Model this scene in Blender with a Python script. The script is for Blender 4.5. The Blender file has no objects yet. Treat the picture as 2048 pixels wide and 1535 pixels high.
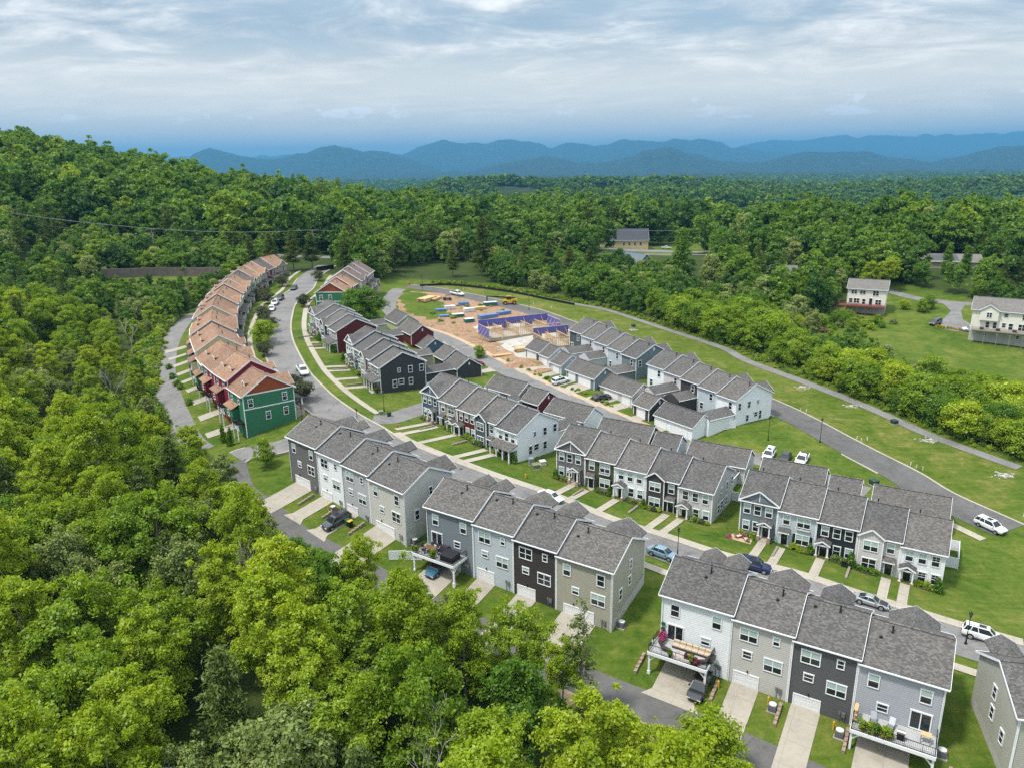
import bpy, bmesh, math, random
import numpy as np
from mathutils import Vector, Matrix, geometry
S=bpy.context.scene
COL=S.collection
EXPO=0.84; SUN_E=2.3; SKY_S=.10; WORLD_S=.92; HAZE_D=.8e-4; HAZE_C=(.13,.42,.73)
DENOISE=False

RNG=random.Random(7)
R=math.radians
# ---------------------------------------------------------------- camera
cam=bpy.data.objects.new('camera',bpy.data.cameras.new('camera')); COL.objects.link(cam); S.camera=cam
cam.data.sensor_width=36; cam.data.lens=1500/2048*36; cam.data.clip_start=1; cam.data.clip_end=60000
_p=R(16.5765); _f=Vector((0,math.cos(_p),-math.sin(_p))); _r0=Vector((1,0,0)); _u0=_r0.cross(_f); _a=R(.84)
_r=math.cos(_a)*_r0-math.sin(_a)*_u0; _u=math.sin(_a)*_r0+math.cos(_a)*_u0
cam.matrix_world=Matrix(((_r.x,_u.x,-_f.x,0),(_r.y,_u.y,-_f.y,0),(_r.z,_u.z,-_f.z,60),(0,0,0,1)))
# ---------------------------------------------------------------- render settings
S.render.engine='CYCLES'
S.view_settings.view_transform='Standard'; S.view_settings.look='None'; S.view_settings.gamma=1; S.view_settings.exposure=EXPO
try: S.view_settings.use_curve_mapping=False
except Exception: pass
cy=S.cycles
cy.use_denoising=DENOISE; cy.use_adaptive_sampling=False
try: cy.denoiser='OPENIMAGEDENOISE'; cy.denoising_input_passes='RGB_ALBEDO_NORMAL'; cy.denoising_prefilter='ACCURATE'
except Exception: pass
cy.max_bounces=10; cy.diffuse_bounces=7; cy.glossy_bounces=2; cy.transmission_bounces=8; cy.volume_bounces=0; cy.transparent_max_bounces=6
cy.caustics_reflective=False; cy.caustics_refractive=False
cy.sample_clamp_indirect=4
# ---------------------------------------------------------------- sun (upper left, slightly behind the camera)
TO_SUN=Vector((-.44,-.20,1.0)).normalized()
sd=bpy.data.lights.new('sun','SUN'); sd.energy=SUN_E; sd.angle=R(6); sd.color=(1,.95,.87)
sun=bpy.data.objects.new('sun',sd); COL.objects.link(sun); sun.location=(0,0,300)
sun.rotation_euler=TO_SUN.to_track_quat('Z','Y').to_euler()
# ---------------------------------------------------------------- world: sky texture with a broken cloud deck
W=bpy.data.worlds.new('World'); S.world=W; W.use_nodes=True
class NT:
    def __init__(s,nt): s.nt=nt; s.n=nt.nodes; s.l=nt.links
    def node(s,t,**k):
        n=s.n.new(t)
        for a,b in k.items():
            if a.startswith('i_'):
                key=a[2:]; n.inputs[int(key) if key.isdigit() else key.replace('_',' ')].default_value=b
            else: setattr(n,a,b)
        return n
    def link(s,a,b): s.l.new(a,b)
    def math(s,op,a,b=None,c=None,clamp=False):
        n=s.n.new('ShaderNodeMath'); n.operation=op; n.use_clamp=clamp
        for i,v in enumerate((a,b,c)):
            if v is None: continue
            if isinstance(v,(int,float)): n.inputs[i].default_value=v
            else: s.l.new(v,n.inputs[i])
        return n.outputs[0]
    def ramp(s,fac,stops,interp='LINEAR'):
        n=s.n.new('ShaderNodeValToRGB'); e=n.color_ramp; e.interpolation=interp
        while len(e.elements)<len(stops): e.elements.new(.5)
        for el,(p,c) in zip(e.elements,stops):
            el.position=p; el.color=(c,c,c,1) if isinstance(c,(int,float)) else (*c,1)
        s.l.new(fac,n.inputs[0]); return n.outputs[0]
    def mix(s,f,a,b,mode='MIX'):
        n=s.n.new('ShaderNodeMix'); n.data_type='RGBA'; n.blend_type=mode
        for i,v in ((0,f),(6,a),(7,b)):
            if isinstance(v,(int,float)): n.inputs[i].default_value=v
            elif isinstance(v,tuple): n.inputs[i].default_value=(*v,1)
            else: s.l.new(v,n.inputs[i])
        return n.outputs[2]
    def noise(s,vec,scale,detail=4,rough=.55,dist=0,dims='3D'):
        n=s.n.new('ShaderNodeTexNoise'); n.noise_dimensions=dims
        n.inputs['Scale'].default_value=scale; n.inputs['Detail'].default_value=detail; n.inputs['Roughness'].default_value=rough; n.inputs['Distortion'].default_value=dist
        if vec is not None: s.l.new(vec,n.inputs['Vector'])
        return n.outputs[0]
    def mapping(s,vec,scale=(1,1,1),loc=(0,0,0),rot=(0,0,0)):
        n=s.n.new('ShaderNodeMapping'); n.inputs['Scale'].default_value=scale; n.inputs['Location'].default_value=loc; n.inputs['Rotation'].default_value=rot
        s.l.new(vec,n.inputs['Vector']); return n.outputs[0]
def world():
    t=NT(W.node_tree); t.n.clear()
    sky=t.node('ShaderNodeTexSky',sky_type='NISHITA',sun_disc=False)
    sky.sun_elevation=math.asin(TO_SUN.z); sky.sun_rotation=math.atan2(TO_SUN.x,TO_SUN.y); sky.air_density=1.2; sky.dust_density=1.5; sky.ozone_density=1.5
    tc=t.node('ShaderNodeTexCoord').outputs['Generated']
    sp=t.node('ShaderNodeSeparateXYZ'); t.link(tc,sp.inputs[0])
    z=t.math('MAXIMUM',sp.outputs[2],0.0)
    k=t.math('ADD',z,.13)
    cb=t.node('ShaderNodeCombineXYZ'); t.link(t.math('DIVIDE',sp.outputs[0],k),cb.inputs[0]); t.link(t.math('DIVIDE',sp.outputs[1],k),cb.inputs[1])
    pl=cb.outputs[0]
    # broken sheets of stratocumulus: three octaves groups on a flat deck, so they shorten towards the horizon
    wv=t.node('ShaderNodeTexNoise'); wv.inputs['Scale'].default_value=.55; wv.inputs['Detail'].default_value=3; t.link(pl,wv.inputs['Vector'])
    off=t.node('ShaderNodeVectorMath',operation='MULTIPLY_ADD'); t.link(wv.outputs['Color'],off.inputs[0]); off.inputs[1].default_value=(1.1,1.1,0); t.link(pl,off.inputs[2])
    pw=off.outputs[0]
    n1=t.noise(t.mapping(pw,(.85,1.05,1),(3.1,1.7,0),(0,0,.35)),1.15,10,.62,.25)
    n2=t.noise(t.mapping(pw,(1.7,2.3,1),(-2,5.3,0),(0,0,.2)),1.5,9,.64,.3)
    n3=t.noise(t.mapping(pl,(.40,.55,1),(7.3,-3.2,0)),1.0,2,.5,0)
    d=t.math('ADD',t.math('MULTIPLY',n1,.55),t.math('ADD',t.math('MULTIPLY',n2,.25),t.math('MULTIPLY',n3,.30)))
    cover=t.ramp(d,[(.42,0.),(.50,.55),(.60,1.)],'EASE')
    tex=t.ramp(t.math('ADD',t.math('MULTIPLY',n2,.62),t.math('MULTIPLY',n1,.38)),[(.36,(.205,.25,.30)),(.46,(.31,.35,.385)),(.54,(.455,.475,.485)),(.64,(.65,.655,.65))])
    base=t.node('ShaderNodeVectorMath',operation='SCALE'); base.inputs[3].default_value=SKY_S; t.link(sky.outputs[0],base.inputs[0])
    veil=t.mix(.76,base.outputs[0],(.25,.315,.365))
    c=t.mix(cover,veil,tex)
    low=t.ramp(z,[(.0,1.),(.07,.8),(.16,.0)],'EASE')
    c=t.mix(t.math('MULTIPLY',low,.9),c,(.82,.775,.67))
    ct=t.noise(t.mapping(tc,(13,13,30),(0.4,2.2,.9)),1.0,7,.58,0)
    band=t.ramp(z,[(.030,0.),(.046,1.),(.068,.95),(.092,0.)])
    puff=t.ramp(t.math('MULTIPLY',ct,band),[(.545,0.),(.60,.85)],'EASE')
    c=t.mix(puff,c,(.80,.81,.82))
    # an overcast dome is brighter towards the zenith than near the horizon
    gr=t.node('ShaderNodeVectorMath',operation='SCALE'); t.link(c,gr.inputs[0]); t.link(t.math('ADD',t.math('MULTIPLY',z,2.3),.74),gr.inputs[3]); c=gr.outputs[0]
    bg=t.node('ShaderNodeBackground'); t.link(c,bg.inputs[0]); bg.inputs[1].default_value=WORLD_S
    out=t.node('ShaderNodeOutputWorld'); t.link(bg.outputs[0],out.inputs[0])
world()

# ---------------------------------------------------------------- terrain heights
CP=[ # x,y,z control heights of the ground
(-41,121,5.9),(-16,100,4.3),(-13,98,3.2),(12,81,1.9),(17,77,1.2),(43,61,-.1),(60,52,-1),
(-31,130,8.4),(-8.5,108.5,7.0),(-6,110,6.0),(19,93,4.6),(24,89.5,4.0),(50,73,2.6),(68,63,1.8),
(-19.5,153.4,7.3),(.8,131.8,5.3),(8,128.6,3.8),(33,112,1.8),(36,109,2.0),(61,94,.2),(72,84,0.2),
(-8,163,7.4),(10,141,5.0),(18,146,4.6),(14,138,3.6),(40,122,1.8),(45,119,1.6),(68,105,0.2),
(16.5,209.5,8.2),(31.5,182,6.2),(33.5,178.5,6),(48.4,153,4.3),(29,214,8.4),(58,159,4.1),(42,187,6.0),
(10,196,7.4),(20,174,6.1),(28.5,169,4.4),(39,151,2.8),
(-29,162.5,9.2),(-38,178,11.2),(-45,190,12.6),(-57,209,14.0),(-20,170,8.9),(-14,184,6.8),(-24,203,7.9),(-30,206,10.2),
(-5,183,6.2),(5,168,5.2),(22,150,3.7),(-17,209,7.6),(-25,235,10.5),
(-48.6,151.6,9.8),(-58,145,7.2),(-56,160,11),(-68,176,12.8),(-74,205,14.6),(-80,240,16),(-78,290,18),(-83,177,9.2),(-92,205,10.5),(-107,251,13),
(-50,133,7.2),(-38,140,9.0),(-62,240,15.6),(-38,285,14),(-33,281,14),(-9,223,9.2),(15,210,8.8),(10,245,10.5),(30,235,9.3),
(42,222,8),(100,134,1.6),(86,113,.4),(75,150,2.5),(60,180,5),(140,160,2.5),(90,190,6.5),
(124,243,9),(140,215,7.2),(175,215,8),(165,260,12),(100,250,8.5),(60,250,8),
(0,45,-2),(-60,60,0.5),(-80,100,3),(-45,98,3),(20,52,-1.5),(60,38,-3),(-20,75,1),(-110,170,8),(-150,120,7),(-120,60,1),(0,15,-4),(100,60,-2),(200,100,-3),
(-110,210,11),(-160,260,18),(-200,200,18),(-250,300,32),
(-340,500,63),(-295,540,53),(-250,590,37),(-188,700,22),(-53,650,9),(70,600,8),(150,330,17),(237,350,16),(300,250,8),
(-150,330,21),(-100,330,18.5),(-74,350,18),(-15,381,14),(51,424,12),(86,418,10),(120,400,11),(-200,400,34),(-120,450,22),(0,480,9),(200,480,4),(300,600,-8),(-500,800,60),(-420,350,66),(-450,150,40),(100,700,0),(-100,760,8),
]
_c=np.array(CP,float)
def _k(d2): return np.where(d2>0,d2*np.log(np.maximum(d2,1e-12)),0.)*.5
def _fit():
    n=len(_c);X=_c[:,:2]/100
    d=((X[:,None]-X[None])**2).sum(-1)
    K=_k(d)+np.eye(n)*0.004
    P=np.c_[np.ones(n),X]
    A=np.block([[K,P],[P.T,np.zeros((3,3))]])
    return X,np.linalg.solve(A,np.r_[_c[:,2],0,0,0])
_X,_W=_fit()
def hnear(x,y):
    x=np.asarray(x,float)/100;y=np.asarray(y,float)/100
    sh=x.shape;x=x.ravel();y=y.ravel();o=np.empty(x.size)
    for i in range(0,x.size,20000):
        a=x[i:i+20000];b=y[i:i+20000]
        d=(a[:,None]-_X[None,:,0])**2+(b[:,None]-_X[None,:,1])**2
        o[i:i+20000]=_k(d)@_W[:-3]+_W[-3]+_W[-2]*a+_W[-1]*b
    return o.reshape(sh)
def _vn(x,y,s):  # smooth value noise
    x=x/s;y=y/s;i=np.floor(x).astype(np.int64);j=np.floor(y).astype(np.int64);fx=x-i;fy=y-j
    fx=fx*fx*(3-2*fx);fy=fy*fy*(3-2*fy)
    def h(a,b):
        v=np.sin(a*127.1+b*311.7+17.3)*43758.5453
        return v-np.floor(v)
    return (h(i,j)*(1-fx)+h(i+1,j)*fx)*(1-fy)+(h(i,j+1)*(1-fx)+h(i+1,j+1)*fx)*fy
RID=[ # crest lines as (azimuth tangent x/y, elevation tangent) at a distance, metres
(13000,1500,[(-.47,-.004),(-.42,.004),(-.395,.0145),(-.378,.019),(-.35,.013),(-.32,.0065),(-.29,.005),(-.255,.0145),(-.222,.0225),(-.20,.017),(-.185,.0125),(-.155,.014),(-.13,.0065),(-.10,-.007),(-.08,-.013)]),
(17500,2300,[(-.15,-.004),(-.135,.0105),(-.11,.0195),(-.08,.0265),(-.055,.022),(-.025,.0218),(.004,.0265),(.03,.0225),(.05,.0152),(.077,.0205),(.11,.0158),(.15,.0225),(.19,.02),(.21,.0237),(.23,.0205),(.257,.02),(.278,.0135),(.31,.0085),(.36,.003),(.42,-.002)]),
(24000,3200,[(.26,.009),(.30,.0125),(.337,.0193),(.365,.0188),(.415,.022),(.45,.0202),(.485,.0225),(.517,.0195),(.55,.0215),(.60,.0195),(.637,.021),(.683,.0198),(.8,.02),(1,.014)]),
(10500,1300,[(-.05,-.013),(-.015,-.006),(.017,.0005),(.038,.003),(.065,.0013),(.097,-.004),(.12,-.004),(.144,.0003),(.178,.010),(.204,.0132),(.23,.0063),(.264,-.002),(.297,-.0085),(.33,-.004),(.384,.0065),(.41,.005),(.45,.0045),(.504,-.0045),(.544,-.0077),(.584,-.0015),(.624,.0059),(.65,.0083),(.683,-.0003),(.75,.006),(.9,-.006)]),
(6500,900,[(-.5,-.03),(-.3,-.024),(-.2,-.022),(-.1,-.023),(0,-.019),(.1,-.0215),(.2,-.0195),(.3,-.018),(.42,-.0205),(.55,-.0175),(.7,-.018)]),
(1900,330,[(-.3,-.06),(-.12,-.045),(-.09,-.036),(-.05,-.0315),(0,-.031),(.03,-.036),(.07,-.038),(.12,-.036),(.2,-.036),(.3,-.041),(.4,-.045),(.55,-.038),(.7,-.034),(.9,-.034)]),
(1250,230,[(-.4,-.06),(-.2,-.062),(0,-.058),(.06,-.052),(.2,-.051),(.35,-.056),(.5,-.066),(.7,-.06)]),
]
def hfar(x,y):
    x=np.asarray(x,float);y=np.asarray(y,float)
    r=np.hypot(x,y);t=x/np.maximum(y,1)
    base=-75-r*.004+18*(_vn(x,y,700)-.5)*np.clip(r/1500,0,1)+30*(_vn(x+999,y,1900)-.5)*np.clip(r/3000,0,1)
    out=base
    for d,wd,L in RID:
        L=np.array(L);c=60+np.interp(t,L[:,0],L[:,1])*d*np.sqrt(1+t*t)
        c=c+((_vn(t*260+9,t*0+d,1.)-.5)*.0009+(_vn(t*70+9,t*0+d,1.)-.5)*.0035)*d
        dd=y-d  # rows of equal y
        n=(_vn(x,y*.6,d*.05)-.5)*.5+(_vn(x+77,y*.5+31,d*.022)-.5)*.45+(_vn(x+177,y*.5+931,d*.009)-.5)*.3
        f=np.exp(-(dd/wd)**2*np.where(dd<0,1.,.6)*(1+1.1*n))
        out=np.maximum(out,base+(c-base)*f)+0*n
        spur=(c-base)*f*(1-f)*n*2.6
        out=out+np.where(c>base,spur,0)
    return out
def H(x,y):
    x=np.asarray(x,float);y=np.asarray(y,float)
    r=np.hypot(x,y)
    a=hnear(np.clip(x,-700,700),np.clip(y,-60,900)); b=hfar(x,y)
    w=np.clip((r-620)/420,0,1);w=w*w*(3-2*w)
    return a*(1-w)+b*w

LAY={
'main_n':[(-74.8,323.3),(-74.5,302.0),(-73.5,284.6),(-71.3,269.6),(-71.2,256.4),(-70.2,241.4),(-67.6,228.2),(-64.1,213.4),(-59.8,199.6),(-55.6,188.6),(-51.0,177.8),(-47.5,170.6),(-44.0,165.3),(-40.5,159.8),(-36.0,154.3),(-31.7,149.1),(-25.7,142.9),(-22.0,137.1),(-16.4,132.1),(-8.2,126.1),(-2.4,122.8),(3.2,120.2),(7.6,117.6),(15.7,109.8),(23.9,104.1),(30.4,99.0),(39.0,95.4),(42.0,93.8),(46.3,90.4),(52.5,86.6),(55.0,84.6),(57.3,83.0),(62.9,79.5)],
'right_n':[(-39.0,289.8),(-34.2,288.8),(-21.4,281.1),(-5.0,268.6),(5.5,258.4),(12.5,250.2),(20.4,237.2),(33.8,217.6),(49.9,191.5),(62.1,170.5),(68.7,156.3),(74.8,140.6),(78.2,131.7),(79.4,124.7),(84.4,114.9),(85.2,113.1)],
'path_n':[(-34.6,291.9),(-22.5,294.1),(-1.4,284.9),(13.0,274.4),(24.7,265.0),(34.8,257.2),(51.4,231.4),(63.0,211.1),(65.7,199.6),(76.3,179.6),(85.2,162.9),(90.6,150.0),(99.2,134.9)],
'alley_c':[(-41.5,280.0),(-42.3,269.2),(-41.9,255.1),(-39.9,244.0),(-35.8,234.4),(-29.8,228.0),(-21.6,221.5),(-11.9,209.4),(-3.2,194.9),(4.6,181.8),(12.6,170.3),(21.1,161.6),(36.6,145.2),(47.7,138.8),(57.8,130.3),(64.2,124.6)],
'lalley_c':[(-104.0,245.8),(-103.4,234.9),(-100.5,220.2),(-96.5,205.1),(-89.4,186.6),(-82.7,172.3),(-76.0,159.6),(-70.0,149.6),(-65.0,141.8)],
'ral_in':[(-47.1,129.3),(-48.0,125.7),(-45.8,121.1),(-42.5,118.0),(-37.0,111.8),(-32.5,106.8),(-28.2,103.3),(8.5,77.2),(15.5,73.3),(18.5,71.0),(21.8,68.9),(25.4,66.3),(27.4,65.0),(31.1,62.6)],
'connector':[(-29.2,148.2),(-26.4,148.1),(-24.1,152.1),(-19.4,157.9),(-14.2,163.6),(-7.9,176.2)],
'cross':[(-52.2,132.4),(-50.4,134.3),(-46.4,133.9),(-43.1,135.4),(-38.1,139.5)],
'hwy':[(-128.0,345.0),(-110.0,349.0),(-74.0,349.0),(-40.0,362.0),(-15.0,379.0),(10.0,388.0),(40.0,394.0),(90.0,398.0),(150.0,392.0),(260.0,380.0)],
'h2drive':[(132.1,290.8),(141.9,263.7),(146.4,258.9),(151.6,254.1),(161.2,250.0)],
'h2court':[(149.0,257.1),(156.3,253.3),(149.3,244.8),(144.7,235.3),(144.6,227.3),(141.0,221.1),(135.5,224.8),(133.7,228.7),(138.6,236.3),(146.3,245.3)],
'site':[(-41.6,267.6),(-34.6,235.0),(-18.0,214.2),(-8.8,201.2),(-1.8,190.5),(4.5,180.7),(8.0,188.9),(14.1,191.9),(21.3,211.4),(21.3,227.3),(17.3,236.3),(9.6,244.6),(-3.8,260.1),(-14.8,270.4),(-28.0,276.1),(-37.2,275.8)],
'site_grass':[(-40.1,263.8),(-34.2,244.6),(-26.2,238.5),(-20.3,246.6),(-24.9,260.7),(-31.4,272.6),(-38.1,275.6)],
'slab':[(-12.2,231.3),(13.2,249.8),(20.0,230.2),(8.4,196.7),(-3.4,213.8)],
'gravelpad':[(-12.9,231.3),(-5.2,239.8),(15.3,230.0),(19.5,224.3),(16.8,191.6),(7.5,192.8),(-3.4,213.8)],
'lot':[(47.0,406.2),(79.3,444.5),(104.8,488.7),(138.2,498.6),(118.4,426.4),(82.2,387.8),(70.1,392.5),(45.0,378.0)],
'meadow':[(-105.4,191.4),(-107.8,209.6),(-106.6,219.8),(-98.4,209.3),(-92.5,191.5),(-85.0,175.1),(-93.2,180.8),(-98.6,181.6)],
'strip_clear':[(-150.3,289.1),(-138.0,300.3),(-120.9,302.4),(-112.7,291.0),(-131.1,284.0),(-143.8,275.3)],
'lawn_r':[(79.6,207.9),(96.9,230.0),(102.8,221.9),(114.7,227.9),(129.8,249.6),(141.7,259.8),(152.7,257.6),(162.3,232.6),(110.4,152.0),(110.7,168.6),(102.8,171.6),(97.8,181.1),(94.5,196.6),(85.8,188.7),(76.6,191.9)],
'z_belt_r':[(76.5,188.0),(82.4,174.4),(90.1,158.3),(101.4,137.9),(112.1,154.6),(110.7,168.6),(104.5,174.7),(99.5,184.6),(97.2,196.5),(94.7,206.5)],
'z_belt_m':[(-7.2,300.0),(14.8,281.1),(32.0,266.2),(51.9,240.2),(62.5,218.6),(74.9,190.9),(79.7,200.3),(82.7,225.2),(80.8,249.1),(84.4,273.0),(70.1,274.8),(64.0,309.8),(49.6,324.7),(25.5,350.6),(-4.8,356.4),(-15.8,337.5)],
'z_up':[(-68.9,303.9),(-58.4,290.7),(-51.3,294.6),(-47.9,326.9),(-14.6,363.8),(9.9,377.6),(41.4,368.0),(46.5,414.4),(11.0,418.0),(-15.9,399.5),(-41.2,389.1),(-70.9,356.9),(-74.1,328.2)],
'z_r':[(77.9,307.4),(84.4,273.0),(84.9,231.5),(101.8,242.4),(116.9,259.0),(132.1,290.8),(145.8,286.9),(151.0,274.7),(162.1,256.0),(167.2,240.2),(675.7,992.4),(544.7,1058.8),(148.6,537.0),(115.9,416.9),(87.1,327.4)],
'bankgrass':[(-63.6,288.0),(-43.2,292.3),(-7.2,300.0),(-13.6,338.0),(-40.2,316.5),(-51.3,294.6)],
'garden':[(93.3,237.1),(115.7,255.9),(121.5,238.9),(105.7,221.7),(95.7,227.0)],
}

# ---------------------------------------------------------------- object helpers
def tag(o,label=None,cat=None,group=None,kind=None):
    if label: o['label']=label
    if cat: o['category']=cat
    if group: o['group']=group
    if kind: o['kind']=kind
    return o
def thing(name,label,cat,loc,rz=0,group=None):
    o=bpy.data.objects.new(name,None); o.empty_display_size=.3; COL.objects.link(o)
    o.location=loc; o.rotation_euler=(0,0,rz); return tag(o,label,cat,group)
def obj(name,me,parent=None,loc=(0,0,0),rz=0.,scale=None):
    o=bpy.data.objects.new(name,me); COL.objects.link(o); o.location=loc
    if rz: o.rotation_euler=(0,0,rz)
    if scale is not None: o.scale=(scale,)*3 if isinstance(scale,(int,float)) else scale
    if parent: o.parent=parent
    return o
def copy_tree(o,parent=None):
    c=o.copy(); COL.objects.link(c); c.parent=parent
    for ch in o.children: copy_tree(ch,c)
    return c
class MB:
    def __init__(s): s.v=[];s.f=[];s.m=[]
    def face(s,pts,mi=0):
        n=len(s.v); s.v.extend([tuple(p) for p in pts]); s.f.append(tuple(range(n,n+len(pts)))); s.m.append(mi)
    def box(s,x0,y0,z0,x1,y1,z1,mi=0):
        n=len(s.v)
        s.v+= [(x0,y0,z0),(x1,y0,z0),(x1,y1,z0),(x0,y1,z0),(x0,y0,z1),(x1,y0,z1),(x1,y1,z1),(x0,y1,z1)]
        for q in ((0,3,2,1),(4,5,6,7),(0,1,5,4),(1,2,6,5),(2,3,7,6),(3,0,4,7)): s.f.append(tuple(n+i for i in q)); s.m.append(mi)
    def beam(s,a,b,w,h,mi=0,up=(0,0,1)):
        a=Vector(a);b=Vector(b);d=(b-a).normalized();u=Vector(up)
        if abs(d.dot(u))>.98:u=Vector((1,0,0))
        x=d.cross(u).normalized()*w/2;y=x.cross(d).normalized()*h/2
        n=len(s.v)
        for p in (a,b):
            for q in (-x-y,x-y,x+y,-x+y): s.v.append(tuple(p+q))
        for q in ((0,1,2,3),(7,6,5,4),(0,4,5,1),(1,5,6,2),(2,6,7,3),(3,7,4,0)): s.f.append(tuple(n+i for i in q)); s.m.append(mi)
    def tube(s,a,b,r0,r1=None,n=8,mi=0,cap=True):
        r1=r0 if r1 is None else r1
        a=Vector(a);b=Vector(b);d=(b-a).normalized();u=Vector((0,0,1)) if abs(d.z)<.95 else Vector((1,0,0))
        x=d.cross(u).normalized();y=d.cross(x)
        k=len(s.v)
        for p,r in ((a,r0),(b,r1)):
            for i in range(n):
                t=2*math.pi*i/n; s.v.append(tuple(p+(x*math.cos(t)+y*math.sin(t))*r))
        for i in range(n):
            j=(i+1)%n; s.f.append((k+i,k+j,k+n+j,k+n+i)); s.m.append(mi)
        if cap:
            s.f.append(tuple(k+i for i in range(n)));s.m.append(mi);s.f.append(tuple(k+n+i for i in reversed(range(n))));s.m.append(mi)
    def lathe(s,prof,n=12,mi=0,c=(0,0,0)):
        k=len(s.v)
        for r,z in prof:
            for i in range(n):
                t=2*math.pi*i/n; s.v.append((c[0]+r*math.cos(t),c[1]+r*math.sin(t),c[2]+z))
        for j in range(len(prof)-1):
            for i in range(n):
                a=k+j*n+i;b=k+j*n+(i+1)%n; s.f.append((a,b,b+n,a+n));s.m.append(mi)
        s.f.append(tuple(k+i for i in reversed(range(n))));s.m.append(mi)
        e=k+(len(prof)-1)*n; s.f.append(tuple(e+i for i in range(n)));s.m.append(mi)
    def slab(s,pts,t,mi=0,mi2=None):
        # thick sheet: top pts (ccw from above), thickness t downwards
        pts=[Vector(p) for p in pts]; dn=Vector((0,0,-t)); lo=[p+dn for p in pts]
        s.face(pts,mi); s.face(lo[::-1],mi if mi2 is None else mi2)
        for i in range(len(pts)):
            j=(i+1)%len(pts); s.face((pts[i],lo[i],lo[j],pts[j]),mi if mi2 is None else mi2)
    def mesh(s,name,mats,smooth=False):
        me=bpy.data.meshes.new(name); me.from_pydata(s.v,[],s.f)
        for m in (mats if isinstance(mats,(list,tuple)) else [mats]): me.materials.append(m)
        if any(s.m): me.polygons.foreach_set('material_index',s.m)
        if smooth: me.polygons.foreach_set('use_smooth',[True]*len(s.f))
        return me
    def add(s,name,mats,parent=None,loc=(0,0,0),rz=0.,smooth=False): return obj(name,s.mesh(name,mats,smooth),parent,loc,rz)
# ---------------------------------------------------------------- materials
MATS={}
def pmat(name,col,rough=.75,metal=0.,var=.12,scale=1.2,fine=0.,spec=.3,bump=0.,bscale=8.,coat=0.):
    if name in MATS: return MATS[name]
    m=bpy.data.materials.new(name); m.use_nodes=True; t=NT(m.node_tree); b=t.n['Principled BSDF']
    b.inputs['Roughness'].default_value=rough; b.inputs['Metallic'].default_value=metal; b.inputs['Specular IOR Level'].default_value=spec
    if coat: b.inputs['Coat Weight'].default_value=coat; b.inputs['Coat Roughness'].default_value=.05
    if var>0:
        g=t.node('ShaderNodeNewGeometry').outputs['Position']
        n=t.noise(g,scale,5,.6)
        lo=tuple(c*(1-var) for c in col); hi=tuple(min(1,c*(1+var)) for c in col)
        c=t.ramp(n,[(.3,lo),(.7,hi)])
        if fine:
            n2=t.noise(g,scale*14,2,.6); c=t.mix(fine,c,t.ramp(n2,[(.35,tuple(x*.55 for x in col)),(.65,tuple(min(1,x*1.4) for x in col))]))
        t.link(c,b.inputs['Base Color'])
    else: b.inputs['Base Color'].default_value=(*col,1)
    if bump:
        bp=t.node('ShaderNodeBump'); bp.inputs['Strength'].default_value=bump; bp.inputs['Distance'].default_value=.03
        t.link(t.noise(t.node('ShaderNodeTexCoord').outputs['Object'],bscale,3),bp.inputs['Height']); t.link(bp.outputs[0],b.inputs['Normal'])
    MATS[name]=m; return m
def shingle(name,cols,axis=0,sc=1.):
    if name in MATS: return MATS[name]
    m=bpy.data.materials.new(name); m.use_nodes=True; t=NT(m.node_tree); b=t.n['Principled BSDF']
    tc=t.node('ShaderNodeTexCoord').outputs['Object']; sp=t.node('ShaderNodeSeparateXYZ'); t.link(tc,sp.inputs[0])
    cb=t.node('ShaderNodeCombineXYZ'); t.link(sp.outputs[axis],cb.inputs[0]); t.link(t.math('MULTIPLY',sp.outputs[2],2.1),cb.inputs[1])
    br=t.node('ShaderNodeTexBrick'); t.link(cb.outputs[0],br.inputs['Vector'])
    br.inputs['Scale'].default_value=1; br.inputs['Brick Width'].default_value=.30*sc; br.inputs['Row Height'].default_value=.16*sc; br.inputs['Mortar Size'].default_value=.012; br.inputs['Mortar Smooth'].default_value=.4
    br.inputs['Color1'].default_value=(0,0,0,1); br.inputs['Color2'].default_value=(1,1,1,1); br.inputs['Mortar'].default_value=(.3,.3,.3,1)
    g=t.node('ShaderNodeNewGeometry').outputs['Position']
    n=t.noise(g,8.5,3,.75); n2=t.noise(g,.35,3,.5)
    f=t.math('ADD',t.math('MULTIPLY',br.outputs[0],.42),t.math('ADD',t.math('MULTIPLY',n,.55),t.math('MULTIPLY',n2,.14)))
    c=t.ramp(f,[(.18,cols[0]),(.52,cols[1]),(.85,cols[2])])
    oi=t.node('ShaderNodeObjectInfo'); c=t.mix(1.,c,t.ramp(oi.outputs['Random'],[(0.,(.84,.84,.86)),(.5,(1.,1.,1.)),(1.,(1.14,1.11,1.07))]),'MULTIPLY')
    st=t.ramp(t.noise(t.mapping(tc,(1.1,.16,.16)),1.3,4,.6),[(.46,0.),(.66,.18)]); c=t.mix(st,c,tuple(q*.62 for q in cols[1]))
    t.link(c,b.inputs['Base Color']); b.inputs['Roughness'].default_value=.92; b.inputs['Specular IOR Level'].default_value=.2
    bp=t.node('ShaderNodeBump'); bp.inputs['Strength'].default_value=.5; bp.inputs['Distance'].default_value=.02
    t.link(f,bp.inputs['Height']); t.link(bp.outputs[0],b.inputs['Normal'])
    MATS[name]=m; return m
ROOF_C=[(.045,.042,.039),(.095,.090,.085),(.172,.164,.157)]
ROOF=shingle('roof_shingles',ROOF_C,0); ROOFY=shingle('roof_shingles_cross',ROOF_C,1)
TAN_C=[(.115,.062,.038),(.245,.145,.095),(.39,.26,.185)]
TAN=shingle('tan_shingles',TAN_C,0); TANY=shingle('tan_shingles_cross',TAN_C,1)
BRN_C=[(.07,.05,.045),(.13,.10,.09),(.2,.16,.15)]
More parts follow.
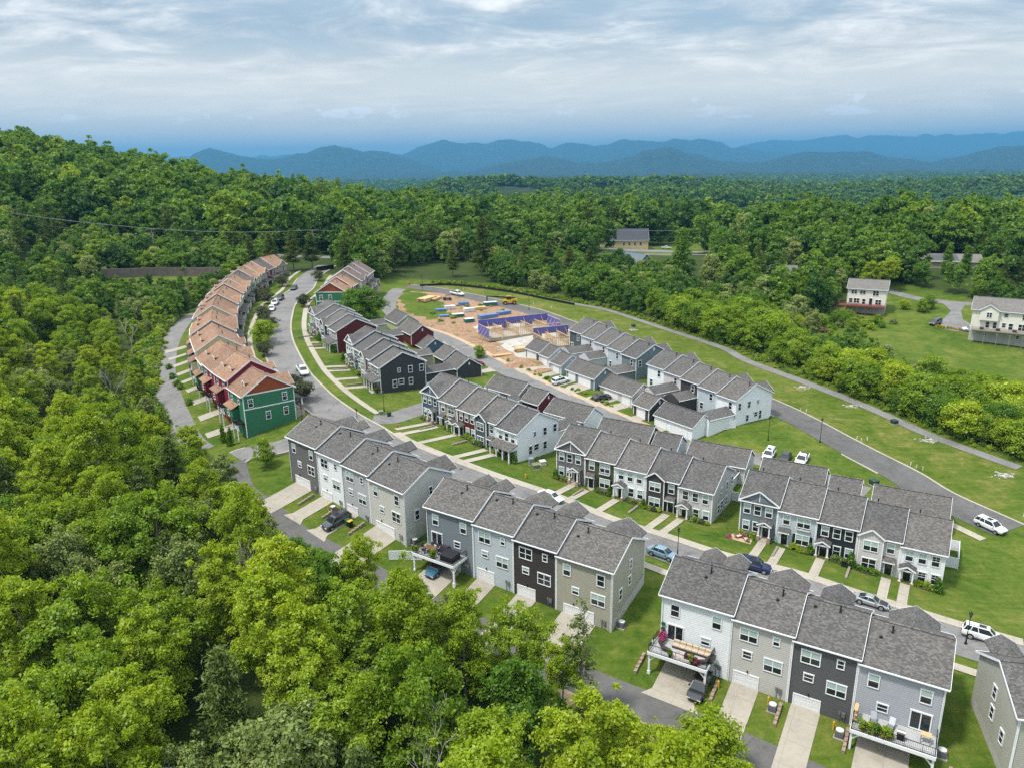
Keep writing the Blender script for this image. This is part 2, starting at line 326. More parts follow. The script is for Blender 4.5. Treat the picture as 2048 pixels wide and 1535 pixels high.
BRN=shingle('brown_shingles',BRN_C,0); BRNY=shingle('brown_shingles_cross',BRN_C,1)
WHITE=pmat('white_trim',(.76,.77,.78),.55,var=.04,scale=.7)
VINYL=pmat('white_vinyl',(.74,.75,.77),.45,var=.04)
GARD=pmat('garage_door_white',(.72,.72,.72),.5,var=.05)
FOUND=pmat('foundation_concrete',(.44,.43,.40),.9,var=.1)
def paving(name,col,joint=0.,crack=.5,patchy=.22):
    m=bpy.data.materials.new(name); m.use_nodes=True; t=NT(m.node_tree); b=t.n['Principled BSDF']; g=t.node('ShaderNodeNewGeometry').outputs['Position']
    f=t.math('ADD',t.math('MULTIPLY',t.noise(g,.16,5,.65,.5),.5),t.math('ADD',t.math('MULTIPLY',t.noise(g,1.3,4,.7),.3),t.math('MULTIPLY',t.noise(g,9,2,.7),.2)))
    c=t.ramp(f,[(.36,tuple(q*(1-patchy*1.5) for q in col)),(.5,col),(.64,tuple(q*(1+patchy) for q in col))])
    st=t.ramp(t.noise(g,.45,3,.55,1.2),[(.60,0.),(.72,.45)]); c=t.mix(st,c,tuple(q*.62 for q in col))
    if crack:
        v=t.node('ShaderNodeTexVoronoi',feature='DISTANCE_TO_EDGE'); v.inputs['Scale'].default_value=.16
        wv=t.node('ShaderNodeTexNoise'); wv.inputs['Scale'].default_value=.8; wv.inputs['Detail'].default_value=4; t.link(g,wv.inputs['Vector']); o=t.node('ShaderNodeVectorMath',operation='MULTIPLY_ADD'); t.link(wv.outputs['Color'],o.inputs[0]); o.inputs[1].default_value=(2.2,2.2,0); t.link(g,o.inputs[2]); t.link(o.outputs[0],v.inputs['Vector'])
        c=t.mix(t.math('MULTIPLY',t.ramp(v.outputs['Distance'],[(.0,1.),(.012,0.)]),crack),c,tuple(q*.42 for q in col))
    if joint:
        br=t.node('ShaderNodeTexBrick'); br.offset=0; mp=t.mapping(g,(1,1,0),(0,0,0),(0,0,R(31))); t.link(mp,br.inputs['Vector']); br.inputs['Scale'].default_value=1; br.inputs['Brick Width'].default_value=joint; br.inputs['Row Height'].default_value=joint; br.inputs['Mortar Size'].default_value=.025; br.inputs['Color1'].default_value=(0,0,0,1); br.inputs['Color2'].default_value=(.0,.0,.0,1); br.inputs['Mortar'].default_value=(1,1,1,1)
        c=t.mix(t.math('MULTIPLY',br.outputs[0],.5),c,tuple(q*.45 for q in col))
    t.link(c,b.inputs['Base Color']); b.inputs['Roughness'].default_value=.92; b.inputs['Specular IOR Level'].default_value=.2
    bp=t.node('ShaderNodeBump'); bp.inputs['Strength'].default_value=.3; bp.inputs['Distance'].default_value=.02; t.link(t.noise(g,14,3,.7),bp.inputs['Height']); t.link(bp.outputs[0],b.inputs['Normal'])
    MATS[name]=m; return m
CONC=paving('drive_concrete',(.345,.31,.255),3.1,.0,.14); CONC2=paving('pavement_concrete',(.37,.33,.27),1.5,.0,.14)
ASPH=paving('asphalt',(.115,.110,.106)); ASPH2=paving('old_asphalt',(.185,.178,.171),0,.6)
DGLASS=pmat('window_glass',(.015,.02,.022),.06,var=0,spec=.6)
BLIND=pmat('window_blind',(.36,.47,.44),.12,var=.05,spec=.6)
DOORB=pmat('dark_door',(.02,.02,.022),.35,var=0)
BLACK=pmat('black_metal',(.012,.012,.013),.45,var=0)
STONE=pmat('stone_wall',(.25,.21,.17),.9,var=.3,scale=5,fine=.3)
STONE2=pmat('ledge_stone',(.30,.22,.17),.9,var=.35,scale=6,fine=.3)
MULCH=pmat('mulch',(.055,.04,.032),.95,var=.3,scale=4,fine=.4)
DECK=pmat('deck_boards',(.40,.40,.39),.75,var=.08)
STEEL=pmat('galvanised_steel',(.35,.36,.37),.4,metal=.7,var=.05)
YEL=pmat('yellow_paint',(.62,.36,.02),.5,var=.05)
LUMB=pmat('new_lumber',(.56,.38,.2),.8,var=.18,scale=2)
BLUEW=pmat('blue_wrap',(.11,.115,.38),.5,var=.12,scale=1)
TERRA=pmat('terracotta',(.4,.13,.06),.8,var=.1)
def siding(name,col): return pmat('siding_'+name,col,.6,var=.05,scale=.6)
# ---------------------------------------------------------------- small shared pieces
MC={}
def cached(key,fn):
    if key not in MC: MC[key]=fn()
    return MC[key]
def window(parent,x,y,z,w,h,rz=0.,cols=1,blind=1,grid=0,fine=True,trim=True,plain=None):
    tw=.11 if trim else .05
    if blind and fine: blind=0 if RNG.random()<.3 else 1
    def fr():
        m=MB(); d=.075
        m.box(-w/2-tw,-d,-h/2-tw*.9,-w/2,.02,h/2); m.box(w/2,-d,-h/2-tw*.9,w/2+tw,.02,h/2)
        m.box(-w/2-tw-.03,-d-.02,h/2,w/2+tw+.03,.02,h/2+tw*1.25); m.box(-w/2,-d-.015,-h/2-tw*.9,w/2,.02,-h/2)
        for i in range(1,cols):
            xx=-w/2+w*i/cols; m.box(xx-.05,-d+.01,-h/2,xx+.05,.02,h/2)
        for i in range(cols):
            xa=-w/2+w*i/cols+(.05 if i else 0); xb=-w/2+w*(i+1)/cols-(.05 if i<cols-1 else 0)
            m.box(xa,-d+.015,-.032,xb,.01,.032)
            if grid:
                xm=(xa+xb)/2; m.box(xm-.016,-.048,.032,xm+.016,0,h/2); m.box(xa,-.047,h/4-.016,xb,0,h/4+.016)
        return m.mesh('window',WHITE)
    o=obj('window',cached(('w',w,h,cols,grid,trim),fr),parent,(x,y,z),rz)
    if fine:
        for i in range(cols):
            xa=-w/2+w*i/cols; xb=-w/2+w*(i+1)/cols
            for up in (0,1):
                def pn():
                    m=MB(); m.box(xa+.01,-.03,0,xb-.01,.0,h/2-.005); return m
                mat=BLIND if (up and blind) else DGLASS
                me=cached(('p',w,h,cols,i,bool(up and blind)),lambda:pn().mesh('pane',mat))
                obj('pane',me,o,(0,0,0 if up else -h/2))
    else:
        def pn():
            m=MB(); m.box(-w/2+.01,-.03,0.005,w/2-.01,0,h/2-.005,1 if blind else 0); m.box(-w/2+.01,-.03,-h/2,w/2-.01,0,-.005,0); return m.mesh('pane',[DGLASS,BLIND])
        obj('pane',cached(('pp',w,h,blind),pn),o)
    return o
def garage_door(parent,x,y,z,w,h=2.15,rz=0.):
    def fr():
        m=MB(); m.box(-w/2-.12,-.07,0,-w/2,.02,h); m.box(w/2,-.07,0,w/2+.12,.02,h); m.box(-w/2-.12,-.08,h,w/2+.12,.02,h+.14); return m.mesh('garage_door',WHITE)
    def pan():
        m=MB(); n=max(2,round(w/.62)); ph=h/4
        m.box(-w/2,-.02,0,w/2,0,h)
        for i in range(n):
            for j in range(4):
                x0=-w/2+w*i/n+.06; x1=-w/2+w*(i+1)/n-.06
                m.box(x0,-.035,j*ph+.07,x1,-.02,(j+1)*ph-.06)
        return m.mesh('door_panel',GARD)
    o=obj('garage_door',cached(('gd',w,h),fr),parent,(x,y,z),rz); obj('door_panel',cached(('gp',w,h),pan),o); return o
def entry_door(parent,x,y,z,mat=None,rz=0.):
    def fr():
        m=MB(); m.box(-.6,-.06,0,-.47,.02,2.15);m.box(.47,-.06,0,.6,.02,2.15);m.box(-.62,-.08,2.15,.62,.02,2.32); return m.mesh('door_frame',WHITE)
    def dr():
        m=MB(); m.box(-.47,-.03,0,.47,0,2.15,0); m.box(-.28,-.04,1.0,.28,-.03,1.95,1); m.box(-.3,-.045,.15,.3,-.03,.75,0); m.tube((.36,-.03,1.02),(.36,-.09,1.02),.03,n=6,mi=2); return m.mesh('door',[mat or DOORB,DGLASS,STEEL])
    o=obj('door',cached(('ed',mat.name if mat else 0),dr),parent,(x,y,z),rz); obj('door_frame',cached('edf',fr),o); return o
def slider(parent,x,y,z,w=1.8,h=2.05):
    def fr():
        m=MB(); m.box(-w/2-.12,-.08,0,-w/2,.02,h);m.box(w/2,-.08,0,w/2+.12,.02,h);m.box(-w/2-.15,-.09,h,w/2+.15,.02,h+.16);m.box(-.05,-.06,0,.05,.02,h);m.box(-w/2,-.09,-.06,w/2,.02,.06); return m.mesh('patio_door',WHITE)
    o=obj('patio_door',cached(('sl',w,h),fr),parent,(x,y,z))
    for s in (0,1):
        def pn():
            m=MB(); m.box(.03,-.03,.08,w/2-.03,0,h-.03); return m.mesh('pane',DGLASS)
        obj('pane',cached(('slp',w,h),pn),o,(-w/2+s*w/2,0,0))
    return o
def wall_lap(m,p0,p1,z0,prof,lap=.25,dep=.022,mi=0):
    """lap siding from p0 to p1 (outside on the right-hand side); prof = [(s,z)...] top outline from s=0 to s=L"""
    p0=Vector((p0[0],p0[1],0));p1=Vector((p1[0],p1[1],0)); L=(p1-p0).length; d=(p1-p0)/L; nrm=Vector((d.y,-d.x,0))
    zt=max(z for s,z in prof)
    def rng(z):
        # s-range of the wall at height z
        lo,hi=None,None
        if z<=prof[0][1]: lo=0
        if z<=prof[-1][1]: hi=L
        for (s0,a),(s1,b) in zip(prof[:-1],prof[1:]):
            if (a-z)*(b-z)<0:
                s=s0+(s1-s0)*(z-a)/(b-a)
                if b>a and lo is None: lo=s
                if b<a: hi=s
            elif abs(b-z)<1e-6 and lo is None: lo=s1
        if lo is None: lo=max(prof,key=lambda q:q[1])[0]
        if hi is None: hi=max(prof,key=lambda q:q[1])[0]
        return lo,max(hi,lo)
    cuts=sorted({round(z,4) for s,z in prof if z>z0})
    z=z0
    while z<zt-1e-3:
        z1=min(z+lap,zt)
        for c in cuts:
            if z+1e-3<c<z1-1e-3: z1=c; break
        a0,b0=rng(z+1e-4);a1,b1=rng(z1-1e-4)
        up=Vector((0,0,z)); u1=Vector((0,0,z1))
        m.face((p0+d*a0+nrm*dep+up,p0+d*b0+nrm*dep+up,p0+d*b1+nrm*.002+u1,p0+d*a1+nrm*.002+u1),mi)
        z=z1
def wall_flat(m,p0,p1,z0,prof,mi=0,batten=0,bm=None):
    p0=Vector((p0[0],p0[1],0));p1=Vector((p1[0],p1[1],0)); L=(p1-p0).length; d=(p1-p0)/L; nrm=Vector((d.y,-d.x,0)); up=Vector((0,0,1))
    m.face([p0+up*z0,p1+up*z0]+[p0+d*s+up*z for s,z in reversed(prof)],mi)
    if batten:
        s=batten/2
        while s<L:
            for (s0,a),(s1,b) in zip(prof[:-1],prof[1:]):
                if s0<=s<=s1: zt=a+(b-a)*(s-s0)/max(1e-6,s1-s0)
            a=p0+d*(s-.03); b=p0+d*(s+.03); o=nrm*.03
            m.face((a+o+up*z0,b+o+up*z0,b+o+up*zt,a+o+up*zt),mi); m.face((a+up*z0,a+o+up*z0,a+o+up*zt,a+up*zt),mi); m.face((b+o+up*z0,b+up*z0,b+up*zt,b+o+up*zt),mi)
            s+=batten

# ---------------------------------------------------------------- houses
SL=.5
WALLM={}
def vent(parent,x,y,z,k):
    def mk():
        m=MB()
        if k=='pipe': m.tube((0,0,-.2),(0,0,.5),.05,n=8); m.lathe([(.14,-.05),(.06,.08)],8)
        elif k=='tall': m.tube((0,0,-.2),(0,0,.62),.085,n=8); m.tube((0,0,.62),(0,0,.75),.13,n=8); m.lathe([(.22,-.1),(.1,.1)],8)
        elif k=='box': m.box(-.15,-.15,-.1,.15,.15,.14)
        return m
    mat=BLACK if k in('tall','box') else STEEL
    obj('roof_vent' if k=='box' else 'vent_pipe',cached(('v',k),lambda:mk().mesh('vent_pipe',mat)),parent,(x,y,z))
def gable_roof(root,x0,x1,D,he,oh=.35,mat=None,lrake=True,rrake=True,sl=SL,name='roof',th=.16,gut=True,vents=()):
    zr=he+.12+D/2*sl; z0=he+.12-oh*sl; m=MB()
    m.slab([(x0,-oh,z0),(x1,-oh,z0),(x1,D/2,zr),(x0,D/2,zr)],th); m.slab([(x1,D+oh,z0),(x0,D+oh,z0),(x0,D/2,zr),(x1,D/2,zr)],th)
    m.beam((x0+.02,D/2,zr+.02),(x1-.02,D/2,zr+.02),.28,.07)
    rf=m.add(name,mat or ROOF,root)
    for xx,on in ((x0-.022,lrake),(x1+.022,rrake)):
        if not on: continue
        b=MB(); b.beam((xx,-oh,z0-.11),(xx,D/2,zr-.11),.04,.24); b.beam((xx,D+oh,z0-.11),(xx,D/2,zr-.11),.04,.24); b.add('rake_board',WHITE,rf)
    if gut:
        for yy in (-oh-.06,D+oh+.06):
            b=MB(); b.box(x0,yy-.06,z0-.17,x1,yy+.06,z0-.03); b.add('gutter',WHITE,rf)
    for vx,vy,k in vents:
        vent(rf,vx,vy,he+.12+min(vy,D-vy)*sl,k)
    return rf
def cross_gable(root,xc,hw,D,he,sl=SL,p=.68,far=False,out=.0,wallmat=None,oh=.3,trim=True,king=False,mat=None,zoff=0.,name='cross_roof'):
    """front gable whose ridge runs along y; near side (y=0) or far side (y=D)"""
    ze=he+zoff; zr=ze+hw*p; yb=(zr-he)/sl
    f=(lambda y:D-y) if far else (lambda y:y)
    yf=-out-oh; m=MB(); e=.10; g=hw+.22; ze2=ze-.22*p
    def P(x,y,z): return (x,f(y),z+.12+e)
    yv=max(0,(ze2-he)/sl)
    L=[P(xc-g,yf,ze2),P(xc,yf,zr),P(xc,yb+.15,zr),P(xc-g,yv,ze2)]
    Rr=[P(xc+g,yf,ze2),P(xc+g,yv,ze2),P(xc,yb+.15,zr),P(xc,yf,zr)]
    if far: L=L[::-1];Rr=Rr[::-1]
    m.slab(L[::-1],.14); m.slab(Rr[::-1],.14)
    rf=m.add(name,mat or ROOFY,root)
    if trim:
        b=MB(); yy=f(yf-.02); b.beam((xc-g,yy,ze2+.10),(xc,yy,zr+.11),.04,.22); b.beam((xc+g,yy,ze2+.10),(xc,yy,zr+.11),.04,.22)
        b.add('rake_board',WHITE,rf)
    if wallmat:
        w=MB(); yw=f(-out-.004)
        tri=[(xc-hw,yw,ze-.05),(xc+hw,yw,ze-.05),(xc,yw,zr)]
        w.face(tri if not far else tri[::-1]); w.add('gable_wall',wallmat,root)
        if king:
            b=MB(); b.box(xc-.06,f(-out-.06),ze+.1,xc+.06,f(-out-.005),zr-.05); b.box(xc-hw,f(-out-.07),ze-.1,xc+hw,f(-out-.005),ze+.08); b.add('gable_trim',WHITE,root)
    return rf
def porch_gable(root,xc,w=1.9,dep=1.35,z=2.45,stone=True,doormat=None,flip=False):
    m=MB(); hw=w/2; zr=z+.35+hw*.55; g=hw+.2
    m.slab([(xc-g,-dep-.25,z+.3),(xc,-dep-.25,zr),(xc,0,zr),(xc-g,0,z+.3)][::-1],.1); m.slab([(xc+g,-dep-.25,z+.3),(xc+g,0,z+.3),(xc,0,zr),(xc,-dep-.25,zr)][::-1],.1)
    rf=m.add('porch_roof',ROOFY,root)
    b=MB(); b.beam((xc-g,-dep-.27,z+.2),(xc,-dep-.27,zr-.08),.05,.2); b.beam((xc+g,-dep-.27,z+.2),(xc,-dep-.27,zr-.08),.05,.2)
    b.box(xc-hw,-dep-.12,z,xc+hw,-dep+.08,z+.2); b.box(xc-hw,-dep,z,xc-hw+.16,0,z+.2); b.box(xc+hw-.16,-dep,z,xc+hw,0,z+.2); b.add('porch_beam',WHITE,rf)
    for s in (-1,1):
        c=MB(); c.lathe([(.17,.75),(.17,.82),(.13,.85),(.115,z-.1),(.17,z-.08),(.17,z)],4); cc=c.add('column',WHITE,root,(xc+s*(hw-.14),-dep+.02,0),R(45))
        if stone:
            q=MB(); q.box(-.25,-.25,-.6,.25,.25,.76); q.add('column_base',STONE2,cc,(0,0,0),-R(45))
    f=MB(); f.box(xc-hw,-dep-.15,-.6,xc+hw,-.03,.14); f.box(xc-.6,-dep-.5,-.6,xc+.6,-dep-.15,0.0); f.add('porch_floor',CONC2,root)
    entry_door(root,xc,-.04,.16,doormat)
def awning(root,xc,w=1.7,z=2.5,doormat=None):
    m=MB(); m.slab([(xc-w/2,-.95,z),(xc+w/2,-.95,z),(xc+w/2,-.03,z+.5),(xc-w/2,-.03,z+.5)],.1); rf=m.add('awning_roof',ROOF,root)
    b=MB(); b.box(xc-w/2,-.98,z-.16,xc+w/2,-.93,z-.0)
    for s in (-1,1):
        xx=xc+s*(w/2-.15); b.beam((xx,-.06,z-.6),(xx,-.8,z-.12),.09,.09); b.box(xx-.05,-.1,z-.7,xx+.05,-.03,z-.1)
    b.add('bracket',WHITE,rf)
    entry_door(root,xc,-.04,.1,doormat)
    f=MB(); f.box(xc-.75,-1.1,-.6,xc+.75,-.03,.08); f.add('doorstep',CONC2,root)
def porch_shed(root,x0,x1,dep=2.0,z=2.5):
    m=MB(); m.slab([(x0-.15,-dep-.3,z+.25),(x1+.25,-dep-.3,z+.25),(x1+.25,-.03,z+1.05),(x0-.15,-.03,z+1.05)],.12); rf=m.add('porch_roof',ROOF,root)
    b=MB(); b.box(x0,-dep-.1,z,x1,-dep+.1,z+.25); b.box(x1-.18,-dep+.1,z,x1,-.05,z+.25); b.box(x0,-dep+.1,z,x0+.18,-.05,z+.25); b.face([(x1,-dep,z+.25),(x1,-.05,z+.25),(x1,-.05,z+.95)]); b.add('porch_beam',WHITE,rf)
    n=4
    for i in range(n):
        c=MB(); c.lathe([(.2,.1),(.2,.2),(.15,.24),(.13,z-.12),(.2,z-.1),(.2,z)],4); c.add('column',WHITE,root,(x0+.2+(x1-x0-.4)*i/(n-1),-dep,0),R(45))
    f=MB(); f.box(x0,-dep-.2,-.8,x1,-.03,.12); f.add('porch_floor',CONC2,root)
    entry_door(root,x0+(x1-x0)*.45,-.04,.14)
def shell(root,w,D,he,mat,below=1.5,near='lap',right='lap',sl=SL,sidemat=None,lap=.25,corner=True,leftb=0.):
    m=MB(); g=.006; pk=he+D/2*sl
    mats=[mat,sidemat or mat]
    gp=[(0,he),(D/2,pk),(D,he)]
    if near=='lap': wall_lap(m,(g,0),(w-g,0),-below,[(0,he),(w-2*g,he)],lap)
    elif near=='batten': wall_flat(m,(g,0),(w-g,0),-below,[(0,he),(w-2*g,he)],0,.42)
    else: wall_flat(m,(g,0),(w-g,0),-below,[(0,he),(w-2*g,he)])
    (wall_lap if right=='lap' else wall_flat)(m,(w-g,0),(w-g,D),-below,gp,mi=1)
    wall_flat(m,(w-g,D),(g,D),-below,[(0,he),(w-2*g,he)]); wall_flat(m,(g,D),(g,0),-below,gp,1)
    wl=m.add('wall',mats,root); WALLM[root.name]=mats
    if corner:
        for xx,yy in ((.05,0),(w-.05,0),(w-.05,D)):
            b=MB(); b.box(xx-.075,-.05 if yy==0 else D-.1,-.2,xx+.075,.1 if yy==0 else D+.05,he-.05); b.add('corner_board',WHITE,wl)
    return wl
def base_stone(root,x0,x1,h=.55,y=0.):
    b=MB(); b.box(x0,y-.09,-1.2,x1,y-.0,h); b.box(x0,y-.12,h,x1,y-.0,h+.07); b.add('stone_base',STONE2,root)
def shutters(root,x,z,w,h):
    for s in (-1,1):
        b=MB(); b.box(-.2,-.06,-h/2,.2,-.02,h/2)
        for i in range(7): b.box(-.16,-.075,-h/2+.1+i*(h-.2)/7,.16,-.06,-h/2+.1+(i+.7)*(h-.2)/7)
        b.add('shutter',BLACK,root,(x+s*(w/2+.34),0,z))
def flower_box(root,x,z,w):
    b=MB(); b.box(x-w/2-.1,-.4,z-.25,x+w/2+.1,-.03,z); b.box(x-w/2-.14,-.44,z-.06,x+w/2+.14,-.03,z); b.add('window_box',WHITE,root)
def front_house(x,y,ze,az,w,D,col,kind,label,group,he=5.8,name='townhouse',first=False,last=False,porch='gable',sidecol=None,sidewins=(),grid=0,fine=True,doormat=None,col2=None,vents=True,baycol=None):
    root=thing(name,label,'townhouse',(x,y,ze-he),R(az),group)
    batt=kind in('gable3','three')
    wl=shell(root,w,D,he,col,1.5,'batten' if batt else 'lap','lap',sidemat=sidecol)
    v=[(w*.3,D*.60,'tall'),(w*.7,D*.66,'pipe')] if vents else []
    gable_roof(root,-.3 if first else .0,w+.28,D,he,lrake=first,vents=v)
    U=4.35;Lz=1.5;ww,wh=.92,1.5
    wd=lambda xx,zz,c=1,bl=1,hh=wh: window(root,xx,-.03,zz,ww*(2.0 if c==2 else 1),hh,0,c,bl,grid,fine)
    if kind=='gable3':
        for fx in (.19,.47,.77): wd(w*fx,U)
        for fx in (.19,.46): wd(w*fx,Lz)
        cross_gable(root,w/2,w/2-.02,D,he,wallmat=col2 or col,king=True,p=.62)
        porch_gable(root,w*.72,w=1.9); base_stone(root,.15,w*.55,.35)
    elif kind=='shutter':
        wd(w*.24,U); wd(w*.68,U,2); wd(w*.68,Lz,2,1,1.6); awning(root,w*.22,doormat=doormat)
        shutters(root,w*.68,Lz,ww*2,1.6)
        if first is not None and kind=='shutter' and col2: shutters(root,w*.68,U,ww*2,wh)
        flower_box(root,w*.68,U-wh/2-.12,ww*2); base_stone(root,w*.42,w-.15,.35)
    elif kind=='three':
        for fx in (.22,.51,.8): wd(w*fx,U)
        if porch=='shed': porch_shed(root,.2,w-.1); wd(w*.75,Lz); wd(w*.2,Lz)
        else:
            porch_gable(root,w*.22,doormat=doormat)
            if porch=='double':
                porch_gable(root,w*.22-2.3,w=1.8)
            for fx in (.55,.84): wd(w*fx,Lz)
            base_stone(root,w*.42,w-.15,.4)
    elif kind=='bay':
        xa,xb=.35,3.55; xc=(xa+xb)/2; hw=(xb-xa)/2; o=.6
        b=MB(); wall_lap(b,(xa,-o),(xb,-o),-1,[(0,he),(xb-xa,he)]); wall_lap(b,(xb,-o),(xb,0),-1,[(0,he),(o,he)]); wall_lap(b,(xa,0),(xa,-o),-1,[(0,he),(o,he)])
        b.face([(xa,-o-.005,he),(xb,-o-.005,he),(xc,-o-.005,he+hw*.68)]); b.add('bay_wall',baycol or col,root)
        for xx in (xa,xb):
            c=MB(); c.box(xx-.07,-o-.05,-.2,xx+.07,-o+.1,he-.05); c.add('corner_board',WHITE,root)
        cross_gable(root,xc,hw+.05,D,he,out=o,wallmat=None)
        for zz,hh in ((U,wh),(Lz,1.55)): window(root,xc,-o-.03,zz,ww*2,hh,0,2,1,grid,fine)
        wd(w*.79,U); awning(root,w*.79,doormat=doormat); base_stone(root,xa,xb,.35,-o)
    for sx,sz,sw,sh in sidewins: window(root,w+.03,sx,sz,sw,sh,R(90),2 if sw>1.4 else 1,0,0,fine)
    return root
SIDEW=[(D_,z_,w_,h_) for D_,z_,w_,h_ in ((4.6,4.5,.55,.85),(7.4,4.35,.85,1.45),(10.2,4.35,.85,1.45),(3.4,1.5,.85,1.6),(5.0,1.75,1.2,1.15),(7.4,1.5,.85,1.45))]
def rear_house(x,y,ze,az,w,D,col,kind,label,group,he=9.1,first=False,last=False,fronts=('gable',),sidewins=(),flip=False,vents=(),blind=1):
    root=thing('townhouse',label,'townhouse',(x,y,ze-he),R(az),group)
    wl=shell(root,w,D,he,col,2.0,'lap','lap')
    gable_roof(root,-.35 if first else 0.,w+.3,D,he,lrake=first,vents=vents)
    Fx=(lambda f:w*(1-f)) if flip else (lambda f:w*f)
    def wd(f,z,c=1,ww=.95,hh=1.5): window(root,Fx(f),-.03,z,ww,hh,0,c,blind)
    if kind in('end','deck'):
        wd(.2,7.25); wd(.8,7.25)
        if kind=='deck': slider(root,Fx(.22 if not flip else .22),-.03,3.15); wd(.66,4.35,1,.95,.85)
        else: wd(.36,4.6,1,.9,.9); wd(.76,4.35,2,1.85,1.5)
        if kind=='end': garage_door(root,w*.42,-.03,0,4.3)
        else: garage_door(root,w*.42,-.03,0,4.6)
    else:
        wd(.3,7.3,2,1.85,1.5); wd(.75,7.55,1,.6,.95); wd(.3,4.75,1,.9,.85); wd(.73,4.3,2,1.85,1.5)
        garage_door(root,w*.31,-.03,0,2.7)
    # wall lights and meters
    lt=MB(); lt.box(-.06,-.12,-.1,.06,-.03,.12); lt.tube((0,-.14,-.12),(0,-.14,.14),.07,n=6)
    for f,z in ((.33,2.6),):
        obj('wall_light',cached('wl',lambda:lt.mesh('wall_light',BLACK)),root,(w*f,-.02,z))
    mt=MB(); mt.box(-.2,-.16,-.3,.2,-.03,.3); mt.tube((-.35,-.1,.1),(-.35,-.1,-1.6),.04,n=6); mt.tube((.1,-.1,-.3),(.1,-.1,-1.6),.03,n=6); mt.box(-.5,-.14,-.05,-.28,-.03,.35)
    obj('electric_meter',cached('mt',lambda:mt.mesh('electric_meter',STEEL)),root,(w*.88,-.02,1.5))
    ds=MB(); ds.tube((0,-.08,0),(0,-.08,he-.15),.045,n=6)
    obj('downspout',cached(('ds',he),lambda:ds.mesh('downspout',WHITE)),root,(w-.12 if last else .12,-.03,.1))
    vt=MB(); vt.lathe([(.0,0),(.1,0),(.12,.06),(.05,.1)],8)
    # front gables seen over the ridge
    for fr in fronts:
        k,fx,hw=fr
        if k=='gable': cross_gable(root,w*fx,hw*.92,D,he,p=.56,far=True,wallmat=col,out=1.5,zoff=.0)
        elif k=='small': cross_gable(root,w*fx,hw*.9,D,he,far=True,wallmat=col,out=1.6,p=.6,zoff=.3)
    for sx,sz,sw,sh in sidewins: window(root,w+.03,sx,sz,sw,sh,R(90),2 if sw>1.4 else 1,0)
    return root
def garage(x,y,zb,az,w,D,col,doors,label,group,he=2.75,side='near',last=True,name='garage',wing=None):
    """doors: list of (fraction, width); side near => doors on y=0 wall"""
    root=thing(name,label,'garage',(x,y,zb),R(az),group)
    wl=shell(root,w,D,he,col,1.6,'lap' if side=='near' else 'flat','lap',sl=.66,corner=True)
    gable_roof(root,-.25,w+.25,D,he,oh=.3,sl=.66)
    for f,dw in doors:
        if side=='near': garage_door(root,w*f,-.03,0,dw)
        else: garage_door(root,w*f,D+.03,0,dw,rz=math.pi)
    if side=='near' and len(doors)>1:
        pass
    v=MB(); v.box(-.02,-.18,-.35,.05,.18,.35)
    obj('gable_vent',cached('gv',lambda:v.mesh('gable_vent',WHITE)),root,(w,D/2,he+.9))
    return root
def wing(root,x0,x1,y0,y1,he,mat,roofmat=None,below=1.5):
    """one-storey link with its ridge along y"""
    m=MB(); w=x1-x0; pk=he+w/2*.5
    wall_flat(m,(x1,y0),(x1,y1),-below,[(0,he),(y1-y0,he)]); wall_flat(m,(x0,y1),(x0,y0),-below,[(0,he),(y1-y0,he)])
    wall_flat(m,(x0,y0),(x1,y0),-below,[(0,he),(w/2,pk),(w,he)])
    m.add('wing_wall',mat,root)
    xc=(x0+x1)/2; r=MB(); o=.25
    r.slab([(x0-o,y0,he+.1-o*.5),(xc,y0,pk+.1),(xc,y1,pk+.1),(x0-o,y1,he+.1-o*.5)][::-1],.12); r.slab([(x1+o,y0,he+.1-o*.5),(x1+o,y1,he+.1-o*.5),(xc,y1,pk+.1),(xc,y0,pk+.1)][::-1],.12)
    r.add('wing_roof',ROOFY,root)
    for xx in (x0-o-.05,x1+o+.05):
        b=MB(); b.box(xx-.05,y0,he-.12,xx+.05,y1,he); b.add('gutter',WHITE,root)

# ---------------------------------------------------------------- ground
def inpoly(P,x,y):
    x=np.asarray(x);y=np.asarray(y);c=np.zeros(x.shape,bool);n=len(P)
    for i in range(n):
        x0,y0=P[i];x1,y1=P[i-1]
        with np.errstate(divide='ignore',invalid='ignore'):
            c^=((y0>y)!=(y1>y))&(x<(x1-x0)*(y-y0)/(y1-y0)+x0)
    return c
def smooth_line(P,step=1.5):
    P=[np.array(p,float) for p in P]; out=[]
    Q=[2*P[0]-P[1]]+P+[2*P[-1]-P[-2]]
    for i in range(1,len(Q)-2):
        a,b,c,d=Q[i-1:i+3]; n=max(2,int(np.linalg.norm(c-b)/step)+1)
        for k in range(n):
            t=k/n; out.append(.5*((2*b)+(c-a)*t+(2*a-5*b+4*c-d)*t*t+(3*b-a-3*c+d)*t**3))
    out.append(P[-1]); return np.array(out)
def blur_line(P,n=3):
    P=np.array(P)
    for _ in range(n):
        q=P.copy(); q[1:-1]=(P[:-2]+2*P[1:-1]+P[2:])/4; P=q
    return P
def offset_line(P,d):
    t=np.gradient(P,axis=0); t/=np.maximum(1e-9,np.linalg.norm(t,axis=1))[:,None]
    return P+np.c_[t[:,1],-t[:,0]]*d      # positive = right-hand side
def hz(P): return H(P[:,0],P[:,1])
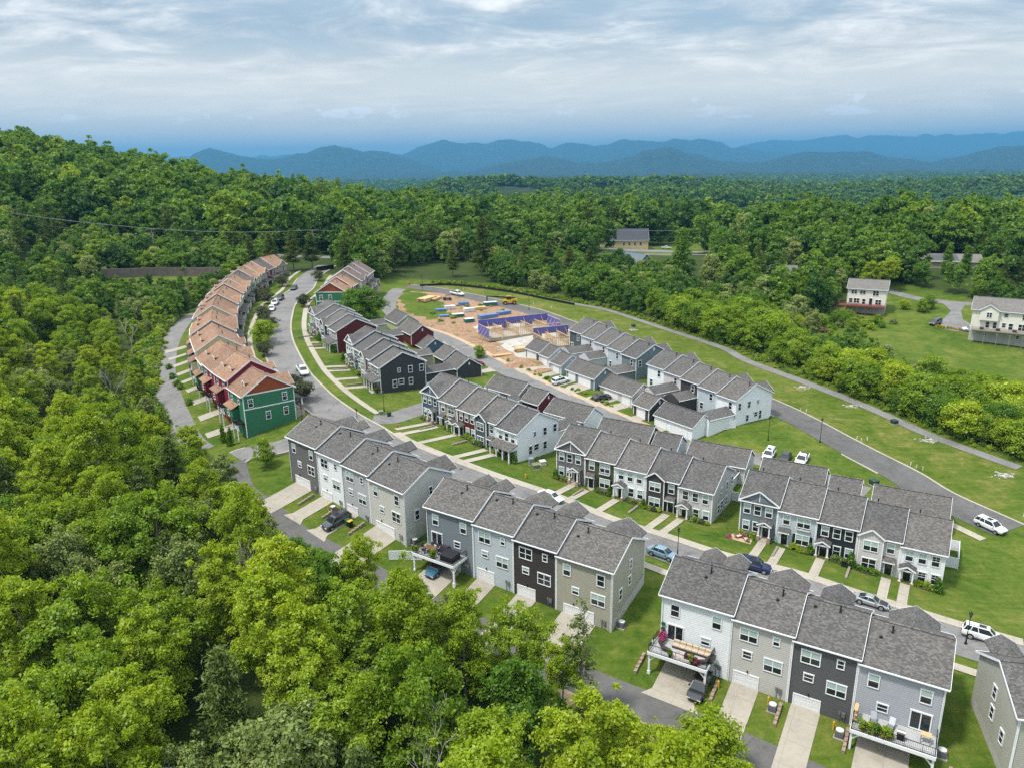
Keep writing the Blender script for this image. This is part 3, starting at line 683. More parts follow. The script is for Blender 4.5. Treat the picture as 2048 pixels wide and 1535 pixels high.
def strip(name,A,B,off,mat,nx=5,kind='structure',parent=None):
    """sheet between two lines, draped on the terrain"""
    n=len(A); T=np.linspace(0,1,nx)
    V=A[:,None]*(1-T)[None,:,None]+B[:,None]*T[None,:,None]
    z=H(V[...,0],V[...,1])+off
    v=np.c_[V.reshape(-1,2),z.reshape(-1)].tolist()
    f=[(i*nx+j,i*nx+j+1,(i+1)*nx+j+1,(i+1)*nx+j) for i in range(n-1) for j in range(nx-1)]
    me=bpy.data.meshes.new(name); me.from_pydata(v,[],f); me.materials.append(mat)
    o=obj(name,me,parent); return tag(o,kind=kind)
def ribbon(name,Pl,d0,d1,h,mat,kind='structure',base=0.):
    """raised kerb or wall following a line between two lateral offsets"""
    A=offset_line(Pl,d0);B=offset_line(Pl,d1); z=hz(Pl)+base; n=len(Pl); m=MB()
    for i in range(n):
        for q,zz in ((A,z[i]-.3),(A,z[i]+h),(B,z[i]+h),(B,z[i]-.3)): m.v.append((q[i][0],q[i][1],zz))
    for i in range(n-1):
        for j in range(3):
            a=i*4+j; m.f.append((a,a+1,a+5,a+4)); m.m.append(0)
    m.f.append((0,1,2,3));m.m.append(0);e=(n-1)*4;m.f.append((e+3,e+2,e+1,e));m.m.append(0)
    return tag(m.add(name,mat),kind=kind)
def patch(name,poly,off,mat,step=1.5,kind='structure',parent=None,jit=0.):
    P=[];n=len(poly)
    for i in range(n):
        a=np.array(poly[i],float);b=np.array(poly[(i+1)%n],float);k=max(1,int(np.linalg.norm(b-a)/step))
        for j in range(k):
            q=a+(b-a)*j/k
            if jit: q=q+np.array([RNG.gauss(0,jit),RNG.gauss(0,jit)])
            P.append(tuple(q))
    xs=[p[0] for p in P];ys=[p[1] for p in P]
    gx,gy=np.meshgrid(np.arange(min(xs),max(xs),step),np.arange(min(ys),max(ys),step)); gx=gx.ravel();gy=gy.ravel()
    k=inpoly(P,gx,gy); pts=P+list(zip(gx[k].tolist(),gy[k].tolist()))
    nb=len(P)
    r=geometry.delaunay_2d_cdt([Vector(p) for p in pts],[(i,(i+1)%nb) for i in range(nb)],[],1,1e-4)
    v=np.array([(p.x,p.y) for p in r[0]]); z=hz(v)+off
    me=bpy.data.meshes.new(name); me.from_pydata(np.c_[v,z].tolist(),[],r[2]); me.materials.append(mat)
    return tag(obj(name,me,parent),kind=kind)
def lp(root_xyaz,pts):
    x,y,az=root_xyaz;c,s=math.cos(az),math.sin(az)
    return [(x+a*c-b*s,y+a*s+b*c) for a,b in pts]
GM={}
def ground_material():
    if 'g' in GM: return GM['g']
    GM['g']=_ground_material(); return GM['g']
def _ground_material():
    m=bpy.data.materials.new('ground_cover'); m.use_nodes=True; t=NT(m.node_tree); b=t.n['Principled BSDF']
    g=t.node('ShaderNodeNewGeometry').outputs['Position']
    at=t.node('ShaderNodeVertexColor',layer_name='cover'); sp=t.node('ShaderNodeSeparateColor'); t.link(at.outputs[0],sp.inputs[0])
    n0=t.noise(g,.11,5,.68,.6); n1=t.noise(g,.75,6,.72,.4); n2=t.noise(g,4.5,4,.75); n3=t.noise(g,.02,3,.5)
    mow=t.noise(t.mapping(g,(.10,1.5,1),(0,0,0),(0,0,R(32))),1.,2,.5)
    f=t.math('ADD',t.math('MULTIPLY',n0,.38),t.math('ADD',t.math('MULTIPLY',n1,.30),t.math('ADD',t.math('MULTIPLY',n2,.20),t.math('MULTIPLY',mow,.12))))
    lawn=t.ramp(f,[(.38,(.026,.066,.005)),(.455,(.056,.098,.010)),(.515,(.084,.119,.016)),(.57,(.125,.143,.026)),(.63,(.19,.165,.062))])
    mead=t.ramp(f,[(.38,(.032,.066,.006)),(.45,(.064,.100,.010)),(.515,(.098,.124,.019)),(.565,(.155,.148,.042)),(.62,(.26,.175,.085))])
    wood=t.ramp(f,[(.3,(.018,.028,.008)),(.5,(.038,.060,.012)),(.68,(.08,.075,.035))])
    fn=t.noise(g,.012,6,.75); fb=t.noise(g,.0035,4,.6)
    far=t.ramp(fn,[(.34,(.008,.015,.007)),(.5,(.019,.032,.013)),(.66,(.040,.058,.022))])
    far=t.mix(t.ramp(fb,[(.66,0.),(.72,.55)]),far,(.13,.15,.07))
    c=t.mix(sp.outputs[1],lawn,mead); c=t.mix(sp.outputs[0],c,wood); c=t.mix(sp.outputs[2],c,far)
    t.link(c,b.inputs['Base Color']); b.inputs['Roughness'].default_value=.95; b.inputs['Specular IOR Level'].default_value=.1
    bp=t.node('ShaderNodeBump'); bp.inputs['Strength'].default_value=.6; bp.inputs['Distance'].default_value=.12; t.link(n2,bp.inputs['Height'])
    bp2=t.node('ShaderNodeBump'); bp2.inputs['Distance'].default_value=14; t.link(fn,bp2.inputs['Height']); t.link(sp.outputs[2],bp2.inputs['Strength']); t.link(bp.outputs[0],bp2.inputs['Normal'])
    t.link(bp2.outputs[0],b.inputs['Normal'])
    return m
def dirt_material():
    m=bpy.data.materials.new('bare_dirt'); m.use_nodes=True; t=NT(m.node_tree); b=t.n['Principled BSDF']
    g=t.node('ShaderNodeNewGeometry').outputs['Position']
    f=t.math('ADD',t.math('MULTIPLY',t.noise(g,.16,6,.72,.5),.7),t.math('MULTIPLY',t.noise(g,1.6,4,.7),.35))
    c=t.ramp(f,[(.36,(.060,.095,.008)),(.44,(.13,.125,.03)),(.49,(.24,.135,.07)),(.54,(.34,.225,.14)),(.59,(.21,.095,.048)),(.66,(.36,.29,.21))])
    t.link(c,b.inputs['Base Color']); b.inputs['Roughness'].default_value=.95
    bp=t.node('ShaderNodeBump'); bp.inputs['Distance'].default_value=.25; t.link(f,bp.inputs['Height']); t.link(bp.outputs[0],b.inputs['Normal']); return m
DIRT=dirt_material(); GRAVEL=pmat('pale_gravel',(.40,.38,.34),.95,var=.2,scale=.6,fine=.3); TANDIRT=pmat('tan_dirt',(.42,.31,.20),.95,var=.2,scale=.5,fine=.25)
def terrain():
    ths=np.radians(np.linspace(-60,60,700)); rs=[6.]
    while rs[-1]<31000: rs.append(rs[-1]*(1.0135 if rs[-1]<700 else 1.017))
    rs=np.array(rs); X=rs[:,None]*np.sin(ths)[None]; Y=rs[:,None]*np.cos(ths)[None]
    Z=H(X,Y); nr,nt=X.shape
    v=np.stack([X,Y,Z],-1).reshape(-1,3)
    i,j=np.meshgrid(np.arange(nr-1),np.arange(nt-1),indexing='ij'); a=(i*nt+j).ravel()
    F=np.stack([a,a+nt,a+nt+1,a+1],-1)
    me=bpy.data.meshes.new('ground'); me.vertices.add(len(v)); me.vertices.foreach_set('co',v.ravel().astype(np.float32))
    me.loops.add(F.size); me.loops.foreach_set('vertex_index',F.ravel().astype(np.int32)); me.polygons.add(len(F))
    me.polygons.foreach_set('loop_start',np.arange(0,F.size,4,dtype=np.int32)); me.polygons.foreach_set('loop_total',np.full(len(F),4,np.int32))
    me.update(calc_edges=True); me.polygons.foreach_set('use_smooth',[True]*len(F))
    x=v[:,0];y=v[:,1]
    wood=np.zeros(len(v));md=np.zeros(len(v))
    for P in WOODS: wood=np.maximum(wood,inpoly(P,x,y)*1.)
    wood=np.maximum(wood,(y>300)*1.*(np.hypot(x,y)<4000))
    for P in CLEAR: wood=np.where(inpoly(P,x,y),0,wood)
    for P in MEADOWS: md=np.maximum(md,inpoly(P,x,y)*1.)
    fr=np.clip((np.hypot(x,y)-900)/900,0,1)
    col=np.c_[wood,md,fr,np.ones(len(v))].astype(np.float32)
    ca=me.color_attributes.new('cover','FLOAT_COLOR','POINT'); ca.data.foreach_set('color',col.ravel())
    me.materials.append(ground_material()); return tag(obj('ground',me),kind='structure')
# ---------------------------------------------------------------- foliage
def foliage_mat(name,cols,trans=.47,rvar=.38):
    m=bpy.data.materials.new(name); m.use_nodes=True; t=NT(m.node_tree); t.n.clear()
    at=t.node('ShaderNodeAttribute',attribute_name='tint'); oi=t.node('ShaderNodeObjectInfo')
    f=t.math('ADD',t.math('MULTIPLY',at.outputs['Fac'],1-rvar),t.math('MULTIPLY',oi.outputs['Random'],rvar))
    c=t.ramp(f,[(0.,cols[0]),(.5,cols[1]),(1.,cols[2])])
    d=t.node('ShaderNodeBsdfDiffuse'); t.link(c,d.inputs[0]); tr=t.node('ShaderNodeBsdfTranslucent')
    t.link(t.mix(1.,c,(1.35,1.25,.55),'MULTIPLY'),tr.inputs[0])
    gl=t.node('ShaderNodeBsdfGlossy'); gl.inputs['Roughness'].default_value=.45; gl.inputs[0].default_value=(.9,.95,.9,1)
    mx=t.node('ShaderNodeMixShader'); mx.inputs[0].default_value=trans; t.link(d.outputs[0],mx.inputs[1]); t.link(tr.outputs[0],mx.inputs[2])
    m2=t.node('ShaderNodeMixShader'); m2.inputs[0].default_value=.02; t.link(mx.outputs[0],m2.inputs[1]); t.link(gl.outputs[0],m2.inputs[2])
    o=t.node('ShaderNodeOutputMaterial'); t.link(m2.outputs[0],o.inputs[0]); return m
F_BRIGHT=foliage_mat('leaves_bright',[(.16,.24,.006),(.285,.385,.011),(.43,.49,.028)])
F_MID=foliage_mat('leaves_mid',[(.10,.19,.006),(.20,.31,.011),(.32,.42,.028)])
F_DARK=foliage_mat('leaves_dark',[(.055,.13,.007),(.118,.23,.013),(.21,.32,.027)])
F_PINE=foliage_mat('needles',[(.050,.085,.014),(.095,.140,.024),(.155,.20,.04)],.25)
F_PURP=foliage_mat('leaves_bronze',[(.045,.055,.022),(.08,.092,.034),(.125,.13,.05)],.3)
F_PALE=foliage_mat('leaves_pale',[(.13,.19,.045),(.22,.28,.075),(.33,.38,.12)],.35)
F_H1=foliage_mat('hill_leaves_light',[(.085,.175,.010),(.18,.29,.018),(.33,.42,.040)],.42,.55)
F_H2=foliage_mat('hill_leaves_mid',[(.055,.135,.012),(.125,.235,.020),(.235,.345,.038)],.42,.5)
F_H3=foliage_mat('hill_leaves_dark',[(.036,.098,.014),(.082,.175,.022),(.16,.26,.036)],.4,.45)
F_YEL=foliage_mat('blossom_yellow',[(.25,.2,.02),(.4,.3,.03),(.55,.45,.05)],.25)
F_PINK=foliage_mat('blossom_pink',[(.3,.04,.12),(.45,.08,.2),(.55,.15,.3)],.25)
BARK=pmat('bark',(.17,.145,.12),.9,var=.3,scale=2); BARKP=pmat('pale_bark',(.30,.28,.25),.9,var=.25,scale=2)
def leaf_mesh(name,c,nrm,size,tint,mats,asp=.62,g=None,mid=None):
    N=len(c); rg=g or np.random.default_rng(1)
    nrm=nrm/np.maximum(1e-6,np.linalg.norm(nrm,axis=1))[:,None]
    a=rg.normal(size=(N,3)); tv=np.cross(nrm,a); tv/=np.maximum(1e-6,np.linalg.norm(tv,axis=1))[:,None]; bv=np.cross(nrm,tv)
    s=size[:,None]
    V=np.stack([c+tv*s,c+bv*s*asp+nrm*s*.12,c-tv*s,c-bv*s*asp+nrm*s*.12],1).reshape(-1,3)
    me=bpy.data.meshes.new(name); me.vertices.add(4*N); me.vertices.foreach_set('co',V.ravel().astype(np.float32))
    me.loops.add(4*N); me.loops.foreach_set('vertex_index',np.arange(4*N,dtype=np.int32)); me.polygons.add(N)
    me.polygons.foreach_set('loop_start',np.arange(0,4*N,4,dtype=np.int32)); me.polygons.foreach_set('loop_total',np.full(N,4,np.int32))
    me.update(calc_edges=True)
    at=me.attributes.new('tint','FLOAT','POINT'); at.data.foreach_set('value',np.repeat(tint,4).astype(np.float32))
    for m in (mats if isinstance(mats,(list,tuple)) else [mats]): me.materials.append(m)
    if mid is not None: me.polygons.foreach_set('material_index',mid.astype(np.int32))
    return me
def crown(name,seed,Ht,z0,Rm,ncl,nl,leaf,mat,shape='oval',csize=.95,flat=.66,lobes=0):
    g=np.random.default_rng(seed)
    # uneven envelope: radius varies with azimuth and height
    ph=g.uniform(0,6.28,6); am=g.uniform(.08,.22,6)
    def prof(u):
        if shape=='oval': return np.sin(np.pi*min(1,(u*.93+.07))**.82)**.72
        if shape=='round': return np.sqrt(max(0,1-(2*u-1)**2))**.85
        if shape=='dome': return np.sqrt(max(0,1-u*u))**.8
        if shape=='cone': return (1-u)**.8*.95+.05
        return 1
    LB=[]
    if lobes:
        # boughs: each carries its own cluster of sprays, with gaps between boughs
        for i in range(lobes):
            u=.04+.96*((i+.5)/lobes); az=i*2.39996+g.uniform(-.5,.5); rr=Rm*(.25+.75*prof(min(.93,u)))*g.uniform(.45,.92) if u<.93 else Rm*.15
            LB.append((rr*np.cos(az),rr*np.sin(az),z0+(Ht-z0)*u*.97,az,Rm*g.uniform(.20,.36)))
    cl=[]
    while len(cl)<ncl:
        if lobes:
            x,y,z,az,r=LB[g.integers(lobes)]; q=g.normal(size=3)*np.array([.75,.75,.62])*r
            cl.append((x+q[0],y+q[1],max(z0*.8,z+q[2]-.1*(q[0]**2+q[1]**2)/max(.5,r)),az)); continue
        u=g.uniform(0,1); az=g.uniform(0,6.283); pr=prof(u)
        wob=1+sum(am[k]*np.sin((k//2+1)*az+ph[k]+3*u) for k in range(6))
        rr=Rm*pr*wob*(g.uniform(0,1)**.36 if g.uniform()<.85 else g.uniform(0,.6))
        cl.append((rr*np.cos(az),rr*np.sin(az),z0+(Ht-z0)*u,az))
    cl=np.array(cl); P=[];Nn=[];T=[];Sz=[]
    for x,y,z,az in cl:
        r=csize*g.uniform(.55,1.35); k=max(4,int(nl*(r/csize)**1.3))
        q=g.normal(size=(k,3))*np.array([.52,.52,.52*flat]); rad=np.linalg.norm(q,axis=1)
        # sprays hang outwards and a little down from their twig
        q[:,2]-=.16*rad**2; p=np.array([x,y,z])+q*r
        out=np.array([np.cos(az)*.30,np.sin(az)*.30,.62]); P.append(p); Nn.append(q*.45+out+g.normal(size=(k,3))*.55)
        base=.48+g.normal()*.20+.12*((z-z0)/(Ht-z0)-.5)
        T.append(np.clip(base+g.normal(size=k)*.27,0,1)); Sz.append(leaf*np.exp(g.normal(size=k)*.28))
    return leaf_mesh(name,np.concatenate(P),np.concatenate(Nn),np.concatenate(Sz),np.concatenate(T),mat,g=g)
def pine_crown(name,seed,Ht,z0,Rm,nw,nb,nl,leaf,mat,sparse=False):
    g=np.random.default_rng(seed);P=[];Nn=[];T=[];Sz=[]
    for i in range(nw):
        u=(i+.3)/nw; z=z0+(Ht-z0)*u**.92; r=Rm*((1-u)**.75*.92+.08)*g.uniform(.75,1.15)
        for b in range(max(3,int(nb*(1-.4*u)))):
            az=g.uniform(0,6.283); L=r*g.uniform(.6,1.1); dr=g.uniform(-.05,.28)
            k=max(4,int(nl*L/Rm)); s=g.uniform(.12 if not sparse else .45,1,k)
            p=np.c_[np.cos(az)*L*s,np.sin(az)*L*s,z+L*s*dr+g.normal(size=k)*.12]+g.normal(size=(k,3))*np.array([.26,.26,.12])*(1+L*.15)
            P.append(p);Nn.append(g.normal(size=(k,3))*.6+np.array([0,0,.9])); b0=.5+g.normal()*.15
            T.append(np.clip(b0+g.normal(size=k)*.18,0,1));Sz.append(leaf*g.uniform(.6,1.3,k))
    return leaf_mesh(name,np.concatenate(P),np.concatenate(Nn),np.concatenate(Sz),np.concatenate(T),mat,asp=.34,g=g)
def trunk(name,seed,Ht,r0,zl,mat,nlimb=6,spread=2.5,seg=7):
    g=random.Random(seed); m=MB(); x=y=0.;pz=-.6;pr=r0*1.25
    pts=[(0,0,-.6,pr)]
    for i in range(1,7):
        z=Ht*.9*i/6; x+=g.uniform(-.16,.16);y+=g.uniform(-.16,.16); pts.append((x,y,z,r0*(1-i/6*.8)))
    for a,b in zip(pts[:-1],pts[1:]): m.tube(a[:3],b[:3],a[3],b[3],seg,cap=False)
    for k in range(nlimb):
        t=g.uniform(.3,.95); z=max(zl,Ht*.9*t); i=min(5,int(z/(Ht*.9)*6)); a,b=pts[i],pts[i+1]; q=(z-a[2])/(b[2]-a[2]); s=Vector((a[0]+(b[0]-a[0])*q,a[1]+(b[1]-a[1])*q,z)); az=g.uniform(0,6.28); L=spread*g.uniform(.5,1)
        e=s+Vector((math.cos(az)*L,math.sin(az)*L,L*g.uniform(.25,.8))); rr=r0*(1-z/Ht)*.55+.02
        mid=(s+e)/2+Vector((0,0,L*.1)); m.tube(s,mid,rr,rr*.7,5,cap=False); m.tube(mid,e,rr*.7,rr*.25,5,cap=False)
    return m.mesh(name,mat,True)
PROTO={}
def protos():
    P=PROTO
    def add(k,H_,R_,c,t): P.setdefault(k,[]).append((c,t,H_,R_))
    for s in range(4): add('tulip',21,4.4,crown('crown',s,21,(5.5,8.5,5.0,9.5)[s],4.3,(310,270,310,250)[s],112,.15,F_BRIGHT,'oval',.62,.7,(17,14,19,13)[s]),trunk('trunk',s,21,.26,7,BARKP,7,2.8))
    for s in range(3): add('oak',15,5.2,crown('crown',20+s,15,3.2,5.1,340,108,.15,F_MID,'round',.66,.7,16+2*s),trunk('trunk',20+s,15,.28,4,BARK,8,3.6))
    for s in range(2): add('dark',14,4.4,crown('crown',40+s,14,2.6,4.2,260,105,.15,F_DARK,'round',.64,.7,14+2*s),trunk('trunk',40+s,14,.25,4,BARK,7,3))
    for s in range(2): add('pale',13,4.0,crown('crown',50+s,13,2.6,3.9,240,100,.145,F_PALE,'oval',.6,.7,13+2*s),trunk('trunk',50+s,13,.22,4,BARKP,7,3))
    for s in range(2): add('pine',17,3.9,pine_crown('crown',60+s,17,3.5,3.9,18,10,150,.26,F_PINE),trunk('trunk',60+s,17.5,.22,6,BARK,12,2.0))
    add('sparse_pine',17,2.6,pine_crown('crown',70,17,5,2.7,13,5,46,.30,F_PINE,True),trunk('trunk',70,18,.2,5,BARK,18,2.3))
    for s in range(2): add('crepe',4.4,2.2,crown('crown',80+s,4.4,1.2,2.2,65,90,.12,F_PURP,'round',.62),trunk('trunk',80+s,4,.1,1,BARK,6,1.4))
    add('street',6.2,2.4,crown('crown',84,6.2,1.3,2.4,75,110,.14,F_MID,'oval',.7),trunk('trunk',84,6,.12,1.6,BARK,6,1.5))
    add('cypress',13,2.6,crown('crown',90,13,.4,2.7,160,110,.17,F_DARK,'cone',.8),trunk('trunk',90,12,.2,1,BARK,0))
    for s in range(2): add('small',7,3.0,crown('crown',100+s,7,.9,3.0,85,130,.15,F_MID,'round',.85),trunk('trunk',100+s,6.5,.13,1.4,BARK,6,2))
    for s in range(2): add('smalldark',7.5,3.0,crown('crown',110+s,7.5,.6,3.0,90,130,.15,F_DARK,'round',.85),trunk('trunk',110+s,7,.13,1.4,BARK,6,2))
    add('smallbright',6,2.6,crown('crown',115,6,.8,2.6,75,120,.145,F_BRIGHT,'round',.8),trunk('trunk',115,5.6,.11,1.2,BARK,6,1.8))
    # mid-distance copies with fewer, larger leaves
    q=[('m0',crown('crown',200,17,3.5,4.8,80,62,.38,F_H1,'round',1.0,.7,11)),('m1',crown('crown',201,16,3.5,5.0,85,62,.38,F_H3,'round',1.05,.7,12)),('m2',crown('crown',202,15,3,4.4,80,62,.38,F_H2,'round',1.0,.7,11)),
       ('m3',pine_crown('crown',203,19,4,3.8,13,7,45,.45,F_PINE)),('m4',crown('crown',204,16,3,5.2,85,62,.38,F_H2,'round',1.05,.7,12)),('m5',crown('crown',205,18,4.5,4.9,82,62,.38,F_H2,'round',1.05,.7,12)),('m6',crown('crown',206,13,2.5,4.,70,60,.38,F_PALE,'round',1.5)),('m7',crown('crown',207,15,3,4.8,80,62,.38,F_H3,'round',1.0,.7,11))]
    P['mid']=q
    P['far']=[('f0',crown('crown',300,15,3,5.0,20,14,1.35,F_H3,'round',1.7)),('f1',crown('crown',301,16,3,4.6,20,14,1.3,F_H3,'oval',1.7)),('f2',crown('crown',302,15,3,5.2,20,14,1.35,F_H2,'round',1.7)),('f3',pine_crown('crown',303,17,3,3.8,7,4,8,1.3,F_PINE)),('f4',crown('crown',304,15,3,5.0,20,14,1.35,F_H3,'round',1.8))]
protos()
TREE_N=[0]
def tree(kind,x,y,h,label,group,cat='tree',v=None,name=None,sq=1.,z=None):
    L=PROTO[kind]; c,t,H0,R0=L[(TREE_N[0] if v is None else v)%len(L)]; TREE_N[0]+=1
    s=h/H0
    nm=name or {'pine':'pine_tree','sparse_pine':'pine_tree','cypress':'cypress_tree','crepe':'ornamental_tree','street':'street_tree'}.get(kind,'broadleaf_tree')
    o=thing(nm,label,cat,(x,y,float(H(x,y)) if z is None else z),RNG.uniform(0,6.28),group)
    obj('trunk',t,o,scale=(s,s,s)); obj('crown',c,o,scale=(s*sq,s*sq,s)); return o
BUSHM=[crown('foliage',400+i,1.0,.05,.62,26,34,.11,m,'round',.3,.8) for i,m in enumerate((F_DARK,F_MID,F_BRIGHT,F_PURP,F_YEL,F_PINK,F_PALE))]
BUSHC=[crown('foliage',410+i,1.6,.05,.5,30,36,.11,m,'cone',.28,.9) for i,m in enumerate((F_DARK,F_MID))]
def shrub(x,y,h,label,group,k=0,cone=False,z=None,w=1.):
    o=obj('shrub',(BUSHC if cone else BUSHM)[k],None,(x,y,(float(H(x,y)) if z is None else z)-.03),RNG.uniform(0,6.28),(h*w/(1.6 if cone else 1.),h*w/(1.6 if cone else 1.),h/(1.6 if cone else 1.)))
    return tag(o,label,'shrub',group)
def scatter_stuff(name,pts,idx,scl,rot,proto,kind='stuff'):
    me=bpy.data.meshes.new(name); me.from_pydata(pts.tolist(),[],[])
    for nm,ty,a in (('idx','INT',idx.astype(np.int32)),('scl','FLOAT',scl.astype(np.float32)),('rotz','FLOAT',rot.astype(np.float32))):
        at=me.attributes.new(nm,ty,'POINT'); at.data.foreach_set('value',a)
    o=obj(name,me); tag(o,kind=kind)
    key='tree_kinds_'+proto
    col=bpy.data.collections.get(key)
    if not col:
        col=bpy.data.collections.new(key)
        for k,m in PROTO[proto]:
            col.objects.link(bpy.data.objects.new(key+k,m))
    ng=bpy.data.node_groups.new(name,'GeometryNodeTree'); ng.interface.new_socket('Geometry',in_out='INPUT',socket_type='NodeSocketGeometry'); ng.interface.new_socket('Geometry',in_out='OUTPUT',socket_type='NodeSocketGeometry')
    t=NT(ng); gi=t.node('NodeGroupInput');go=t.node('NodeGroupOutput'); ci=t.node('GeometryNodeCollectionInfo'); ci.inputs['Collection'].default_value=col; ci.inputs['Separate Children'].default_value=True; ci.inputs['Reset Children'].default_value=True
    io=t.node('GeometryNodeInstanceOnPoints'); io.inputs['Pick Instance'].default_value=True
    def na(n,ty):
        a=t.node('GeometryNodeInputNamedAttribute',data_type=ty); a.inputs[0].default_value=n; return a.outputs[0]
    t.link(gi.outputs[0],io.inputs['Points']); t.link(ci.outputs[0],io.inputs['Instance']); t.link(na('idx','INT'),io.inputs['Instance Index']); t.link(na('scl','FLOAT'),io.inputs['Scale'])
    cx=t.node('ShaderNodeCombineXYZ'); t.link(na('rotz','FLOAT'),cx.inputs[2]); er=t.node('FunctionNodeEulerToRotation'); t.link(cx.outputs[0],er.inputs[0]); t.link(er.outputs[0],io.inputs['Rotation'])
    t.link(io.outputs[0],go.inputs[0])
    md=o.modifiers.new('trees','NODES'); md.node_group=ng
    return o

# ---------------------------------------------------------------- vehicles
TYRE=pmat('tyre_rubber',(.015,.015,.016),.8,var=0); RIM=pmat('alloy_rim',(.45,.46,.47),.35,metal=.6,var=0)
CGLASS=pmat('car_glass',(.018,.024,.028),.04,var=0,spec=.7); HLIGHT=pmat('headlight_lens',(.6,.62,.63),.1,var=0); TLIGHT=pmat('taillight_lens',(.25,.012,.012),.15,var=0)
def paint(name,c,metal=0.): return pmat('car_paint_'+name,c,.28,metal=metal,var=0,spec=.5,coat=.6)
PAINT={'white':paint('white',(.72,.73,.74)),'black':paint('black',(.012,.012,.014)),'grey':paint('grey',(.06,.065,.07),.3),'ltblue':paint('light_blue',(.20,.31,.40),.3),'navy':paint('navy',(.012,.022,.085),.2),'silver':paint('silver',(.42,.43,.44),.5),'red':paint('red',(.16,.012,.018)),'teal':paint('teal',(.02,.10,.16)),'rust':paint('rust',(.12,.04,.02)),'yellow':YEL}
# kind: length, width, stations (x, half width factor, z low, z belt), cabin (x0,x1 base, x2,x3 roof), roof z
CARK={'sedan':(4.75,1.83,[(-2.37,.80,.42,.78),(-2.2,.93,.30,.93),(-1.5,1,.24,.98),(0,1,.22,.96),(1.0,1,.22,.92),(1.7,.97,.24,.86),(2.2,.88,.28,.74),(2.37,.74,.40,.62)],(-1.75,1.15,-1.0,.35),1.44),
 'suv':(4.8,1.93,[(-2.4,.88,.48,.98),(-2.3,.96,.36,1.08),(-1.5,1,.30,1.10),(0,1,.28,1.08),(1.1,1,.28,1.05),(1.8,.97,.30,1.0),(2.25,.90,.36,.88),(2.4,.78,.48,.74)],(-2.28,1.25,-1.95,.45),1.72),
 'coupe':(4.5,1.86,[(-2.25,.80,.42,.74),(-2.1,.94,.30,.88),(-1.4,1,.24,.90),(0,.98,.22,.84),(1.0,1,.22,.80),(1.6,.98,.24,.76),(2.1,.90,.28,.66),(2.25,.76,.40,.54)],(-1.75,.95,-.7,.15),1.29),
 'van':(5.0,1.98,[(-2.5,.90,.45,1.05),(-2.4,.97,.34,1.10),(-1.5,1,.28,1.10),(0,1,.28,1.08),(1.2,1,.28,1.04),(1.9,.97,.30,.96),(2.35,.88,.36,.82),(2.5,.74,.48,.68)],(-2.42,1.7,-2.15,.65),1.76),
 'pickup':(5.7,1.98,[(-2.85,.95,.55,1.08),(-2.75,.98,.45,1.12),(-1.5,1,.40,1.12),(0,1,.38,1.12),(1.2,1,.38,1.12),(2.1,.98,.40,1.08),(2.7,.92,.45,.98),(2.85,.84,.55,.85)],(-.75,1.35,-.55,.6),1.86)}
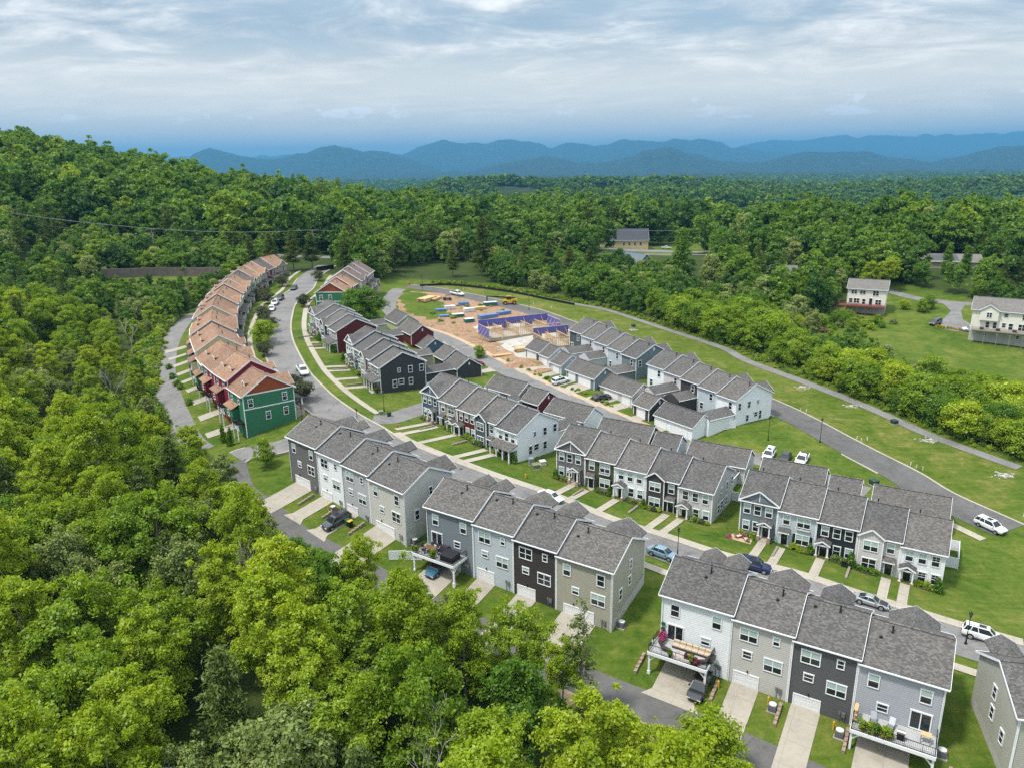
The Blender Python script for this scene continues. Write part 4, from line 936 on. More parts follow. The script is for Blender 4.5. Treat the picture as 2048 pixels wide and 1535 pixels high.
def car(kind,col,x,y,az,label,group=None,hood=None,z=None,cat=None):
    Lg,Wd,st,cab,zr=CARK[kind]; hw=Wd/2; name={'sedan':'parked_car','suv':'parked_car','coupe':'sports_car','van':'minivan','pickup':'pickup_truck'}[kind]
    # rest on the ground slope
    c,s=math.cos(az),math.sin(az); zf=float(H(x+c*1.4,y+s*1.4)); zb=float(H(x-c*1.4,y-s*1.4)); zl=float(H(x-s*.8,y+c*.8)); zq=float(H(x+s*.8,y-c*.8))
    root=thing(name,label,cat or {'pickup':'pickup truck','van':'minivan'}.get(kind,'car'),(x,y,((zf+zb)/2+.07) if z is None else z),0,group)
    X=Vector((c*2.8,s*2.8,zf-zb)).normalized(); Yv=Vector((-s*1.6,c*1.6,zl-zq)); Yv=(Yv-X*Yv.dot(X)).normalized(); Z=X.cross(Yv)
    root.rotation_euler=Matrix((X,Yv,Z)).transposed().to_euler()
    P=PAINT[col]
    def body():
        m=MB(); n0=[]
        for xx,wf,zl_,zb_ in st:
            w=hw*wf; k=len(m.v); n0.append(k)
            for yy,zz in ((w*.88,zl_),(w,zl_+.22),(w,zb_-.16),(w*.90,zb_),(-w*.90,zb_),(-w,zb_-.16),(-w,zl_+.22),(-w*.88,zl_)): m.v.append((xx,yy,zz))
        for a,b in zip(n0[:-1],n0[1:]):
            for i in range(8):
                j=(i+1)%8; m.f.append((a+i,a+j,b+j,b+i)); m.m.append(0)
        m.f.append(tuple(n0[0]+i for i in range(8)));m.m.append(0); m.f.append(tuple(n0[-1]+i for i in reversed(range(8))));m.m.append(0)
        # sills and wheel arches
        for xw in (-Lg*.29,Lg*.30):
            for sgn in (-1,1): m.tube((xw,sgn*(hw-.02),.34),(xw,sgn*(hw+.012),.34),.41,n=14,mi=1)
        m.box(st[-1][0]-.12,-hw*.55,.42,st[-1][0]+.03,hw*.55,.60,1); m.box(st[0][0]-.03,-hw*.7,.36,st[0][0]+.1,hw*.7,.5,1)
        if kind=='pickup': m.box(-2.7,-hw*.82,1.02,-.95,hw*.82,1.135,1)
        return m.mesh('body',[P,BLACK],False)
    b=obj('body',cached(('cb',kind,col),body),root)
    x0,x1,x2,x3=cab; zb0=.96 if kind in('sedan',) else {'suv':1.08,'coupe':.84,'van':1.08,'pickup':1.12}[kind]; wb=hw*.90; wr=hw*.70
    def glass():
        m=MB(); lo=[(x0,wb,zb0-.03),(x1,wb,zb0-.06),(x1,-wb,zb0-.06),(x0,-wb,zb0-.03)]; hi=[(x2,wr,zr-.05),(x3,wr,zr-.05),(x3,-wr,zr-.05),(x2,-wr,zr-.05)]
        for i in range(4): m.face([lo[i],lo[(i+1)%4],hi[(i+1)%4],hi[i]])
        return m.mesh('cabin_glass',CGLASS)
    g=obj('cabin_glass',cached(('cg',kind),glass),root)
    def roof():
        m=MB(); k=[(x2-.08,wr+.02,zr-.06),(x3+.1,wr+.02,zr-.06),(x3+.1,-wr-.02,zr-.06),(x2-.08,-wr-.02,zr-.06)]; t=[(x2+.1,wr-.12,zr+.03),(x3-.15,wr-.12,zr+.03),(x3-.15,-wr+.12,zr+.03),(x2+.1,-wr+.12,zr+.03)]
        m.face(t); 
        for i in range(4): m.face([k[i],k[(i+1)%4],t[(i+1)%4],t[i]])
        for sg in (-1,1):
            for a,bx in ((x0,x2),(x1,x3)): m.beam((a,sg*wb,zb0-.05),(bx,sg*wr,zr-.04),.09,.07)
            m.beam((.5*(x0+x1)-.05,sg*(wb+.005),zb0-.05),(.5*(x2+x3),sg*(wr+.008),zr-.04),.08,.05)
            if kind in('suv','van'): m.beam((x0+.75,sg*(wb+.004),zb0-.05),(x2+.65,sg*(wr+.007),zr-.04),.09,.05); m.beam((x2+.2,sg*(wr-.08),zr+.07),(x3-.2,sg*(wr-.08),zr+.07),.04,.04,1)
        if kind in ('suv',): m.box(x3-1.1,-wr+.3,zr+.025,x3-.3,wr-.3,zr+.04,1)
        return m.mesh('roof',[P,BLACK])
    obj('roof',cached(('cr',kind,col),roof),root)
    if hood:
        h=MB(); h.slab([(1.02,-hw*.78,.845),(1.02,hw*.78,.845),(2.0,hw*.7,.725),(2.0,-hw*.7,.725)][::-1],.02); h.add('hood',PAINT[hood],root)
    def wheel():
        m=MB(); m.tube((0,-.11,0),(0,.11,0),.335,n=18); return m.mesh('wheel',TYRE)
    def rim():
        m=MB(); m.tube((0,-.118,0),(0,.118,0),.225,n=14)
        for i in range(5):
            t=i*1.2566; m.beam((math.cos(t)*.05,-.121,math.sin(t)*.05),(math.cos(t)*.2,-.121,math.sin(t)*.2),.05,.006,1); m.beam((math.cos(t)*.05,.121,math.sin(t)*.05),(math.cos(t)*.2,.121,math.sin(t)*.2),.05,.006,1)
        return m.mesh('rim',[RIM,TYRE])
    for xw in (-Lg*.29,Lg*.30):
        for sgn in (-1,1):
            w=obj('wheel',cached('wheel',wheel),root,(xw,sgn*(hw-.06),.335)); obj('rim',cached('rim',rim),w)
    def lens(): 
        m=MB(); m.box(-.05,-.19,-.07,.05,.19,.07); return m
    zl2=st[-2][3]-.14
    for sgn in (-1,1):
        obj('headlight',cached('hl',lambda:lens().mesh('headlight',HLIGHT)),root,(st[-2][0]+.10,sgn*hw*.66,zl2))
        obj('taillight',cached('tl',lambda:lens().mesh('taillight',TLIGHT)),root,(st[1][0]-.10,sgn*hw*.70,st[1][3]-.16))
        m=MB(); m.box(-.1,-.1,-.07,.1,.1,.07); obj('mirror',cached(('cm',col),lambda:m.mesh('mirror',P)),root,(x1-.35,sgn*(hw+.06),zb0+.03))
    return root

# ================================================================ SCENE
# ---- zones (world metres)
WOOD_L=[(40,52),(30,57),(22.5,62.5),(14,68),(6,73.5),(-11,85.5),(-31.5,101),(-37,106),(-52.5,125),(-57,134),(-68,141.5),(-78,156),(-86,170),(-94,186),(-101,205),(-105,222),(-107.5,236),(-108,250),(-104,264),(-100,280),(-100,335),(-250,350),(-700,350),(-700,10),(40,10)]
WOODS=[WOOD_L,LAY['z_belt_r'],LAY['z_belt_m'],LAY['z_up'],LAY['z_r']]
CLEAR=[LAY['lot'],LAY['lawn_r'],LAY['strip_clear'],LAY['meadow']]
_rl=smooth_line(LAY['right_n']); _pl=smooth_line(LAY['path_n'])
BANK=list(map(tuple,_rl[::8]))+list(map(tuple,_pl[::-8]))
MEADOWS=[LAY['meadow'],BANK,LAY['site_grass'],[(60,262),(90,215),(100,190),(112,160),(118,130),(100,135),(86,165),(64,208),(35,262)]]
ground=terrain()
# ---- roads
def road(name,line,d0,d1,mat,off=.06,nx=6): return strip(name,offset_line(line,d0),offset_line(line,d1),off,mat,nx)
mn=blur_line(smooth_line(LAY['main_n']),8)
road('main_street',mn,-.0,7.7,ASPH2,.06,9)
ribbon('kerb',mn,-.45,.02,.15,CONC2); ribbon('kerb',mn,7.68,8.1,.15,CONC2)
i0=int(np.argmin(np.hypot(mn[:,0]+31,mn[:,1]-148))); i1=int(np.argmin(np.hypot(mn[:,0]+24,mn[:,1]-140)))
strip('pavement',offset_line(mn[i1:],-2.1),offset_line(mn[i1:],-.44),.13,CONC2,4)
w1=offset_line(mn[20:i0],-4.4); strip('pavement',offset_line(mn[20:i0],-4.6),offset_line(mn[20:i0],-3.2),.09,CONC2,4)
ia=int(np.argmin(np.hypot(mn[:,0]+41,mn[:,1]-160)))
strip('pavement',offset_line(mn[12:ia],10.2),offset_line(mn[12:ia],11.5),.09,CONC2,4)
strip('pavement',offset_line(mn[i1+6:],9.6),offset_line(mn[i1+6:],11.0),.09,CONC2,4)
rn=blur_line(smooth_line(LAY['right_n']),6)
road('right_road',rn,0,7.6,ASPH,.06,9); ribbon('kerb',rn,-.4,.02,.15,CONC2)
j0=int(np.argmin(np.hypot(rn[:,0]-49,rn[:,1]-193))); j1=int(np.argmin(np.hypot(rn[:,0]-77.3,rn[:,1]-134)))
ribbon('kerb',rn[j0:j1],7.58,8.0,.15,CONC2)
strip('pavement',offset_line(rn[j1+6:],9.6),offset_line(rn[j1+6:],11.2),.09,CONC2,4)
pn=blur_line(smooth_line(LAY['path_n']),6); road('footpath',pn,0,2.7,ASPH2,.07,4)
ac=blur_line(smooth_line(LAY['alley_c']),5); road('alley',ac,-2.5,2.5,ASPH2,.075,6)
strip('verge',offset_line(ac[30:108],-3.9),offset_line(ac[30:108],-2.4),.085,TANDIRT,3)
la=blur_line(smooth_line(LAY['lalley_c']+[(-61,137.5)]),5); road('rear_alley',la,-2.6,2.6,ASPH2,.05,5)
cn=blur_line(smooth_line(LAY['connector']),4); road('side_road',cn,-2.6,2.6,ASPH2,.05,5)
cr=blur_line(smooth_line(LAY['cross']),3); road('side_street',cr,-3.3,3.0,ASPH2,.045,6); ribbon('kerb',cr,-3.7,-3.3,.13,CONC2); ribbon('kerb',cr,3.0,3.4,.13,CONC2)
ri=LAY['ral_in']; ral=blur_line(smooth_line([(-50.5,131.5)]+ri[1:]+[(40,56.5),(52,48.5)]),6); road('rear_alley',ral,-.2,4.3,ASPH,.055,6)
k0=int(np.argmin(np.hypot(ral[:,0]-5,ral[:,1]-79)))
strip('verge',offset_line(ral[k0:],4.2),offset_line(ral[k0:],6.2),.05,TANDIRT,4)
hw=smooth_line(LAY['hwy'],3); road('highway',hw,-3.6,3.6,ASPH2,.08,4)
for d in (-3.3,3.3): strip('road_marking',offset_line(hw,d-.09),offset_line(hw,d+.09),.095,WHITE,2)
hd=smooth_line(LAY['h2drive']); road('driveway',hd,-2.2,2.2,ASPH2,.06,4); patch('driveway',LAY['h2court'],.065,ASPH2,2)
patch('commercial_yard',[(48,421),(58,430),(84,435),(104,429),(121,424),(119,414),(86,417),(52,411)],.06,ASPH2,4,jit=.6)
patch('building_site',LAY['site'],.05,DIRT,2,jit=.4); patch('weedy_grass',LAY['site_grass'],.075,ground_material(),2,jit=.6); patch('gravel_pad',LAY['gravelpad'],.075,GRAVEL,2,jit=.5)
def locate(az,x,y): return (x,y,az)
# ---- rows of townhouses
def row_pts(p0,p1,n,widths):
    a=np.array(p0);b=np.array(p1);d=(b-a)/np.linalg.norm(b-a); tot=sum(widths); sc=np.linalg.norm(b-a)/tot; s=0;out=[]
    for w in widths: out.append((*(a+d*s*sc),w*sc)); s+=w
    return out,math.degrees(math.atan2(d[1],d[0]))
C_={k:siding(k,v) for k,v in dict(charcoal=(.135,.132,.130),white=(.74,.76,.77),lgray=(.40,.40,.415),beige=(.50,.485,.44),bgray=(.175,.205,.225),lblue=(.43,.475,.505),brown=(.046,.040,.037),khaki=(.335,.320,.255),greige=(.47,.455,.425),dgray=(.093,.092,.096),mgray=(.36,.37,.40),sage=(.37,.365,.31),
 blue=(.060,.105,.155),taupe=(.275,.245,.19),maroon=(.105,.016,.018),slate=(.062,.085,.090),cgray=(.145,.14,.14),olive=(.060,.066,.032),dbrown=(.050,.044,.044),wgray=(.50,.49,.47),black=(.022,.026,.031),bluegray=(.15,.185,.20),ltan=(.52,.50,.475),
 cream=(.70,.675,.585),oliv2=(.40,.41,.27),navy=(.052,.060,.075),dk=(.040,.040,.043),pgray=(.52,.53,.545),green=(.034,.155,.078),red=(.19,.014,.03),rust=(.26,.062,.022),pcream=(.56,.53,.33),stone=(.36,.31,.26),palegr=(.40,.47,.37),lightgreen=(.33,.42,.30)).items()}
V1=((2.2,3.1,'pipe'),(4.6,3.9,'tall'),(4.2,3.2,'box'),(5.6,1.6,'pipe'),(3.4,4.3,'pipe')); V2=((2.0,3.0,'pipe'),(4.0,4.2,'tall'),(4.7,3.9,'pipe'),(1.4,4.0,'box')); V3=((2.6,3.9,'tall'),(1.6,3.0,'box'),(5.2,1.8,'pipe'))
GA='rear-garage townhouses'
rowsABE=[('A',(-39.05,122.35),(-16.2,101.35),14.85,.45,[('charcoal','end',True,'charcoal grey townhouse with wide garage at the left end by the side street',V1,[('small',.35,1.5),('small',.75,1.5)]),('white','mid',False,'white townhouse squeezed between charcoal and pale grey ones near the dark grey vehicle',V2,[('gable',.5,2.4)]),('lgray','mid',False,'pale grey townhouse whose driveway holds a dark grey SUV',V1,[('small',.5,1.6)]),('beige','end',False,'beige three-storey townhouse with wide garage and plain right gable wall',V3,[('gable',.6,2.6)])]),
 ('B',(-12.7,99.2),(12.2,82.6),12.35,.45,[('bgray','deck',False,'blue-grey townhouse with raised deck holding a brown dining table',V1,[('small',.35,1.5),('small',.75,1.5)]),('lblue','mid',False,'pale blue-grey townhouse between the dining-table deck house and the dark brown one',V2,[('gable',.7,2.4)]),('brown','mid',False,'dark brown three-storey townhouse with white window trim above the trees',V2,[('small',.5,2.0)]),('khaki','end',False,'khaki townhouse with exposed concrete foundation on its right gable wall',V3,[('gable',.6,2.7)])]),
 ('E',(17.6,78.6),(43.1,63.1),10.35,.45,[('white','deck',False,'white townhouse with a deck furnished with sofa and rug above a black car',V1,[('small',.35,1.4),('small',.72,1.4)]),('greige','mid',False,'light beige-grey townhouse just right of the sofa deck',V1,[('gable',.6,2.4)]),('dgray','mid',False,'dark grey townhouse with white garage door right of the beige one near bottom right',V2,[('small',.45,1.8)]),('mgray','deck',False,'grey townhouse with a planter-lined deck at the bottom right',V3,[('gable',.55,2.6)])])]
HREAR={}
for key,p0,p1,ze,st,us in rowsABE:
    pts,az=row_pts(p0,p1,4,[8.2,6.6,6.6,8.0])
    for i,((x,y,w),(c,k,bl,lab,vs,fr)) in enumerate(zip(pts,us)):
        last=i==3
        sw=[(2.3,4.6,.75,1.5),(5.0,5.3,.6,1.2),(5.2,7.6,.6,1.2)] if last else ()
        dk=(k=='deck')
        h=rear_house(x,y,ze-st*i,az,w,9.8,C_[c],k,lab,GA,first=i==0,last=last,fronts=fr,sidewins=sw,flip=(key=='E' and i==3),vents=vs)
        HREAR[key,i]=(h,x,y,ze-st*i-9.1,az,w)
        if last and key!='A':
            f=MB(); f.face([(w+.012,.02,-1.5),(w+.012,9.7,-1.5),(w+.012,9.7,3.9),(w+.012,.02,1.9)]); f.face([(w+.05,.02,-1.5),(w+.05,9.7,-1.5),(w+.05,9.7,3.9),(w+.05,.02,1.7)]); f.add('foundation',FOUND,h)
        elif last:
            f=MB(); f.face([(w+.05,.02,-1.5),(w+.05,9.7,-1.5),(w+.05,9.7,3.2),(w+.05,.02,2.6)]); f.add('foundation',FOUND,h)
# bottom right: two more units cut by the frame
for i,(c,lab) in enumerate((('sage','sage grey townhouse cut off by the right edge beside the last driveway'),)):
    h=rear_house(48.1,59.5,8.5,-12,8.2,9.8,C_[c],'end',lab,GA,first=True,vents=V1,fronts=[('small',.3,1.5)])
    w=MB(); wall_lap(w,(-.02,9.8),(-.02,0),-.5,[(0,9.1),(4.9,11.55),(9.8,9.1)]); w.add('side_wall',C_[c],h)
    f=MB(); f.face([(-.06,.02,-1.5),(-.06,9.7,-1.5),(-.06,9.7,3.9),(-.06,.02,1.7)]); f.add('foundation',FOUND,h)
    for sx,sz in ((2.3,4.6),(5.0,5.3),(5.2,7.6)): window(h,-.05,sx,sz,.7,1.4,R(-90),1,0)
    # exposed left rake
# front rows
GF='front-porch townhouses'
def frow(key,p0,p1,ze,st,us,D=11.2,grp=GF):
    pts,az=row_pts(p0,p1,len(us),[1]*len(us)); out=[]
    for i,((x,y,w),u) in enumerate(zip(pts,us)):
        h=front_house(x,y,ze-st*i,az,w,D,C_[u['c']],u['k'],u['l'],grp,first=i==0 or u.get('first'),last=i==len(us)-1,porch=u.get('porch','gable'),sidecol=C_[u['s']] if 's' in u else None,sidewins=SIDEW if u.get('sw') else (),grid=u.get('grid',0),fine=u.get('fine',True),col2=u.get('col2'),baycol=C_[u['bay']] if 'bay' in u else None)
        out.append((h,x,y,ze-st*i-5.8,az,w))
    return out
HC0=frow('C0',(-19.3,153.2),(.85,131.9),13.1,.5,[dict(c='blue',k='gable3',l='blue townhouse with front gable at the left end of its row by the side road'),dict(c='taupe',k='shutter',l='taupe townhouse with black shutters next to the blue gabled one',col2=1,grid=1),dict(c='maroon',k='three',porch='double',l='dark red townhouse with twin white porch gables between taupe and slate units'),dict(c='pgray',bay='slate',k='bay',l='grey townhouse with a dark slate gabled bay next to the dark red unit',grid=1),dict(c='white',k='three',porch='shed',l='white townhouse with full-width columned porch and blank gable beside utility boxes',sw=1)])
HC=frow('C',(8.0,128.4),(32.6,112.3),9.5,.5,[dict(c='cgray',k='gable3',l='grey board-and-batten townhouse with front gable beside the olive one'),dict(c='olive',k='shutter',l='olive green townhouse with black shutters and white window box',col2=1,grid=1),dict(c='white',k='three',l='white townhouse with gabled porch between the olive and dark brown units'),dict(c='dbrown',k='bay',l='dark brown townhouse with gabled bay in the middle row',grid=0),dict(c='wgray',k='three',l='warm light grey townhouse with tall plain gable at the right end of the middle row',sw=1)])
HD=frow('D',(36.2,109.1),(60.9,94.2),8.0,.5,[dict(c='bluegray',k='gable3',l='blue-grey gabled townhouse with lounge chairs on its front patio'),dict(c='lblue',k='shutter',l='light blue townhouse with window box right of the blue-grey gabled one'),dict(c='black',k='three',l='near-black townhouse with white windows in the right row',grid=0),dict(c='ltan',k='bay',l='pale beige townhouse with gabled bay in the right row'),dict(c='white',k='three',l='white townhouse at the right end of the right row by the open lawn',sw=1,grid=1)])
HK=frow('K',(-57.2,210.0),(-45.2,189.6),19.7,.45,[dict(c='pgray',k='gable3',l='pale grey gabled townhouse farthest along the dark row beside the green house',s='oliv2'),dict(c='ltan',k='shutter',l='light tan townhouse second from the far end of the dark row',s='oliv2'),dict(c='navy',k='bay',l='navy grey townhouse next to the maroon end gable',s='navy'),dict(c='wgray',k='three',porch='shed',l='townhouse with maroon gable wall and a red garment on its porch',s='maroon')],D=11)
HK+=frow('K2',(-41.6,183.9),(-29.9,163.8),17.4,.62,[dict(c='white',k='gable3',l='white gabled townhouse with blue side wall after the gap in the dark row',s='blue'),dict(c='blue',k='shutter',l='blue townhouse with white window box in the near half of the dark row',s='taupe'),dict(c='taupe',k='bay',l='taupe townhouse second from the near end of the dark row',s='dk'),dict(c='dk',k='three',porch='shed',l='black-grey end townhouse with white windows on its wide gable by the lamp post',sw=1,grid=1)],D=11.2)
def rrow(p0,p1,ze,st,cols,labs,D=11.0,last_sw=None):
    pts,az=row_pts(p0,p1,len(cols),[1]*len(cols)); out=[]
    for i,((x,y,w),c) in enumerate(zip(pts,cols)):
        he=5.8; root=thing('townhouse',labs[i],'townhouse',(x,y,ze-st*i-he),R(az),'townhouses along the right-hand road')
        shell(root,w,D,he,C_[c],1.8,'lap','lap'); gable_roof(root,-.3 if i==0 else 0,w+.28,D,he,lrake=i==0,vents=((w*.35,3.5,'pipe'),(w*.6,2.8,'pipe'),(w*.85,4.6,'tall')))
        window(root,w*.72,-.03,4.2,.9,1.5,0,1,0,0,False); window(root,w*.25,-.03,1.5,.9,1.4,0,1,0,0,False)
        k=i%2
        if i in (0,3,4): cross_gable(root,w*.5,2.3,D,he,far=True,wallmat=C_[c],out=.8)
        if i==len(cols)-1:
            for sx,sz,sw,sh in last_sw: window(root,w+.03,sx,sz,sw,sh,R(90),1,0,0,False)
            gvm=cached('gv2',lambda:(lambda m:(m.box(-.02,-.2,-.4,.05,.2,.4),m.mesh('gable_vent',WHITE))[1])(MB())); obj('gable_vent',gvm,root,(w+.02,D/2,he+1.6))
        out.append((root,x,y,ze-st*i-he,az,w))
    return out
HF=rrow((16.7,209.3),(31.3,182.2),13.6,.4,['slate','pgray','pgray','lblue','bluegray'],['dark slate townhouse at the far end, next to the timber house frames','pale grey townhouse second from the timber frames','pale grey townhouse third from the timber frames','light blue townhouse left of the blue-grey gable end','blue-grey townhouse with white-trimmed gable windows in the back row'],last_sw=[(1.2,4.2,.8,1.5),(6.8,4.2,.8,1.5),(6.8,1.2,.8,1.5)])
HG=rrow((33.6,178.3),(48.2,153.2),11.6,.4,['white','ltan','dbrown','lblue','white'],['white townhouse right of the blue-grey gable end in the back row','light beige townhouse left of the dark brown one in the back row','dark brown townhouse in the back row between beige and light blue','light blue townhouse next to the big white gable in the back row','white end townhouse with wide gable by the lamp posts and right-hand road'],last_sw=[(1.0,4.2,.75,1.5),(3.9,4.2,.75,1.4),(6.6,4.4,.5,.8),(3.6,1.2,.75,1.4),(6.2,1.6,.95,1.0),(7.6,1.3,.7,1.9)])
# ---- garages
def gar(a,b,ze,D,col,doors,lab,side='near',grp='alley garages',he=2.75,ext=0):
    d=np.array(b)-np.array(a); az=math.degrees(math.atan2(d[1],d[0])); w=float(np.linalg.norm(d))
    return garage(a[0],a[1],ze-he,az,w,D,C_[col],doors,lab,grp,he,side)
gF1=gar((3.95,202.25),(7.53,196.6),10.2,6.6,'slate',[(.45,4.4)],'dark slate garage at the far end of the alley beside the dirt pile')
gF2=gar((7.56,196.5),(9.93,192.4),9.9,6.6,'pgray',[(.5,2.7)],'narrow pale grey garage attached to the dark slate one')
gF3=gar((10.34,190.3),(12.75,186.2),9.3,6.6,'lblue',[(.5,2.7)],'narrow light blue garage standing alone beside the white SUV')
gF4=gar((13.98,183.96),(20.0,174.8),9.0,6.8,'bluegray',[(.2,2.7),(.66,4.6)],'blue-grey garage with two doors behind the parked white SUV')
gG1=gar((21.53,175.28),(27.9,166.1),7.3,6.8,'ltan',[(.36,4.6),(.82,2.6)],'light beige garage with two doors and a black car on its drive')
gG2=gar((27.75,162.9),(30.5,158.7),6.5,6.4,'dbrown',[(.5,2.6)],'small dark brown garage beside a yellow-lidded bin')
gG3=gar((31.53,157.06),(37.8,148.2),5.8,6.6,'white',[(.2,2.7),(.66,4.6)],'white garage with two doors and white gable by the vinyl fence')
def garr(a,b,zr,D,col,lab,side='far',ze=None):
    """garage from its ridge line; far doors"""
    a=np.array(a);b=np.array(b);d=(b-a)/np.linalg.norm(b-a); n=np.array((-d[1],d[0])); p=a-n*D/2; az=math.degrees(math.atan2(d[1],d[0])); w=float(np.linalg.norm(b-a))-.4
    he=2.75; zb=zr-.12-D/2*.66-he
    return garage(p[0],p[1],zb,az,w,D,C_[col],[(.3,2.7),(.7,4.2)] if w>7 else [(.5,2.7)],lab,'alley garages',he,side)
def ridge(c,az,L): 
    d=np.array((math.cos(R(az)),math.sin(R(az)))); c=np.array(c); return tuple(c-d*L/2),tuple(c+d*L/2)
for c,az,L,zr,col,lab in (((51.4,126.2),-30,11.2,6.8,'bluegray','grey-roofed garage behind the blue-grey gabled house near three parked vehicles'),((58.3,120.3),-30,5.2,6.4,'black','small grey-roofed garage behind the near-black house by the green transformer'),((67.2,115.3),-30,11.6,6.0,'white','long grey-roofed garage behind the white end house beside the right-hand road'),
  ((23.6,142.9),-31,11.3,9.2,'olive','garage with olive gable wall behind the olive house'),((30.9,137.7),-31,5.2,8.5,'lblue','small garage with pale blue gable behind the middle row'),((39.8,133.2),-31,11.4,7.8,'wgray','long pale grey garage behind the light grey end house'),
  ((.1,167.8),-45,10.8,11.4,'taupe','garage with taupe gable wall behind the blue and taupe houses'),((6.5,161.5),-47,5.6,10.7,'maroon','garage with dark red gable wall behind the dark red house'),((13.5,153.9),-43,11.0,9.9,'white','garage with white gable wall behind the white columned-porch house')):
    a,b=ridge(c,az,L); garr(a,b,zr,6.8,col,lab)
for (gx,gy),az,w,zb,col,lab in (((-17.5,190.5),-60.5,7.2,6.6,'dk','charcoal garage with wide gable behind the black-grey end house'),((-21.0,196.8),-60.5,6.3,7.2,'dbrown','dark garage with small roof step behind the taupe house'),((-27.6,208.5),-60.5,6.6,7.6,'blue','garage with blue gable wall behind the blue house'),((-33.2,215.5),-60.5,10.0,10.6,'maroon','garage with maroon gable wall behind the dark row'),((-38.6,226.0),-60.5,10.0,11.6,'oliv2','far garage with olive gable wall and a white panel strip')):
    if col=='dk': garage(gx,gy,zb,az,w,7,C_[col],[(.6,2.7)],lab,'alley garages',2.75,'far')
    else: garage(gx,gy,zb,az,w,7,C_[col],[(.5,2.7)],lab,'alley garages',2.75,'far')
# ---- one-storey links between houses and garages (parts of their houses)
for H_,D_ in ((HC,11.2),(HD,11.2),(HC0,11.2)):
    for i in (1,4):
        h,x,y,zb,az,w=H_[i]; wing(h,w*.35 if i==1 else w*.1,w*.95 if i==1 else w*.8,D_,D_+7.5,2.7,WALLM[h.name][0])
for i,(h,x,y,zb,az,w) in enumerate(HK):
    if i in (1,3,5,7): wing(h,w*.25,w*.98,11.1,18.5,2.7,WALLM[h.name][1])
for Hh in (HF,HG):
    for i in (1,4,2):
        h,x,y,zb,az,w=Hh[i]; wing(h,w*.15,w*.95,-7.5 if i!=2 else -5.5,0,2.6,WALLM[h.name][0])

# ---- craftsman row: green, red and stone houses with tan roofs
DORM_N=[0]
def dormer(root,xc,D,he,sl,mat,y0=1.6,hw=.6,far=False,roofm=None):
    f=(lambda y:D-y) if far else (lambda y:y)
    zo=sl*y0+.62; ze=he+zo; yb=(ze-he)/sl
    m=MB(); ya,yc=sorted((f(y0),f(yb+.3))); m.box(xc-hw,ya,he+.3,xc+hw,yc,ze+.12); m.face([(xc-hw,f(y0),ze+.1),(xc+hw,f(y0),ze+.1),(xc,f(y0),ze+.12+hw*.62)])
    d=m.add('dormer',mat,root)
    w=MB(); q=.04; ya,yc=sorted((f(y0)-q,f(y0)+q)); w.box(xc-hw,ya,he+.12+sl*y0,xc+hw,yc,ze+.1,0); ya,yc=sorted((f(y0)-q*1.5,f(y0)+q*1.5)); w.box(xc-.25,ya,he+.32+sl*y0,xc+.25,yc,ze,1); w.add('dormer_window',[WHITE,DGLASS],d)
    r=cross_gable(root,xc,hw,D,he,sl=sl,p=.62,far=far,out=-y0,oh=.18,mat=roofm or TANY,zoff=zo,name='dormer_roof'); 
